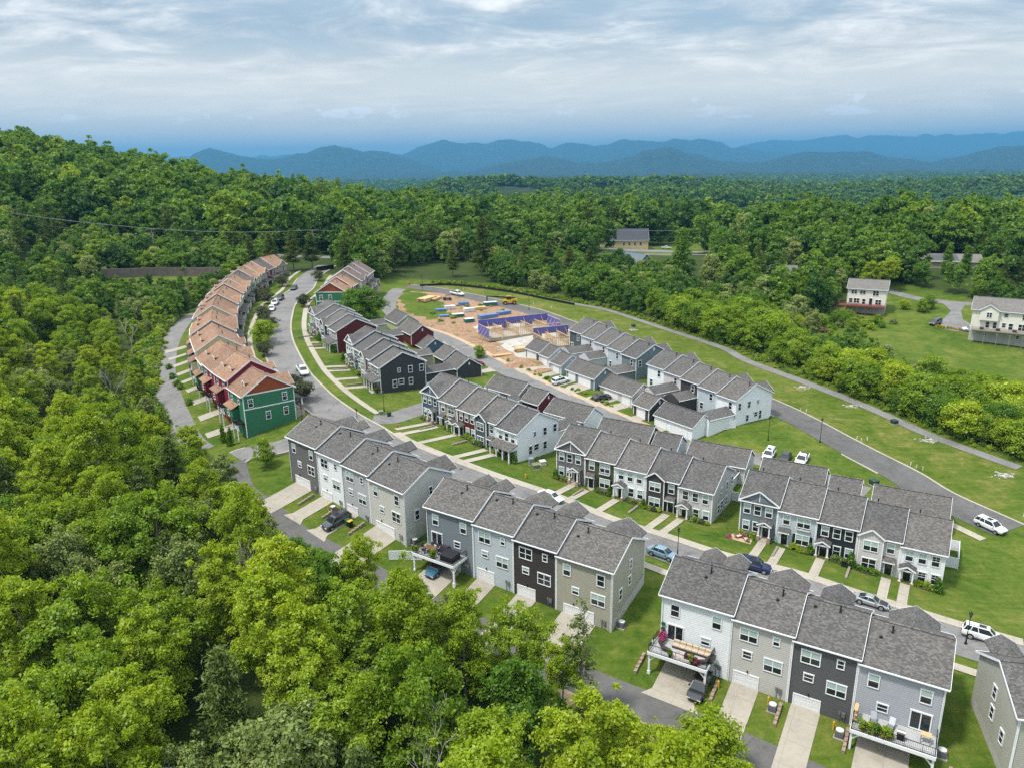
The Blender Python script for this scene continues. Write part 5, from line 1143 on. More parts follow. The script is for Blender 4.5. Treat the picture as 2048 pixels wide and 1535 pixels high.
def craft(x,y,ze,az,w,D,col,roof,label,end,i,he=8.6,sl=.63,gable='rust',dorm=(),front=None,rear='pent',name='townhouse',right_wins=(),group='craftsman townhouses along the curving street',sidecol=None):
    root=thing('townhouse',label,'townhouse',(x,y,ze-he),R(az),group)
    rm,rmy={'tan':(TAN,TANY),'brown':(BRN,BRNY)}[roof]
    shell(root,w,D,he,C_[col],1.5,'lap','lap',sl=sl,sidemat=C_[sidecol or col],lap=.22)
    vv=((w*.5,D*.62,'tall'),)
    gable_roof(root,-.25,w+.3,D,he,oh=.4,mat=rm,sl=sl,lrake=end,vents=vv)
    if gable:
        g=MB(); g.face([(w+.035,0,he+.02),(w+.035,D,he+.02),(w+.035,D/2,he+D/2*sl)]); g.add('gable_panel',C_[gable],root)
        b=MB(); b.box(w,0,he-.14,w+.07,D,he+.1); b.add('band_board',WHITE,root)
    if end:
        b=MB(); b.box(w,0,he-3.05,w+.06,D,he-2.83); b.add('band_board',WHITE,root)
        for sx,sz,sw,sh in right_wins: window(root,w+.03,sx,sz,sw,sh,R(90),1,0,1)
    for dx in dorm: dormer(root,w*dx,D,he,sl,C_['rust'],roofm=rmy)
    # rear windows, pent bump-out and balcony
    for fx in (.25,.7): window(root,w*fx,-.03,he-1.5,.9,1.4,0,1,0)
    p=MB(); p.box(w*.1,-1.3,he-5.6,w*.62,0,he-3.3); p.add('bump_out',C_[col],root)
    p=MB(); p.slab([(w*.1-.25,-1.6,he-3.25),(w*.62+.25,-1.6,he-3.25),(w*.62+.25,-.02,he-2.5),(w*.1-.25,-.02,he-2.5)],.12); p.add('pent_roof',rm,root)
    window(root,w*.36,-1.33,he-4.5,.9,1.2,0,1,0)
    q=MB(); q.box(w*.66,-1.7,he-5.75,w*.98,-.02,he-5.6)
    for k in range(9): q.box(w*.66+k*w*.04-.02,-1.7,he-5.6,w*.66+k*w*.04+.02,-1.66,he-4.7)
    q.box(w*.66,-1.72,he-4.75,w*.98,-1.64,he-4.66); q.add('balcony',BLACK,root)
    for xx in (w*.68,w*.96):
        c=MB(); c.box(-.09,-.09,-1,.09,.09,he-5.75); c.add('post',WHITE,root,(xx,-1.6,0))
    garage_door(root,w*.34,-.04,0,2.6)
    # street side
    zf=he-5.7
    if front: cross_gable(root,w*front[0],front[1],D,he,sl=sl,p=.63,far=True,wallmat=C_[col],out=.7,mat=rmy)
    m=MB(); m.slab([(w*.1,D+.02,zf+3.2),(w*.9,D+.02,zf+3.2),(w*.9,D+2.3,zf+2.65),(w*.1,D+2.3,zf+2.65)][::-1],.12); m.add('porch_roof',ROOF,root)
    for xx in (w*.16,w*.84):
        c=MB(); c.box(-.14,-.14,-1.5,.14,.14,zf+2.55); cc=c.add('column',WHITE,root,(xx,D+2.05,0)); s=MB(); s.box(-.3,-.3,-2,.3,.3,zf+1.1); s.add('column_base',STONE2,cc)
    f=MB(); f.box(w*.1,D,-2,w*.9,D+2.3,zf+.1); f.add('porch_floor',CONC2,root)
    for fx in (.3,.75): window(root,w*fx,D+.03,he-1.6,.95,1.45,math.pi,1,0,0,False)
    entry_door(root,w*.4,D+.04,zf+.1,rz=math.pi)
    return root
def craft_row():
    pts=[(-48.9,144.0),(-53.2,149.6),(-58.4,156.2),(-63.4,163.2),(-68.4,171.6),(-73,181),(-77.6,191),(-81.4,202),(-84.8,213),(-88,225),(-91,238),(-93.6,252),(-95.4,266),(-96,279),(-95.2,290),(-93,299)]
    L=smooth_line(pts,.5); s=np.r_[0,np.cumsum(np.linalg.norm(np.diff(L,axis=0),axis=1))]
    # near -> far : width, colour, roof, ridge lift, gable panel, dormers, front cross gable
    U=[(6.9,'green','tan',0,'rust',(.62,),(.45,2.8),'green townhouse with rust brown gable at the near end of the curving row'),(6.7,'red','tan',1.25,None,(.2,.75),(.5,1.5),'dark red townhouse with dormers directly behind the green near-end house'),(6.7,'red','tan',1.3,None,(.4,),None,'second dark red townhouse of the curving row, set lower at its eaves'),(6.8,'green','tan',.75,'rust',(.5,),(.5,2.7),'green townhouse with rust gable behind the two dark red ones'),(6.7,'pcream','tan',1.9,None,(.5,),(.5,1.6),'cream yellow townhouse with tan roof above the second rust gable'),(6.7,'stone','tan',1.7,None,(.5,),None,'first stone-coloured townhouse in the middle of the curving row'),
       (6.8,'stone','tan',2.4,None,(.4,),(.5,2.6),'stone townhouse with pale rake boards in the middle of the curving row'),(6.8,'green','tan',2.1,'rust',(.5,),(.5,2.5),'green townhouse with rust gable midway up the curving row'),(6.7,'pcream','tan',3.1,None,(.3,),(.5,1.5),'cream yellow townhouse beyond the midway rust gable'),(6.7,'red','tan',3.0,None,(.6,),None,'dark red townhouse in the upper half of the curving row'),(6.8,'stone','tan',3.6,None,(.5,),(.5,2.5),'stone townhouse above the upper dark red one'),(6.8,'pcream','tan',3.4,None,(.5,),None,'pale yellow townhouse in the upper half of the curving row'),(6.8,'green','tan',4.0,'rust',(.4,),(.5,2.5),'green townhouse with rust gable in the upper half of the row'),(6.8,'stone','tan',4.3,None,(.5,),(.5,2.3),'stone townhouse just before the brown-roofed green one'),(6.8,'green','brown',4.2,None,(.3,),(.5,2.5),'green townhouse under a brown roof in the upper curve'),(6.8,'pcream','tan',4.9,None,(.5,),(.5,1.5),'cream townhouse near the top of the curving row'),(6.8,'stone','tan',5.1,None,(.5,),(.5,2.5),'stone townhouse near the top of the curving row'),(6.8,'red','brown',5.4,None,(.5,),None,'dark red townhouse under a brown roof at the top of the row'),(7.2,'stone','tan',5.6,'stone',(.4,),(.5,2.8),'stone townhouse at the far top end of the row with front gable')]
    labs=[u[7] for u in U]; U=[u[:7] for u in U]; tot=sum(u[0] for u in U); kk=(s[-1]-1)/tot; U=[(u[0]*kk,)+u[1:] for u in U]
    q=0.;D=10.4
    for i,(w,c,rf,lift,gb,dm,fr) in enumerate(U):
        a=np.array([np.interp(q,s,L[:,0]),np.interp(q,s,L[:,1])]); q2=q+w; b=np.array([np.interp(q2,s,L[:,0]),np.interp(q2,s,L[:,1])]); q=q2
        d=(a-b)/np.linalg.norm(a-b); n=np.array((-d[1],d[0])); p=b-n*D/2; az=math.degrees(math.atan2(d[1],d[0]))
        ze=16.4+lift*1.08
        craft(p[0],p[1],ze,az,float(np.linalg.norm(a-b))-.02,D,c,rf,labs[i],i==0,i,dorm=dm,front=fr,gable=gb,right_wins=[(1.4,he_-1.75,.85,1.5) for he_ in (8.6,)]+[(8.4,6.95,.85,1.5),(8.4,3.9,.85,1.5),(4.7,3.7,.85,1.5)])
    # second row on the other side of the street
    U2=[(7.5,'green','tan',0,'rust'),(6.5,'red','tan',.7,None),(6.5,'stone','brown',1.5,None),(6.5,'red','brown',1.9,None),(7,'stone','brown',2.1,None)]
    l2=['green house with rust gable across the street, half hidden by a dark tree','dark red house behind the green one across the street','stone house with long brown roof across the street','second dark red brown-roofed house across the street','farthest brown-roofed house across the street by the gate']
    y=235.2;x=-56.7
    for i,(w,c,rf,lift,gb) in enumerate(U2):
        d=np.array((-.04,-.999)); b=np.array((x,y))-d*w; n=np.array((-d[1],d[0])); p=b-n*4.9
        craft(p[0],p[1],21.0+lift,math.degrees(math.atan2(d[1],d[0])),w-.02,9.8+(1.5 if i>1 else 0),c,rf,l2[i],i==0,i,he=6.0,dorm=(),front=(.5,2.2) if i in(0,2) else None,gable=gb,right_wins=[(1.7,4.2,.85,1.5),(4.6,4.2,.85,1.5)],group='craftsman townhouses east of the curving street')
        x,y=b
craft_row()
# ---- trees ---------------------------------------------------------------------
def poisson(P,sp,n=4000,excl=(),rg=None):
    rg=rg or np.random.default_rng(5); xs=[p[0] for p in P];ys=[p[1] for p in P]
    area=(max(xs)-min(xs))*(max(ys)-min(ys)); n=int(area/(sp*sp)*3.2)
    x=rg.uniform(min(xs),max(xs),n);y=rg.uniform(min(ys),max(ys),n)
    k=inpoly(P,x,y)
    for e in excl: k&=~inpoly(e,x,y)
    x=x[k];y=y[k]; cell={};out=[]
    for a,b in zip(x,y):
        i,j=int(a//sp),int(b//sp); ok=True
        for di in (-1,0,1):
            for dj in (-1,0,1):
                for q in cell.get((i+di,j+dj),()):
                    if (q[0]-a)**2+(q[1]-b)**2<sp*sp: ok=False;break
                if not ok:break
            if not ok:break
        if ok: cell.setdefault((i,j),[]).append((a,b)); out.append((a,b))
    return np.array(out)
def infrustum(p,h,m=1.08):
    z=hz(p)+h*.6-60; d=p[:,1]*_f.y+z*_f.z; u=p[:,0]*_r.x+p[:,1]*_r.y+z*_r.z; v=p[:,0]*_u.x+p[:,1]*_u.y+z*_u.z
    return (d>3)&(np.abs(u/d)<.6827*m+.5*h/np.maximum(d,1))&(v/d>-.5117*m-.6*h/np.maximum(d,1))
rg=np.random.default_rng(11)
NEAR=[(40,50),(29,58),(22.5,61.5),(14,67),(6,72),(-11,83.5),(-31.5,98.5),(-37.5,104.5),(-53.5,124),(-57.5,133),(-68.5,140.5),(-78.5,155),(-87,171),(-95,187),(-102,205.5),(-106,222),(-108.5,236),(-109,250),(-108,266),(-104,285),(-104,330),(-260,340),(-400,340),(-100,30),(-60,18),(-20,16),(30,34)]
pts=poisson(NEAR,5.5,excl=[LAY['meadow'],LAY['strip_clear'],[(-156,280),(-112,284),(-110,301),(-156,300)]],rg=rg)
pts=pts[infrustum(pts,18)]
# nothing nearer than the drone's clearance: low shrubs only right below the camera
dist=np.hypot(pts[:,0],pts[:,1]); pts=pts[dist>34]; dist=np.hypot(pts[:,0],pts[:,1])
order=np.argsort(dist); pts=pts[order]; dist=dist[order]
NIND=190
LBL={'tulip':'tall bright yellow-green broadleaf tree in the wood beside the rear lane','oak':'spreading mid-green broadleaf tree in the wood beside the rear lane','dark':'dark green broadleaf tree in the wood beside the rear lane','pale':'pale grey-green broadleaf tree in the wood beside the rear lane','pine':'layered pine tree standing among broadleaf trees in the wood','sparse_pine':'thin open pine tree standing in the wood'}
def pick(x,y,u):
    if y>120 and x<-70 and u<.18: return 'pine'
    if y>128 and x>-118: return 'tulip' if u<.42 else 'pale' if u<.60 else 'oak' if u<.86 else 'dark'
    if u<(.52 if y<130 else .34): return 'tulip'
    if u<.76: return 'oak'
    if u<.82: return 'dark'
    if u<.90: return 'pale'
    return 'pine'
edge=np.array(NEAR[1:20])
def hgt(k,x,y,rg):
    de=np.min(np.hypot(edge[:,0]-x,edge[:,1]-y))
    base={'tulip':20,'oak':15.5,'dark':13.5,'pale':13.5,'pine':17}[k]*rg.uniform(.8,1.12)
    if y<125: base*=np.clip(.42+de/26,.45,1.0)
    elif y>225 and x>-190: base*=.3 if 250<y<300 and -158<x<-106 else .6
    elif x>-125: base*=np.clip(.36+de/50,.4,.85)
    return base
# trees near the lane stay low enough to leave the drone's view of lane and drives open (more room where the photo's crowns hide the drives)
LE=np.array([(-107.5,236),(-94,186),(-86,170),(-68,141),(-54.6,134.3),(-51.7,126.4),(-36.5,107.4),(-31.6,102.9),(-10,86.5),(7.4,74.5),(15,69.8),(23.3,64.4),(31,58)]); LT=LE[:,0]/LE[:,1]; LR=np.hypot(LE[:,0],LE[:,1]); LZ=H(LE[:,0],LE[:,1])
AL=np.array([(-.6,3),(-.46,.5),(-.40,-1.0),(-.30,-.8),(-.27,2.),(-.22,6.5),(-.16,6.5),(-.10,4.5),(-.04,7.5),(.03,7.5),(.075,6.0),(.1,-1.2),(.3,-1.5)])
def cap(x,y):
    t=x/y; r=math.hypot(x,y); re=np.interp(t,LT,LR); ze=np.interp(t,LT,LZ)
    if r>re or t<-.56: return 99
    q=min(1,(r/re)**2); return 60+(ze-60)*r/re+np.interp(t,AL[:,0],AL[:,1])*(.35+.65*q)-float(H(x,y))
stp=[];sti=[];sts=[];n_ind=0
for i,(x,y) in enumerate(pts):
    k=pick(x,y,rg.uniform()); h=hgt(k,x,y,rg)
    # keep the view to the deck houses free: tops may not rise into the sight line of the second and third driveways
    hc=cap(x,y)
    if hc<h:
        if hc<2.2: continue
        h=hc
        if h<8 and k in('tulip','pine'): k='oak' if k=='pine' else 'pale' if i%3 else 'tulip'
    if n_ind<NIND:
        g={'tulip':'bright broadleaf trees of the near wood','oak':'mid-green broadleaf trees of the near wood','dark':'dark broadleaf trees of the near wood','pale':'pale broadleaf trees of the near wood','pine':'pines of the near wood'}[k]
        zn=('near the retaining wall beyond the clearing' if y>=225 else ('beside the weedy clearing' if x>-125 else 'deep in the left wood beyond the clearing') if y>=170 else ('along the craftsman row lane' if x>-100 else 'in the middle of the left wood') if y>=128 else 'at the far left of the near wood' if x<-52 else 'at the front edge of the near wood' if y<56 else 'below the charcoal and beige townhouses' if x<-22 else 'below the dining-table deck' if x<-4 else 'below the khaki townhouse near the lone pine')
        tree(k,x,y,h,LBL[k].split(' in the wood')[0].split(' standing')[0]+(' of middling height ' if 11<h<16 else ' of low height ' if h<=11 else ' ')+zn,g.split(' of the')[0]+' '+zn,sq=rg.uniform(.86,1.12)); n_ind+=1
    else:
        stp.append((x,y)); sti.append({'tulip':[0,5,0][i%3],'oak':[1,4][i%2],'dark':[2,7][i%2],'pale':6,'pine':3}[k]); sts.append(h/{'tulip':20,'oak':16,'dark':15,'pale':13,'pine':19}[k])
#print('near wood: individuals',n_ind,'rest',len(stp))
# right-hand belts and gardens
SR=[('z_belt_r',3.0,(4.2,8.6),('small','small','smalldark','smallbright'),'bushy tree of the thicket between footpath and meadow lawn','thicket beside the footpath'),('z_belt_m',4.0,(5.5,10.5),('small','smalldark','small','smalldark','oak'),'leafy tree of the thicket above the footpath','thicket above the footpath')]
EXR=[LAY['lawn_r'],LAY['lot'],BANK]
HOUSE_EX=[[(152,268),(186,262),(198,325),(160,326)],[(96,285),(122,280),(128,314),(100,318)],[(105,240),(130,232),(150,262),(118,272)],[(128,196),(170,190),(172,232),(140,236)],LAY['h2court']]
nb=0
for key,sp,(h0,h1),kinds,lab,grp in SR:
    q=poisson(LAY[key],sp,excl=HOUSE_EX+([LAY['lawn_r']] if key!='z_belt_r' else []),rg=rg); q=q[infrustum(q,6)]; q=q[np.argsort(np.hypot(q[:,0],q[:,1]))]
    lim=55 if key=='z_belt_r' else 40
    for i,(x,y) in enumerate(q):
        k=kinds[rg.integers(len(kinds))]; h=rg.uniform(h0,h1)
        if i<lim: tree(k,x,y,h,{'small':'mid-green ','smalldark':'dark green ','smallbright':'bright green ','oak':'spreading '}[k]+lab,grp+' '+k.replace('small','').strip() if k!='small' else grp,sq=rg.uniform(.95,1.3)); nb+=1
        else: stp.append((x,y)); sti.append([1,2,7,6,4][rg.integers(5)]); sts.append(h/15)
# everything farther: one mass
q=poisson([(-176,228),(-109,222),(-106,262),(-104,332),(-180,338)],3.9,excl=[[(-154,283),(-112,287),(-110,300),(-156,299)],LAY['meadow']],rg=rg); q=q[infrustum(q,8)]
for x,y in q: stp.append((x,y)); sti.append([0,1,2,4,5,6,7,6][rg.integers(8)]); sts.append((rg.uniform(2.5,4.5) if 252<y<300 and x<-112 else rg.uniform(5,9 if y<300 else 12))/16)
for key,sp,(h0,h1) in (('z_up',4.9,(9,19)),('z_r',5.0,(8,16))):
    q=poisson(LAY[key],sp,excl=HOUSE_EX+[LAY['lawn_r'],LAY['lot']],rg=rg); q=q[infrustum(q,12)]
    for x,y in q: stp.append((x,y)); sti.append([1,2,3,4,5,6,7,3][rg.integers(8)]); sts.append(rg.uniform(h0,h1)/16)
hwl=hw
def far_from_road(q,d):
    return np.min(np.hypot(q[:,None,0]-hwl[None,:,0],q[:,None,1]-hwl[None,:,1]),axis=1)>d
MIDP=[(-640,338),(-135,340),(-128,352),(-100,356),(-60,358),(0,392),(60,404),(140,404),(200,392),(230,330),(300,320),(420,420),(720,900),(-720,900)]
q=poisson(MIDP,7.6,excl=[LAY['lot'],[(-60,405),(0,405),(5,455),(-60,455)],[(40,425),(100,425),(100,470),(40,470)],[(100,440),(170,440),(170,520),(110,520)]],rg=rg); q=q[infrustum(q,16)]; q=q[far_from_road(q,7)]
q2=poisson([(130,280),(240,250),(330,300),(300,345),(200,392),(120,396),(105,330)],6,excl=HOUSE_EX+[[(96,285),(122,280),(128,314),(100,318)],[(152,268),(186,262),(198,325),(160,326)],LAY['lot']],rg=rg); q2=q2[infrustum(q2,12)]
for x,y in np.r_[q,q2]:
    d=math.hypot(x,y); stp.append((x,y)); k=[0,1,2,3,4,5,7,1,2,4,6,7,5,4,0,2][rg.integers(16)]; sti.append(k); sts.append(rg.choice([.85,1.,1.2,1.3,1.45,1.6])*rg.uniform(.92,1.08)*(1.0 if y>350 else .75))
stp=np.array(stp); z=hz(stp)-.3
scatter_stuff('hillside_wood',np.c_[stp,z],np.array(sti),np.array(sts),rg.uniform(0,6.28,len(stp)),'mid')
#print('mid wood',len(stp))
# valley woods to 6 km, thinning with distance
vp=[];vs=[]
for y0,y1,sp in ((880,1500,9),(1500,2600,14),(2600,5200,26)):
    ww=y1*.74; n=int((y1-y0)*2*ww/(sp*sp)); x=rg.uniform(-ww,ww,n); y=rg.uniform(y0,y1,n)
    k=(np.abs(x)<y*.73)&((_vn(x,y,260)+.35*_vn(x+50,y,90)+.0)>.42)
    vp.append(np.c_[x[k],y[k]]); vs.append(rg.uniform(.85,1.5,k.sum())*(sp/9)**.62)
vp=np.concatenate(vp);vs=np.concatenate(vs)
scatter_stuff('valley_wood',np.c_[vp,hz(vp)-1],rg.integers(0,5,len(vp)),vs,rg.uniform(0,6.28,len(vp)),'far')
#print('valley wood',len(vp))
# ---- haze
def haze():
    m=bpy.data.materials.new('haze'); m.use_nodes=True; t=NT(m.node_tree); t.n.clear()
    v=t.node('ShaderNodeVolumePrincipled'); v.inputs['Color'].default_value=(*HAZE_C,1); v.inputs['Density'].default_value=HAZE_D; v.inputs['Anisotropy'].default_value=0.1
    o=t.node('ShaderNodeOutputMaterial'); t.link(v.outputs[0],o.inputs['Volume'])
    b=MB(); b.box(-33000,-3000,-330,33000,34000,690); tag(b.add('haze',m),kind='stuff')
haze()

# ---- vehicles in the streets and on the drives
def on_line(Ln,x,y,lat):
    i=int(np.clip(np.argmin(np.hypot(Ln[:,0]-x,Ln[:,1]-y)),1,len(Ln)-2)); t=Ln[i+1]-Ln[i-1]; t=t/np.linalg.norm(t); p=Ln[i]; p=p+t*np.dot(np.array((x,y))-p,t)
    return p[0]+t[1]*lat,p[1]-t[0]*lat,math.atan2(t[1],t[0])
def street_car(Ln,x,y,lat,kind,col,label,flip=False,**k):
    a,b,az=on_line(Ln,x,y,lat); return car(kind,col,a,b,az+(math.pi if flip else 0),label,**k)
G1='cars parked along the street'
street_car(mn,5.6,116,1.35,'sedan','white','white sedan at the kerb between two townhouse rows, partly behind a roof',group=G1)
street_car(mn,21.4,97.4,6.5,'sedan','ltblue','light blue sedan at the near kerb beside a lamp post',group=G1)
street_car(mn,34.6,96.3,1.35,'suv','navy','dark blue SUV parked in front of the light blue townhouse',group=G1)
street_car(mn,47.7,87.9,1.4,'coupe','silver','silver sports car with a black bonnet parked before the pale beige townhouse',hood='black',group=G1)
street_car(mn,58.6,80.9,1.6,'suv','white','white SUV with dark roof glass at the street end beside the big lawn',group=G1)
street_car(rn,79.2,112.2,6.2,'suv','white','white SUV alone on the right-hand road',group=None)
street_car(mn,-49.6,171.6,1.5,'pickup','white','white pickup alone on the curving street near the dark row')
for (x,y),k,c,l in (((-74.2,234.0),'sedan','white','white car nearest in the line parked on the upper curve'),((-75.6,241.5),'suv','white','white SUV second in the line parked on the upper curve'),((-76.2,249.5),'suv','grey','dark grey SUV third in the line parked on the upper curve'),((-77.2,268),'sedan','grey','grey car parked alone higher on the upper curve')):
    street_car(mn,x,y,6.4,k,c,l,group='cars parked on the upper curve')
def at(house,lx,ly):
    h,x,y,z,az,w=house; a=R(az); return x+lx*math.cos(a)-ly*math.sin(a),y+lx*math.sin(a)+ly*math.cos(a),a
x,y,a=at(HREAR['A',2],2.5,-3.4); car('suv','grey',x,y,a-math.pi/2-.06,'dark grey SUV on the drive of the pale grey townhouse beside two bins')
x,y,a=at(HREAR['E',0],5.9,-2.7); car('sedan','black',x,y,a-math.pi/2,'black car half under the white townhouse deck')
x,y,a=at(HREAR['B',0],2.8,-1.2); car('sedan','teal',x,y,a-math.pi/2,'dark teal car in the shade under the dining-table deck')
for (x,y),k,c,l in (((50.9,138.9),'suv','white','white SUV with sunroof, left of three vehicles behind the garages'),((53.7,137.7),'sedan','black','black car between a white SUV and a white pickup behind the garages'),((56.6,136.6),'pickup','white','white pickup, right of three vehicles behind the garages')):
    car(k,c,x,y,R(-122),l,'vehicles parked behind the right row')
def gat(g,lx,ly):
    a=g.rotation_euler.z; return g.location.x+lx*math.cos(a)-ly*math.sin(a),g.location.y+lx*math.sin(a)+ly*math.cos(a),a
x,y,a=gat(gF4,2.0,-3.4); car('suv','white',x,y,a+math.pi/2,'white SUV on the short drive before the blue-grey garage')
x,y,a=gat(gG1,4.2,-3.2); car('sedan','black',x,y,a+math.pi/2-.2,'black car on the drive of the light beige garage')
car('sedan','grey',-13.2,201.2,R(20),'grey car on a short drive beside the earthy alley, behind a small tree','cars beside the earthy alley')
car('suv','red',-9.8,196.4,R(25),'dark red car on a short drive below the grey one','cars beside the earthy alley')
car('suv','white',-28.3,216.6,R(20),'white car on a drive at the upper end of the earthy alley','cars beside the earthy alley')
street_car(rn,-20.5,271.8,5.6,'pickup','white','white pickup by the lumber at the building site')
car('van','white',-46.5,255.6,R(60),'white van beside the dark tree and the alley curve')
car('van','grey',134.0,232.0,R(215),'dark grey minivan on the far drive court')
car('suv','white',140.4,223.6,R(160),'white SUV on the far drive court beside the cream house')
car('sedan','silver',111.4,258.6,R(230),'silver car on the gravel left of the cream house with red deck')
car('sedan','rust',95.7,227.2,R(170),'old rusty car among garden bushes')
car('pickup','white',92,446,R(180),'white pickup in the yard of the yellow building')
# ================================================================ street furniture and props
def lamp(x,y,label,h=4.6,group='black lamp posts'):
    o=thing('street_lamp',label,'street lamp',(x,y,float(H(x,y))),0,group)
    def pole():
        m=MB(); m.lathe([(.17,-.2),(.17,.25),(.10,.4),(.075,.9),(.055,1.0),(.05,h-.62),(.09,h-.55),(.04,h-.5)],10); return m.mesh('pole',BLACK)
    def lan():
        m=MB()
        m.lathe([(.10,h-.5),(.14,h-.46),(.22,h-.08),(.25,h-.05),(.22,h),(.06,h+.16),(.03,h+.26)],6)
        return m.mesh('lantern',BLACK)
    obj('pole',cached(('lp',h),pole),o); l=obj('lantern',cached(('ll',h),lan),o)
    g=MB(); g.lathe([(.125,h-.44),(.205,h-.1)],6); obj('lantern_glass',cached(('lg',h),lambda:g.mesh('lantern_glass',BLIND)),l,(0,0,0),R(30)); return o
for x,y,l in ((53.2,146.3,'black lamp post on the lawn right of the big white gable'),(64.0,146.1,'black lamp post at the kerb of the right-hand road, farther right of two'),(23.9,98.2,'black lamp post beside the light blue sedan'),(-43.4,146.4,'black lamp post on the lawn behind the charcoal townhouse'),(-27.7,153.7,'black lamp post at the corner of the black-grey end house'),(55.4,79.2,'black lamp post at the street by the last white SUV'),(-33.3,282,'black lamp post at the far road junction by the stop sign'),(-3.0,111.5,'black lamp post on the street behind the blue-grey deck house'),(6.2,253.2,'black lamp post at the road behind the telehandler'),(-31,141.5,'black lamp post seen just over the charcoal roof ridge')): lamp(x,y,l,5.2 if 'lawn' in l or 'road' in l else 4.4)
def drive(house,x0,x1,ylen,name='driveway',mat=None,off=.085,flare=.9,y0=-.03):
    h,x,y,z,az,w=house; pl=[(x0,y0),(x1,y0),(x1,y0-ylen+1.2),(x1+flare,y0-ylen),(x0-flare,y0-ylen),(x0,y0-ylen+1.2)]
    return patch(name,lp((x,y,R(az)),pl),off,mat or CONC,1.2)
def dist_to(Ln,house,lx,thr,y0=-1.,mx=16):
    for k in range(1,int(mx/.25)):
        a,b,_=at(house,lx,y0-k*.25)
        if np.min(np.hypot(Ln[:,0]-a,Ln[:,1]-b))<thr: return -y0+k*.25
    return mx
for key in 'ABE':
    for i in range(4):
        hs=HREAR[key,i]; w=hs[5]
        if i in (0,3): a,b=w*.42-2.5,w*.42+2.5
        else: a,b=w*.31-1.55,w*.31+1.55
        L_=dist_to(ral,hs,w*.4,.35); drive(hs,a,b,L_+.5)
hs=(None,48.1,59.5,-.6,-12,8.2); drive(hs,1.,6.2,6.5)
for g_,segs in ((gF1,[(.45,4.6)]),(gF2,[(.5,2.9)]),(gF3,[(.5,2.8)]),(gF4,[(.2,2.9),(.66,4.8)]),(gG1,[(.36,4.8),(.82,2.8)]),(gG2,[(.5,2.8)]),(gG3,[(.2,2.9),(.66,4.8)])):
    w=max(v.co.x for v in g_.children[0].data.vertices) if g_.children else 4
    az=math.degrees(g_.rotation_euler.z); w=[c for c in g_.children if c.name.startswith('wall')][0].data.vertices; w=max(v.co.x for v in w)
    hs=(g_,g_.location.x,g_.location.y,g_.location.z,az,w)
    for f,dw in segs: L_=dist_to(ac,hs,w*f,2.6,-.5,9); drive(hs,w*f-dw/2,w*f+dw/2,L_+.2,flare=.5)
for o in [o for o in COL.objects if o.name.startswith('garage') and not o.name.startswith('garage_') and o.location.x<-10]:
    az=math.degrees(o.rotation_euler.z)+180; wv=max(v.co.x for v in [c for c in o.children if c.name.startswith('wall')][0].data.vertices); a=o.rotation_euler.z
    bx=o.location.x+wv*math.cos(a)-7*math.sin(a); by=o.location.y+wv*math.sin(a)+7*math.cos(a)
    hs=(o,bx,by,0,az,wv)
    for f in ((.25,.75) if wv>8 else (.5,)):
        L_=dist_to(ac,hs,wv*f,2.7,-.5,12)
        if L_<11.5: drive(hs,wv*f-1.5,wv*f+1.5,L_+.3,flare=.6)
# front walks, planting beds, shrubs
SH=[('round dark green shrub','evergreen shrubs'),('round mid-green shrub','leafy shrubs'),('light green shrub','light shrubs'),('bronze-leaved shrub','bronze shrubs'),('yellow-flowering shrub','flowering shrubs'),('pink-flowering shrub','flowering shrubs'),('pale green shrub','pale shrubs')]
def yard(rows,Ln,thr,what,mx=14):
    for i,hs in enumerate(rows):
        h,x,y,z,az,w=hs; kind=['gable3','shutter','three','bay','three'][i%5] if len(rows)==5 else ['gable3','shutter','three','three'][i%4]
        dx={'gable3':.72,'shutter':.22,'three':.22,'bay':.79}[kind]*w
        L_=dist_to(Ln,hs,dx,thr,-1.8,mx)
        if L_<mx: patch('front_walk',lp((x,y,R(az)),[(dx-.65,-1.7),(dx+.65,-1.7),(dx+.65,-L_-.3),(dx-.65,-L_-.3)]),.10,CONC2,1.)
        bx0,bx1=(.2,dx-1.2) if dx>w/2 else (dx+1.3,w-.1)
        yo=-.6 if kind=='bay' else 0
        patch('planting_bed',lp((x,y,R(az)),[(bx0,yo-.15),(bx1,yo-.15),(bx1,yo-1.35),((bx0+bx1)/2,yo-1.65),(bx0,yo-1.35)]),.07,MULCH,1.)
        n=4+RNG.randrange(3); kk=RNG.choice([0,1,1,2])
        lab=h['label'].split(' townhouse')[0]; lab='maroon-gabled' if lab.startswith('townhouse') else lab.replace('board-and-batten','').strip()
        for j in range(n):
            a,b,_=at(hs,bx0+(bx1-bx0)*(j+.5)/n,yo-.8+RNG.uniform(-.15,.15)); k=kk if RNG.random()<.75 else RNG.choice([2,3,6]); hh=RNG.uniform(.5,.95)
            shrub(a,b,hh,SH[k][0]+' before the '+lab+' townhouse '+what,SH[k][1]+' '+what+' %s'%['one','two','three','four','five','six','seven','eight'][i],k)
        if RNG.random()<.7:
            a,b,_=at(hs,bx1-.3 if dx<w/2 else bx0+.2,yo-1.1); shrub(a,b,RNG.uniform(1.4,2.1),'cone-shaped shrub beside the '+lab+' townhouse '+what,None,0,True)
        if i<len(rows)-1 and i%2==0:
            stone_steps(hs,w-.1+(.9 if dx>w/2 else -.3),lab+' townhouse '+what)
def stone_steps(hs,lx,lab):
    a,b,az=at(hs,lx,-2.2); o=thing('retaining_wall','low stepped stone wall by the walk of the '+lab,'wall',(a,b,float(H(a,b))),az,'stepped stone walls in front yards')
    for k in range(4):
        m=MB(); p=at(hs,lx,-2.2-k*.95); zz=float(H(p[0],p[1]))-o.location.z
        for c in range(2): m.box(-.16,-.92+c*.46,-.4,.16,-.48+c*.46,zz+.42-.03*k+(.02 if c else 0))
        obj('stone',m.mesh('stone',STONE),o,(0,-k*.95,0))
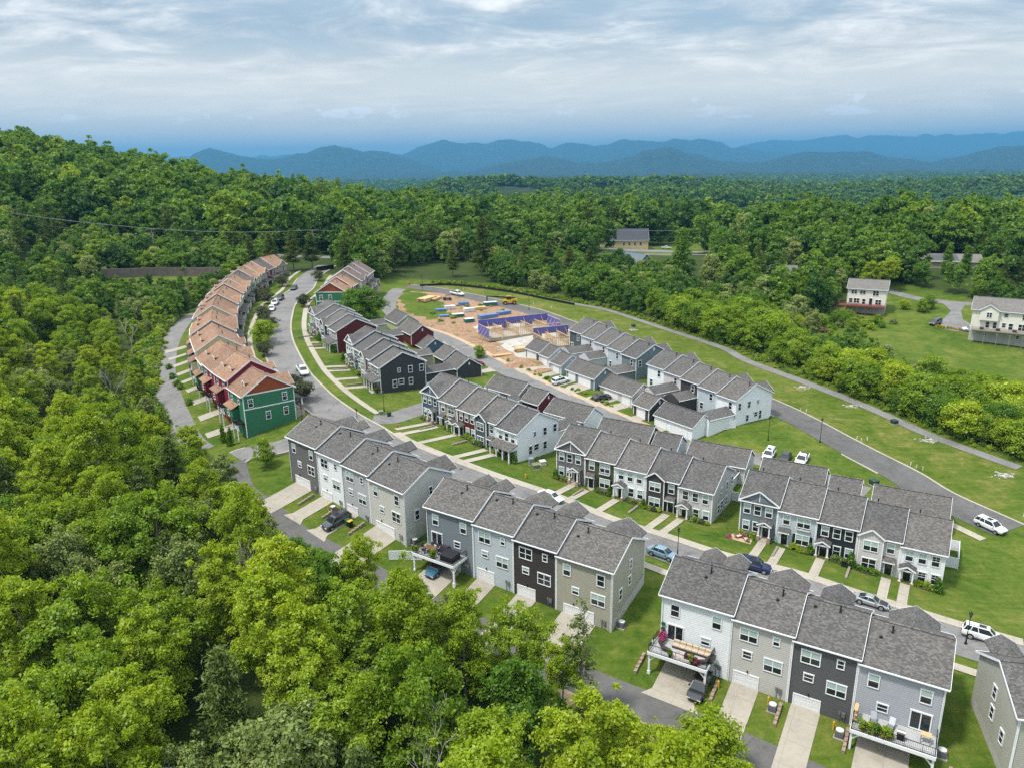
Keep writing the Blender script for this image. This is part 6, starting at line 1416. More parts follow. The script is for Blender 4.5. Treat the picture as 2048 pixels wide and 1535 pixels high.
yard(HC0,mn,2.3,'of the left middle row'); yard(HC,mn,2.3,'of the middle row'); yard(HD,mn,2.3,'of the right row'); yard(HK[:4],mn,4.7,'of the upper dark row',16); yard(HK[4:],mn,4.7,'of the lower dark row',16)
# decks
def deck(hs,x0,x1,dep,z,label,stairs=False):
    h,x,y,zb,az,w=hs; o=thing('deck',label,'deck',(x,y,zb),R(az))
    m=MB(); n=int(dep/.28)
    for i in range(n): m.box(x0,-.06-dep*(i+1)/n+.012,z-.05,x1,-.06-dep*i/n,z)
    tag(m.add('deck_boards',DECK,o),kind='stuff')
    b=MB(); b.box(x0,-dep-.14,z-.38,x1,-dep-.06,z+.02); b.box(x0-.07,-dep-.14,z-.36,x0-.01,-.05,z+.02); b.box(x1+.01,-dep-.14,z-.36,x1+.07,-.05,z+.02); b.box(x0,-dep+.3,z-.5,x1,-dep+.42,z-.06); b.add('beam',WHITE,o)
    for xx in (x0+.12,x1-.12):
        p=MB(); p.box(-.11,-.11,-.6,.11,.11,z-.3); p.box(-.17,-.17,-.6,.17,.17,.3); p.add('post',WHITE,o,(xx,-dep+.2,0))
        s=1 if xx<(x0+x1)/2 else -1; br=MB(); br.beam((xx,-dep+.2,z-1.3),(xx+s*.95,-dep+.2,z-.4),.12,.14); br.beam((xx,-dep+.2,z-1.3),(xx,-dep+1.1,z-.4),.12,.14); br.add('brace',WHITE,o)
    def rail(a,c):
        a=Vector(a);c=Vector(c);q=MB(); q.beam(a+Vector((0,0,1.0)),c+Vector((0,0,1.0)),.06,.05); q.beam(a+Vector((0,0,.1)),c+Vector((0,0,.1)),.04,.04); n=max(2,int((c-a).length/.16))
        for i in range(n+1):
            t=a+(c-a)*i/n; e=.045 if i%10==0 or i==n else .014; q.box(t.x-e/2-.004,t.y-e/2-.004,t.z,t.x+e/2+.004,t.y+e/2+.004,t.z+1.0)
        q.add('railing',BLACK,o)
    rail((x0+.05,-dep,z),(x1-.05,-dep,z)); rail((x0+.05,-dep,z),(x0+.05,-.1,z)); rail((x1-.05,-dep,z),(x1-.05,-.1,z))
    return o
CUSH=pmat('cushion_beige',(.50,.40,.29),.9,var=.08); WICK=pmat('wicker',(.05,.043,.04),.8,var=.2,scale=6); WOODB=pmat('brown_table',(.16,.075,.04),.6,var=.2); COVER=pmat('black_cover',(.02,.02,.024),.7,var=.2); RUGM=pmat('patterned_rug',(.45,.36,.34),.95,var=.5,scale=2.2); PLASTW=pmat('white_plastic',(.65,.64,.60),.5,var=.05); GREENP=pmat('green_plastic',(.03,.10,.05),.5,var=0); PURP=pmat('plum_cover',(.05,.035,.05),.7,var=.2)
def place(hs,lx,ly,lz,name,label,cat,rz=0,group=None):
    a,b,az=at(hs,lx,ly); return thing(name,label,cat,(a,b,hs[3]+lz),az+rz,group)
def lounge(hs,lx,ly,lz,label,mat,rz=0.,group=None):
    o=place(hs,lx,ly,lz,'lounge_chair',label,'chair',rz,group); f=MB()
    for sx in (-.3,.3):
        for sy in (-.7,.3): f.tube((sx,sy,0),(sx,sy,.34),.03,n=6)
    f.beam((-.3,-.75,.34),(-.3,.4,.34),.05,.05);f.beam((.3,-.75,.34),(.3,.4,.34),.05,.05); f.add('frame',BLACK,o)
    c=MB(); c.slab([(-.28,-.75,.44),(.28,-.75,.44),(.28,.3,.44),(-.28,.3,.44)],.09); c.add('seat',mat,o); c=MB(); c.slab([(-.28,.25,.44),(.28,.25,.44),(.28,.75,1.05),(-.28,.75,1.05)],.1); c.add('backrest',mat,o); return o
def potplant(hs,lx,ly,lz,label,k=1,h=.8,pot=None,group=None):
    o=place(hs,lx,ly,lz,'potted_plant',label,'potted plant',0,group); m=MB(); m.lathe([(.16,0),(.22,.36),(.24,.38),(.20,.35)],10); m.add('pot',pot or BLACK,o); obj('foliage',BUSHM[k],o,(0,0,.3),0,(h*.7,h*.7,h)); return o
E0=HREAR['E',0];E3=HREAR['E',3];B0=HREAR['B',0];wE=E0[5]
deck(E0,-.3,wE*.80,3.3,3.0,'white-framed deck with black railing on the white townhouse, sofa and rug on it')
deck(B0,-.25,wE*.86,3.2,3.0,'white-framed deck with black railing on the blue-grey townhouse, dining set on it')
deck(E3,.25,E3[5]-.1,3.2,3.0,'white-framed deck lined with planters on the grey townhouse at bottom right')
dz=3.0
s=place(E0,4.2,-.85,dz,'sofa','long dark wicker sofa with beige cushions against the white townhouse wall','sofa')
m=MB(); m.box(-2.3,-.42,0,2.3,.42,.28); m.box(-2.3,.3,.28,2.3,.45,.75); m.box(2.15,-1.2,0,2.75,.42,.28); m.add('frame',WICK,s)
for i in range(6):
    c=MB(); c.box(-.36,-.40,.28,.36,.28,.44); c.add('seat_cushion',CUSH,s,(-1.9+i*.76,0,0)); c=MB(); c.slab([(-.35,.1,.80),(.35,.1,.80),(.35,.30,.86),(-.35,.30,.86)],.40); c.add('back_cushion',CUSH,s,(-1.9+i*.76,0,0))
r=place(E0,4.4,-2.25,dz,'rug','pale patterned rug in front of the wicker sofa','rug'); m=MB(); m.box(-1.9,-.75,.004,1.9,.7,.016); m.add('rug_sheet',RUGM,r)
f=place(E0,4.3,-2.2,dz,'fire_table','square dark fire table on the patterned rug','table'); m=MB(); m.box(-.5,-.35,.02,.5,.35,.42); m.add('base',WICK,f); m=MB(); m.box(-.55,-.4,.42,.55,.4,.47); m.add('top',BLACK,f); m=MB(); m.box(-.22,-.12,.47,.22,.12,.5); m.add('ember_tray',TERRA,f)
lounge(E0,1.3,-2.2,dz,'dark lounger at the left end of the sofa deck',WICK,R(75)); lounge(E0,6.0,-2.4,dz,'dark lounge chair at the right end of the sofa deck',WICK,R(-60))
for lx,ly,k,h,l in ((.5,-.5,5,1.0,'purple flowering pot plant by the patio door of the sofa deck'),(.6,-1.3,5,.7,'pink flower pot at the left rail of the sofa deck'),(4.9,-3.05,1,.7,'green pot plant at the front rail of the sofa deck'),(5.4,-3.05,5,.7,'purple flower pot at the front rail of the sofa deck'),(2.3,-3.05,1,.6,'trailing green pot plant at the left front rail of the sofa deck')): potplant(E0,lx,ly,dz,l,k,h)
w=place(E0,.0,-.14,5.0,'wall_ornament','pair of round green ornaments on the white townhouse corner','ornament'); m=MB(); m.tube((.35,0,.1),(.35,-.05,.1),.28,n=10); m.tube((.35,0,-.6),(.35,-.05,-.6),.3,n=10); m.add('disc',GREENP,w)
t=place(B0,1.9,-1.7,dz,'dining_table','brown dining table on the blue-grey townhouse deck','table'); m=MB(); m.box(-.9,-.5,.68,.9,.5,.74); m.add('tabletop',WOODB,t)
for sx in (-.75,.75):
    for sy in (-.4,.4): m=MB(); m.box(sx-.04,sy-.04,0,sx+.04,sy+.04,.68); m.add('leg',WOODB,t)
for i,(cx,cy_,rz,l) in enumerate(((-.5,-.85,180,'front left'),(.5,-.85,180,'front right'),(-.5,.85,0,'back left'),(.5,.85,0,'back right'),(-1.3,0,90,'left end'),(1.3,0,-90,'right end'))):
    c=place(B0,1.9+cx,-1.7+cy_,dz,'dining_chair','dark brown chair at the '+l+' of the deck dining table','chair',R(rz),'chairs round the deck dining table'); m=MB(); m.box(-.24,-.24,.42,.24,.24,.47); m.add('seat',WICK,c); m=MB(); m.box(-.24,.2,.47,.24,.25,.92); m.add('backrest',WICK,c)
    for sx in (-.2,.2):
        for sy in (-.2,.2): m=MB(); m.box(sx-.025,sy-.025,0,sx+.025,sy+.025,.42); m.add('leg',BLACK,c)
g=place(B0,3.9,-.8,dz,'covered_grill','plum-covered grill beside the deck dining table','grill'); m=MB(); m.box(-.7,-.4,0,.7,.4,.95); m.slab([(-.6,-.3,1.15),(.6,-.3,1.15),(.6,.3,1.15),(-.6,.3,1.15)],.2); m.add('cover',PURP,g)
h_=place(B0,5.6,-1.9,dz,'covered_hot_tub','black-covered hot tub filling the right end of the deck','hot tub'); m=MB(); m.box(-1.05,-1.0,0,1.05,1.0,.82); m.slab([(-1.1,-1.05,.92),(1.1,-1.05,.92),(1.1,1.05,.96),(-1.1,1.05,.96)],.12)
for i in range(5): m.box(-1.07,-.9+i*.42,.03,1.07,-.86+i*.42,.9)
m.add('cover',COVER,h_)
potplant(B0,.25,-2.9,dz,'pot plant at the left front corner of the dining deck',1,.6,STEEL); potplant(B0,3.3,-2.95,dz,'tall pot plant at the front rail of the dining deck',1,.9)
for i,(lx,l) in enumerate(((1.3,'first'),(1.9,'second'),(2.5,'third'),(3.2,'fourth'),(3.8,'fifth'))): potplant(E3,lx,-2.85,dz,'green planter along the front rail of the bottom right deck, %s from the left'%l,[1,2,0,2,1][i],.85 if i!=2 else 1.0,TERRA,'planters along the bottom right deck rail')
lounge(E3,2.2,-1.3,dz,'grey reclining chair on the bottom right deck, left of two',STEEL,R(10)); lounge(E3,3.8,-1.3,dz,'grey reclining chair on the bottom right deck, right of two',STEEL,R(-8))
b=place(E3,7.0,-1.5,dz,'bar_table','pale wooden bar table at the right end of the bottom right deck','table'); m=MB(); m.box(-.5,-.35,.95,.5,.35,1.02); m.add('tabletop',LUMB,b)
for sx in (-.42,.42):
    for sy in (-.28,.28): m=MB(); m.box(sx-.04,sy-.04,0,sx+.04,sy+.04,.95); m.add('leg',STEEL,b)
g=place(E3,4.8,-2.3,dz,'grill','black gas grill at the rail of the bottom right deck','grill'); m=MB(); m.box(-.35,-.25,.1,.35,.25,.8); m.add('cart',BLACK,g); m=MB(); m.tube((-.38,0,.85),(.38,0,.85),.27,n=10); m.add('lid',STEEL,g)
sh=place(E3,.45,-1.4,dz,'shelf_rack','black rack with pale wooden shelves at the left end of the bottom right deck','shelf'); m=MB()
for sx in (-.18,.18):
    for sy in (-.6,.6): m.box(sx-.02,sy-.02,0,sx+.02,sy+.02,1.6)
m.add('frame',BLACK,sh)
for zz in (.3,.9,1.5): m=MB(); m.box(-.2,-.65,zz,.2,.65,zz+.04); m.add('shelf',LUMB,sh)
# air conditioners, bins, bollards, retaining walls of the rear drives
def ac_unit(x,y,label,az=0,group='air-conditioning units',z=None):
    o=thing('air_conditioner',label,'air conditioner',(x,y,float(H(x,y)) if z is None else z),az,group)
    def b():
        m=MB(); m.box(-.42,-.42,.05,.42,.42,.82); 
        for i in range(9): 
            for s_ in (-1,1): m.box(-.40,s_*.43-.01,.10+i*.08,.40,s_*.43+.01,.13+i*.08); m.box(s_*.43-.01,-.40,.10+i*.08,s_*.43+.01,.40,.13+i*.08)
        return m.mesh('casing',pmat('ac_casing',(.14,.145,.15),.6,var=.1))
    def f():
        m=MB(); m.lathe([(.36,0),(.40,.02),(.40,.05),(.36,.05)],16); m.box(-.38,-.02,.045,.38,.02,.06); m.box(-.02,-.38,.045,.02,.38,.06); return m.mesh('fan_guard',PLASTW)
    def p():
        m=MB(); m.box(-.55,-.55,-.3,.55,.55,.05); return m.mesh('pad',CONC)
    def d():
        m=MB(); m.tube((0,0,0),(0,0,.01),.35,n=16); return m.mesh('fan',BLACK)
    obj('casing',cached('acc',b),o); g=obj('fan_guard',cached('acf',f),o,(0,0,.82)); obj('fan',cached('acd',d),g,(0,0,.01)); obj('pad',cached('acp',p),o)
def bollard(x,y,label):
    o=obj('bollard',cached('bol',lambda:(lambda m:(m.lathe([(.11,-.3),(.11,.95),(.06,1.04)],10),m.mesh('bollard',YEL))[1])(MB())),None,(x,y,float(H(x,y)))); tag(o,label,'bollard','yellow bollards by the gas meters')
for key,i,lx,ly,l in (('A',1,5.9,-1.6,'air conditioner beside the white townhouse drive'),('B',3,8.9,1.4,'air conditioner at the right foundation of the khaki townhouse'),('E',1,5.6,-1.9,'air conditioner beside the light beige-grey townhouse drive'),('E',2,5.9,-2.0,'air conditioner beside the dark grey townhouse drive'),('E',3,8.7,.4,'air conditioner at the right wall of the bottom right grey townhouse'),('E',0,-1.0,.9,'air conditioner left of the white sofa-deck townhouse'),('A',3,8.9,1.2,'air conditioner at the right gable of the beige townhouse')):
    a,b,az=at(HREAR[key,i],lx,ly); ac_unit(a,b,l,az)
for key,i,lx,ly,l in (('E',0,7.75,-1.6,'yellow bollard between the black car and the light beige drive'),('E',1,5.0,-1.3,'yellow bollard by the light beige townhouse meter'),('E',2,5.2,-1.4,'yellow bollard by the dark grey townhouse meter'),('A',1,4.9,-1.8,'yellow bollard by the white townhouse drive')):
    a,b,az=at(HREAR[key,i],lx,ly); bollard(a,b,l)
def block_wall(hs,lx,y0,y1,label,h=.55,group='stepped block walls between drives'):
    a,b,az=at(hs,lx,y0); o=thing('retaining_wall',label,'wall',(a,b,float(H(a,b))),az,group); n=int((y0-y1)/.62); 
    for k in range(n):
        p=at(hs,lx,y0-(k+.5)*.62); zz=float(H(p[0],p[1]))-o.location.z; hh=max(.12,h-.05*k)
        for c in range(2):
            m=MB(); m.box(-.17,-.305,zz-.3 if c==0 else zz+hh-.15,.17,.305,zz+hh-.155 if c==0 else zz+hh); obj('block' if c==0 else 'cap_stone',m.mesh('block',STONE if c==0 else STONE2),o,(RNG.uniform(-.01,.01),-(k+.5)*.62,0))
for key,i,lx,l in (('A',0,8.0,'block wall with small pots between the charcoal and white drives'),('A',2,6.3,'block wall between the pale grey and beige drives near the bins'),('A',1,6.2,'block wall beside the dark grey SUV'),('E',0,7.5,'block wall right of the black car under the deck'),('E',1,6.3,'block wall between the light beige and dark grey drives'),('E',2,6.6,'block wall between the dark grey drive and the bottom right deck'),('E',0,-1.6,'block wall at the left of the white sofa-deck townhouse'),('E',3,9.6,'block wall at the right end of the bottom right townhouse')):
    block_wall(HREAR[key,i],lx,-.9,-4.6,l)
def bin_(x,y,az,label,lid,body=None,group='wheeled bins'):
    o=thing('wheeled_bin',label,'bin',(x,y,float(H(x,y))+.06),az,group)
    m=MB(); n=len(m.v); m.v+=[(-.24,-.28,.08),(.24,-.28,.08),(.24,.28,.08),(-.24,.28,.08),(-.3,-.36,1.0),(.3,-.36,1.0),(.3,.36,1.0),(-.3,.36,1.0)]
    for q in ((0,3,2,1),(4,5,6,7),(0,1,5,4),(1,2,6,5),(2,3,7,6),(3,0,4,7)): m.f.append(q);m.m.append(0)
    m.add('bin_body',body or BLACK,o); m=MB(); m.slab([(-.32,-.4,1.06),(.32,-.4,1.06),(.32,.4,1.1),(-.32,.4,1.1)],.06); m.add('lid',lid,o)
    for s_ in (-1,1): m=MB(); m.tube((s_*.27,.3,.12),(s_*.33,.3,.12),.12,n=10); m.add('wheel',BLACK,o)
a,b,az=at(HREAR['A',2],4.9,-2.6); bin_(a,b,az,'black bin with yellow lid beside the dark grey SUV',YEL)
a,b,az=at(HREAR['A',2],4.2,-2.6); bin_(a,b,az,'green bin beside the dark grey SUV',GREENP,GREENP)
x,y,a=gat(gG2,5.1,2.4); bin_(x,y,a,'black bin with yellow lid beside the small dark brown garage',YEL)
# boxes on the lawns
def box_cabinet(x,y,sx,sy,h,mat,label,az=0.,lid=True):
    o=thing('utility_box',label,'utility box',(x,y,float(H(x,y))),az,None); m=MB(); m.box(-sx/2,-sy/2,.06,sx/2,sy/2,h); m.box(-sx/2,-sy/2-.02,.12,-.02,-sy/2,h-.08); m.box(.02,-sy/2-.02,.12,sx/2,-sy/2,h-.08); m.add('cabinet',mat,o)
    m=MB(); m.slab([(-sx/2-.05,-sy/2-.05,h+.02),(sx/2+.05,-sy/2-.05,h+.02),(sx/2+.05,sy/2+.05,h+.12),(-sx/2-.05,sy/2+.05,h+.12)],.1); m.add('lid',mat,o); m=MB(); m.box(-sx/2-.15,-sy/2-.15,-.3,sx/2+.15,sy/2+.15,.06); m.add('pad',CONC,o)
OLV=pmat('olive_cabinet',(.16,.19,.10),.6,var=.08); GRNB=pmat('green_cabinet',(.025,.055,.04),.55,var=.08); GRYB=pmat('grey_cabinet',(.22,.24,.25),.6,var=.05)
for x,y,sx,sy,h,mt,l in ((4.2,130.4,1.3,1.1,.85,OLV,'olive transformer box nearest the columned-porch house'),(3.4,131.9,.9,.7,1.2,GRYB,'tall grey utility cabinet behind the olive box'),(5.6,132.6,1.1,.8,.7,PLASTW,'pale utility box right of the tall grey cabinet'),(66.9,127.9,1.3,1.2,.9,GRNB,'dark green transformer box on the lawn behind the small garage'),(84.5,156.4,1.2,1.1,.8,GRNB,'dark green transformer box beside the footpath'),(-26.2,151.0,.8,.7,1.0,GRNB,'green utility box by the lamp post at the black-grey end house'),(-28,151.6,.9,.8,.8,OLV,'pale stone-coloured box beside the corner lamp post'),(38.9,233.8,1.1,1.0,.8,GRNB,'dark green transformer box near the upper footpath')): box_cabinet(x,y,sx,sy,h,mt,l,R(20))
def hydrant(x,y,mat,label):
    o=thing('fire_hydrant',label,'fire hydrant',(x,y,float(H(x,y))),.5,'fire hydrants'); m=MB(); m.lathe([(.17,0),(.17,.06),(.12,.08),(.12,.5),(.15,.53),(.15,.56),(.12,.6),(.06,.7),(.03,.76)],12); m.add('barrel',mat,o)
    for a,r in (((.24,0,.42),.07),((-.24,0,.42),.07),((0,-.26,.4),.09)): m=MB(); m.tube((0,0,a[2]),a,r,n=8); m.add('outlet',TERRA,o)
hydrant(2.2,125.5,YEL,'yellow fire hydrant on the lawn below the utility boxes'); hydrant(-23.6,145.0,TERRA,'orange fire hydrant at the side road corner')
for i,(x,y,l) in enumerate(((-9.5,125.2,'round reddish manhole cover in the street'),(60,124.5,'round manhole cover in the right-hand road'))):
    m=MB(); m.tube((0,0,0),(0,0,.02),.42,n=16); m.tube((0,0,.02),(0,0,.03),.3,n=16); o=m.add('manhole_cover',pmat('cast_iron',(.10,.06,.055),.7,var=.2),None,(x,y,float(H(x,y))+.065)); tag(o,l,'manhole cover','manhole covers')
# fences
def vinyl_fence(hs,pts,label,h=1.8):
    q=[at(hs,*p)[:2] for p in pts]; o=thing('vinyl_fence',label,'fence',(q[0][0],q[0][1],float(H(*q[0]))),0,'white vinyl fences'); bx,by,bz=o.location
    for (ax,ay),(cx,cy_) in zip(q[:-1],q[1:]):
        L_=math.hypot(cx-ax,cy_-ay); n=max(1,round(L_/1.9)); a=math.atan2(cy_-ay,cx-ax)
        for k in range(n):
            t0,t1=k/n,(k+1)/n; x0,y0=ax+(cx-ax)*t0,ay+(cy_-ay)*t0; x1,y1=ax+(cx-ax)*t1,ay+(cy_-ay)*t1; zm=float(H((x0+x1)/2,(y0+y1)/2))-bz
            m=MB(); w_=L_/n; m.box(.06,-.02,.05,w_-.06,.02,h-.06)
            nn=int(w_/.16)
            for j in range(nn): m.box(.07+j*.16,-.032,.15,.07+j*.16+.14,.032,h-.14)
            m.box(.05,-.045,h-.14,w_-.05,.045,h-.03); m.box(.05,-.045,.05,w_-.05,.045,.16); m.add('panel',VINYL,o,(x0-bx,y0-by,zm),a)
            p=MB(); p.box(-.065,-.065,-.5,.065,.065,h+.04); p.add('post',VINYL,o,(x0-bx,y0-by,zm),a)
w=HG[4][5]; _gx,_gy,_=gat(gG3,11.3,6.5); _h=HG[4]; _a=R(_h[4]); _dx,_dy=_gx-_h[1],_gy-_h[2]; vinyl_fence(HG[4],[(_dx*math.cos(_a)+_dy*math.sin(_a),-_dx*math.sin(_a)+_dy*math.cos(_a)),(w+.6,-.3)],'white vinyl fence round the patio of the big white gable house')
w=HD[4][5]; vinyl_fence(HD[4],[(w+.1,8.2),(w+1.9,8.2),(w+1.9,14),(w-.2,14)],'white vinyl fence at the right end of the right row')
w=HC[4][5]; vinyl_fence(HC[4],[(w+.1,11),(w+3.3,11)],'white vinyl fence closing the gap between the middle and right rows')
vinyl_fence(B0,[(-.5,-1.),(-2.6,-2.2),(-4.6,-3.6)],'white vinyl fence descending left of the dining-table deck',1.5)
w=HK[7][5]; vinyl_fence(HK[7],[(w+.05,11.4),(w+.05,17)],'white vinyl fence behind the black-grey end house',1.6)
# front patio of the blue-grey house
patch('front_patio',lp((HD[0][1],HD[0][2],R(HD[0][4])),[(-.8,-1.2),(2.6,-1.0),(2.8,-3.6),(-.6,-3.4)]),.07,TANDIRT,1)
lounge(HD[0],.4,-2.2,-.1,'cream lounge chair on the front patio, left of two',CUSH,R(150),'cream patio chairs'); lounge(HD[0],2.0,-2.7,-.1,'cream lounge chair on the front patio, right of two',CUSH,R(-150),'cream patio chairs')
for i,(a_,b_,k,l) in enumerate(((1.2,-1.5,5,'pink flowering shrub between the cream patio chairs'),(.4,-1.2,5,'red flowering shrub at the wall of the blue-grey gabled townhouse'),(-.7,-3.0,5,'pink pot shrub at the patio corner'))): x,y,_=at(HD[0],a_,b_); shrub(x,y,.6,l,None,k)
bn=place(HD[2],w*.85,-1.9,0,'garden_bench','dark garden bench before the near-black townhouse','bench'); m=MB(); m.box(-.75,-.22,.4,.75,.22,.45); m.add('seat',BLACK,bn); m=MB(); m.box(-.75,.2,.45,.75,.25,.95); m.add('backrest',BLACK,bn)
for sx in (-.68,.68): m=MB(); m.box(sx-.04,-.2,0,sx+.04,.22,.42); m.add('leg',BLACK,bn)

# ---- building site
def gz(x,y): return float(H(x,y))
def frame_wall(o,a,b,z,h,sheath,name='wall_frame',brace=True,ground=None):
    """stud wall between two points: bottom plate, top plate, studs, blue sheathing band"""
    a=Vector((*a,0));b=Vector((*b,0)); L=(b-a).length; az=math.atan2(b.y-a.y,b.x-a.x); lx,ly=a.x-o.location.x,a.y-o.location.y
    m=MB(); m.box(0,-.07,0,L,.07,.09); m.box(0,-.07,h-.18,L,.07,h); m.add('plate',LUMB,o,(lx,ly,z),az)
    n=int(L/.62); st=cached(('stud',h),lambda:(lambda m:(m.box(-.035,-.06,.09,.035,.06,h-.18),m.mesh('stud',LUMB))[1])(MB()))
    for i in range(n+1): obj('stud',st,o,(lx+math.cos(az)*L*i/n,ly+math.sin(az)*L*i/n,z),az)
    if sheath:
        s=MB()
        k=max(1,int(L/2.44))
        for i in range(k):
            s.box(L*i/k+.02,-.10,sheath[0],L*(i+1)/k-.02,-.072,sheath[1]); s.box(L*i/k+.02,.075,sheath[0]-.9 if i%3 else .1,L*(i+1)/k-.02,.1,sheath[1])
        s.add('sheathing',BLUEW,o,(lx,ly,z),az)
    if brace:
        q=MB()
        for t in (.12,.38,.64,.9): q.beam((L*t,-.05,h*.85),(L*t+.6,-2.3,.1),.08,.08)
        q.add('brace',LUMB,o,(lx,ly,z),az)
def site():
    slab=thing('building_under_construction','long timber house frame with blue sheathing band on a concrete slab, farther of two','house frame',(1,228,9.4)); m=MB()
    def rect(a,b,d): 
        a=np.array(a);b=np.array(b);t=(b-a)/np.linalg.norm(b-a);n=np.array((t[1],-t[0])); return a,b,b+n*d,a+n*d
    A,B,C,D=rect((-10,223.4),(11.5,233),8.5)
    m=MB(); m.slab([(*(p-np.array((1,228))),.35) for p in (A,B,C,D)][::-1],.9); m.add('slab',CONC,slab)
    frame_wall(slab,A,B,.35,4.0,(2.6,3.95)); frame_wall(slab,D,C,.35,2.6,None); frame_wall(slab,B,C,.35,3.4,(0.1,3.3)); frame_wall(slab,A,D,.35,3.0,(0.1,2.9))
    for t in (.2,.4,.6,.8): frame_wall(slab,A+(B-A)*t,D+(C-D)*t,.35,2.6,None,brace=False)
    s2=thing('building_under_construction','shorter timber house frame with blue top band, nearer of two beside the dark slate townhouse','house frame',(12,214,8.7))
    A,B,C,D=rect((6.4,214.6),(17.0,218.5),8.5)
    m=MB(); m.slab([(*(p-np.array((12,214))),.3) for p in (A,B,C,D)][::-1],.9); m.add('slab',CONC,s2)
    frame_wall(s2,A,B,.3,4.0,(2.9,3.95)); frame_wall(s2,D,C,.3,2.7,None); frame_wall(s2,B,C,.3,2.7,None); frame_wall(s2,A,D,.3,2.7,None)
    for t in (.33,.66): frame_wall(s2,A+(B-A)*t,D+(C-D)*t,.3,2.7,None,brace=False)
    TEAL=pmat('teal_wrap',(.03,.13,.11),.5,var=.1); WRAPW=pmat('white_wrap',(.6,.6,.6),.5,var=.08); BLW=pmat('pale_blue_wrap',(.10,.19,.38),.5,var=.15)
    def stack(x,y,l,w,h,az,mat,label,top=None,group='wrapped material stacks'):
        l*=.8; w*=.8; h*=.78
        o=thing('material_stack',label,'stack',(x,y,gz(x,y)),R(az),group); n=max(1,round(l/2.4))
        for i in range(n):
            m=MB(); m.box(-l/2+i*l/n+.04,-w/2,.12,-l/2+(i+1)*l/n-.04,w/2,h*RNG.uniform(.9,1)); m.add('bundle',[mat],o)
            if top: m=MB(); m.box(-l/2+i*l/n+.02,-w/2-.02,h+.005,-l/2+(i+1)*l/n-.02,w/2+.02,h+.06); m.add('wrap_sheet',top,o)
        m=MB()
        for i in range(2*n): xx=-l/2+(i+.5)*l/(2*n); m.box(xx-.06,-w/2,-.2,xx+.06,w/2,.12)
        m.add('skid',LUMB,o)
    for a in ((-20.8,252.7,4.5,2.4,1.6,20,WRAPW,'white-wrapped stack left of the blue one at the site'),(-16.5,258.5,4.5,2.4,1.5,15,BLW,'pale blue wrapped stack behind the white one'),(-23.8,249.6,4.2,2.2,1.0,15,BLW,'low blue stack at the grass edge of the site'),(-14.2,250.2,4.6,2.6,1.5,20,WRAPW,'white stack with dark dots in the middle of the site'),(-17.5,243.5,5,2.3,1.3,20,TEAL,'teal stack in the middle of the site'),(-22,243,4.2,2,.8,15,BLW,'long low blue stack left of the teal one'),(-13.5,237.5,4,2.4,1.5,25,TEAL,'green-teal stack left of the long blue row'),(-7.6,242.2,8.5,2.6,1.7,32,BLW,'long row of blue wrapped bundles in the middle of the site'),(-2.4,246.8,6,2.4,1.4,30,BLW,'pale blue bundles at the right end of the blue row'),(-7.2,258.7,6,2.6,1.7,15,TEAL,'teal stack beside the telehandler boom'),(-2.0,236.2,4,2.6,1.5,25,TEAL,'teal stack near the blue-banded frame'),(-10.5,253.5,5,2.6,1.2,20,LUMB,'tan stack under white sheets near the middle of the site')): stack(*a[:7],a[7],WRAPW if a[6] in (TEAL,) or 'dots' in a[7] else None)
    def lumber(x,y,l,w,n,az,label,k=5):
        o=thing('lumber_stack',label,'lumber',(x,y,gz(x,y)),R(az),'lumber piles'); 
        for j in range(n):
            for i in range(k):
                m=MB(); ww=w/k; dx=RNG.uniform(-.35,.35); m.box(-l/2+dx,-w/2+i*ww+.02,.1+j*.19,l/2+dx,-w/2+(i+1)*ww-.02,.1+j*.19+.16); m.add('plank',LUMB,o)
    lumber(-29.5,262.5,7.5,3.4,6,62,'big heap of tan timber at the top of the site'); lumber(-26.6,264.5,6,2,4,70,'second tan timber heap beside the big one at the site top')
    lumber(-2.5,204.5,5.5,1.4,2,20,'flat tan plank pile beside the alley dirt'); lumber(3.5,207.5,5,2.4,5,15,'pale block of boards on the gravel pad'); lumber(7,203.5,6,1.2,2,-50,'long boards lying across the gravel pad'); lumber(-5,229,6,1.6,2,30,'low board pile left of the blue-banded frame')
    # foundation walls on the pad
    o=thing('foundation_block','low grey concrete foundation slab on the gravel pad','foundation',(10,205,8.3)); m=MB(); m.slab([(-6,-1,.5),(2,-6.5,.5),(5,-2,.5),(-3,3.5,.5)],1.2); m.add('slab',FOUND,o); m=MB(); m.slab([(-9,3,.45),(-3.5,.5,.45),(-1.5,4,.45),(-7,7,.45)],1.2); m.add('slab',CONC,o)
    # telehandler
    o=thing('telehandler','yellow telehandler with long black boom at the building site','telehandler',(-.5,261.5,gz(-.5,261.5)),R(8)); m=MB(); m.box(-2.3,-1.0,.8,2.3,1.0,1.5); m.box(1.0,-1.05,1.3,2.5,.2,2.0); m.add('chassis',YEL,o)
    m=MB(); m.box(-.9,.25,1.5,.6,1.05,2.7); m.add('cab',CGLASS,o); m=MB(); m.box(-1,.2,2.7,.7,1.1,2.8); m.add('cab_roof',YEL,o)
    m=MB(); m.beam((2.2,-.3,2.1),(-5.2,-.3,3.0),.45,.45); m.beam((-5.0,-.3,2.9),(-7.8,-.3,3.1),.34,.34); m.add('boom',BLACK,o); m=MB(); m.box(-8.1,-.8,1.2,-7.8,.3,3.2); m.beam((-8.1,-.7,1.25),(-9.3,-.7,1.25),.12,.06); m.beam((-8.1,.2,1.25),(-9.3,.2,1.25),.12,.06); m.add('fork_carriage',BLACK,o)
    for xx in (-1.6,1.6):
        for s in (-1,1): m=MB(); m.tube((xx,s*.95,.7),(xx,s*1.4,.7),.7,n=14); w_=m.add('wheel',TYRE,o); m=MB(); m.tube((xx,s*1.0,.7),(xx,s*1.42,.7),.32,n=10); m.add('rim',YEL,w_)
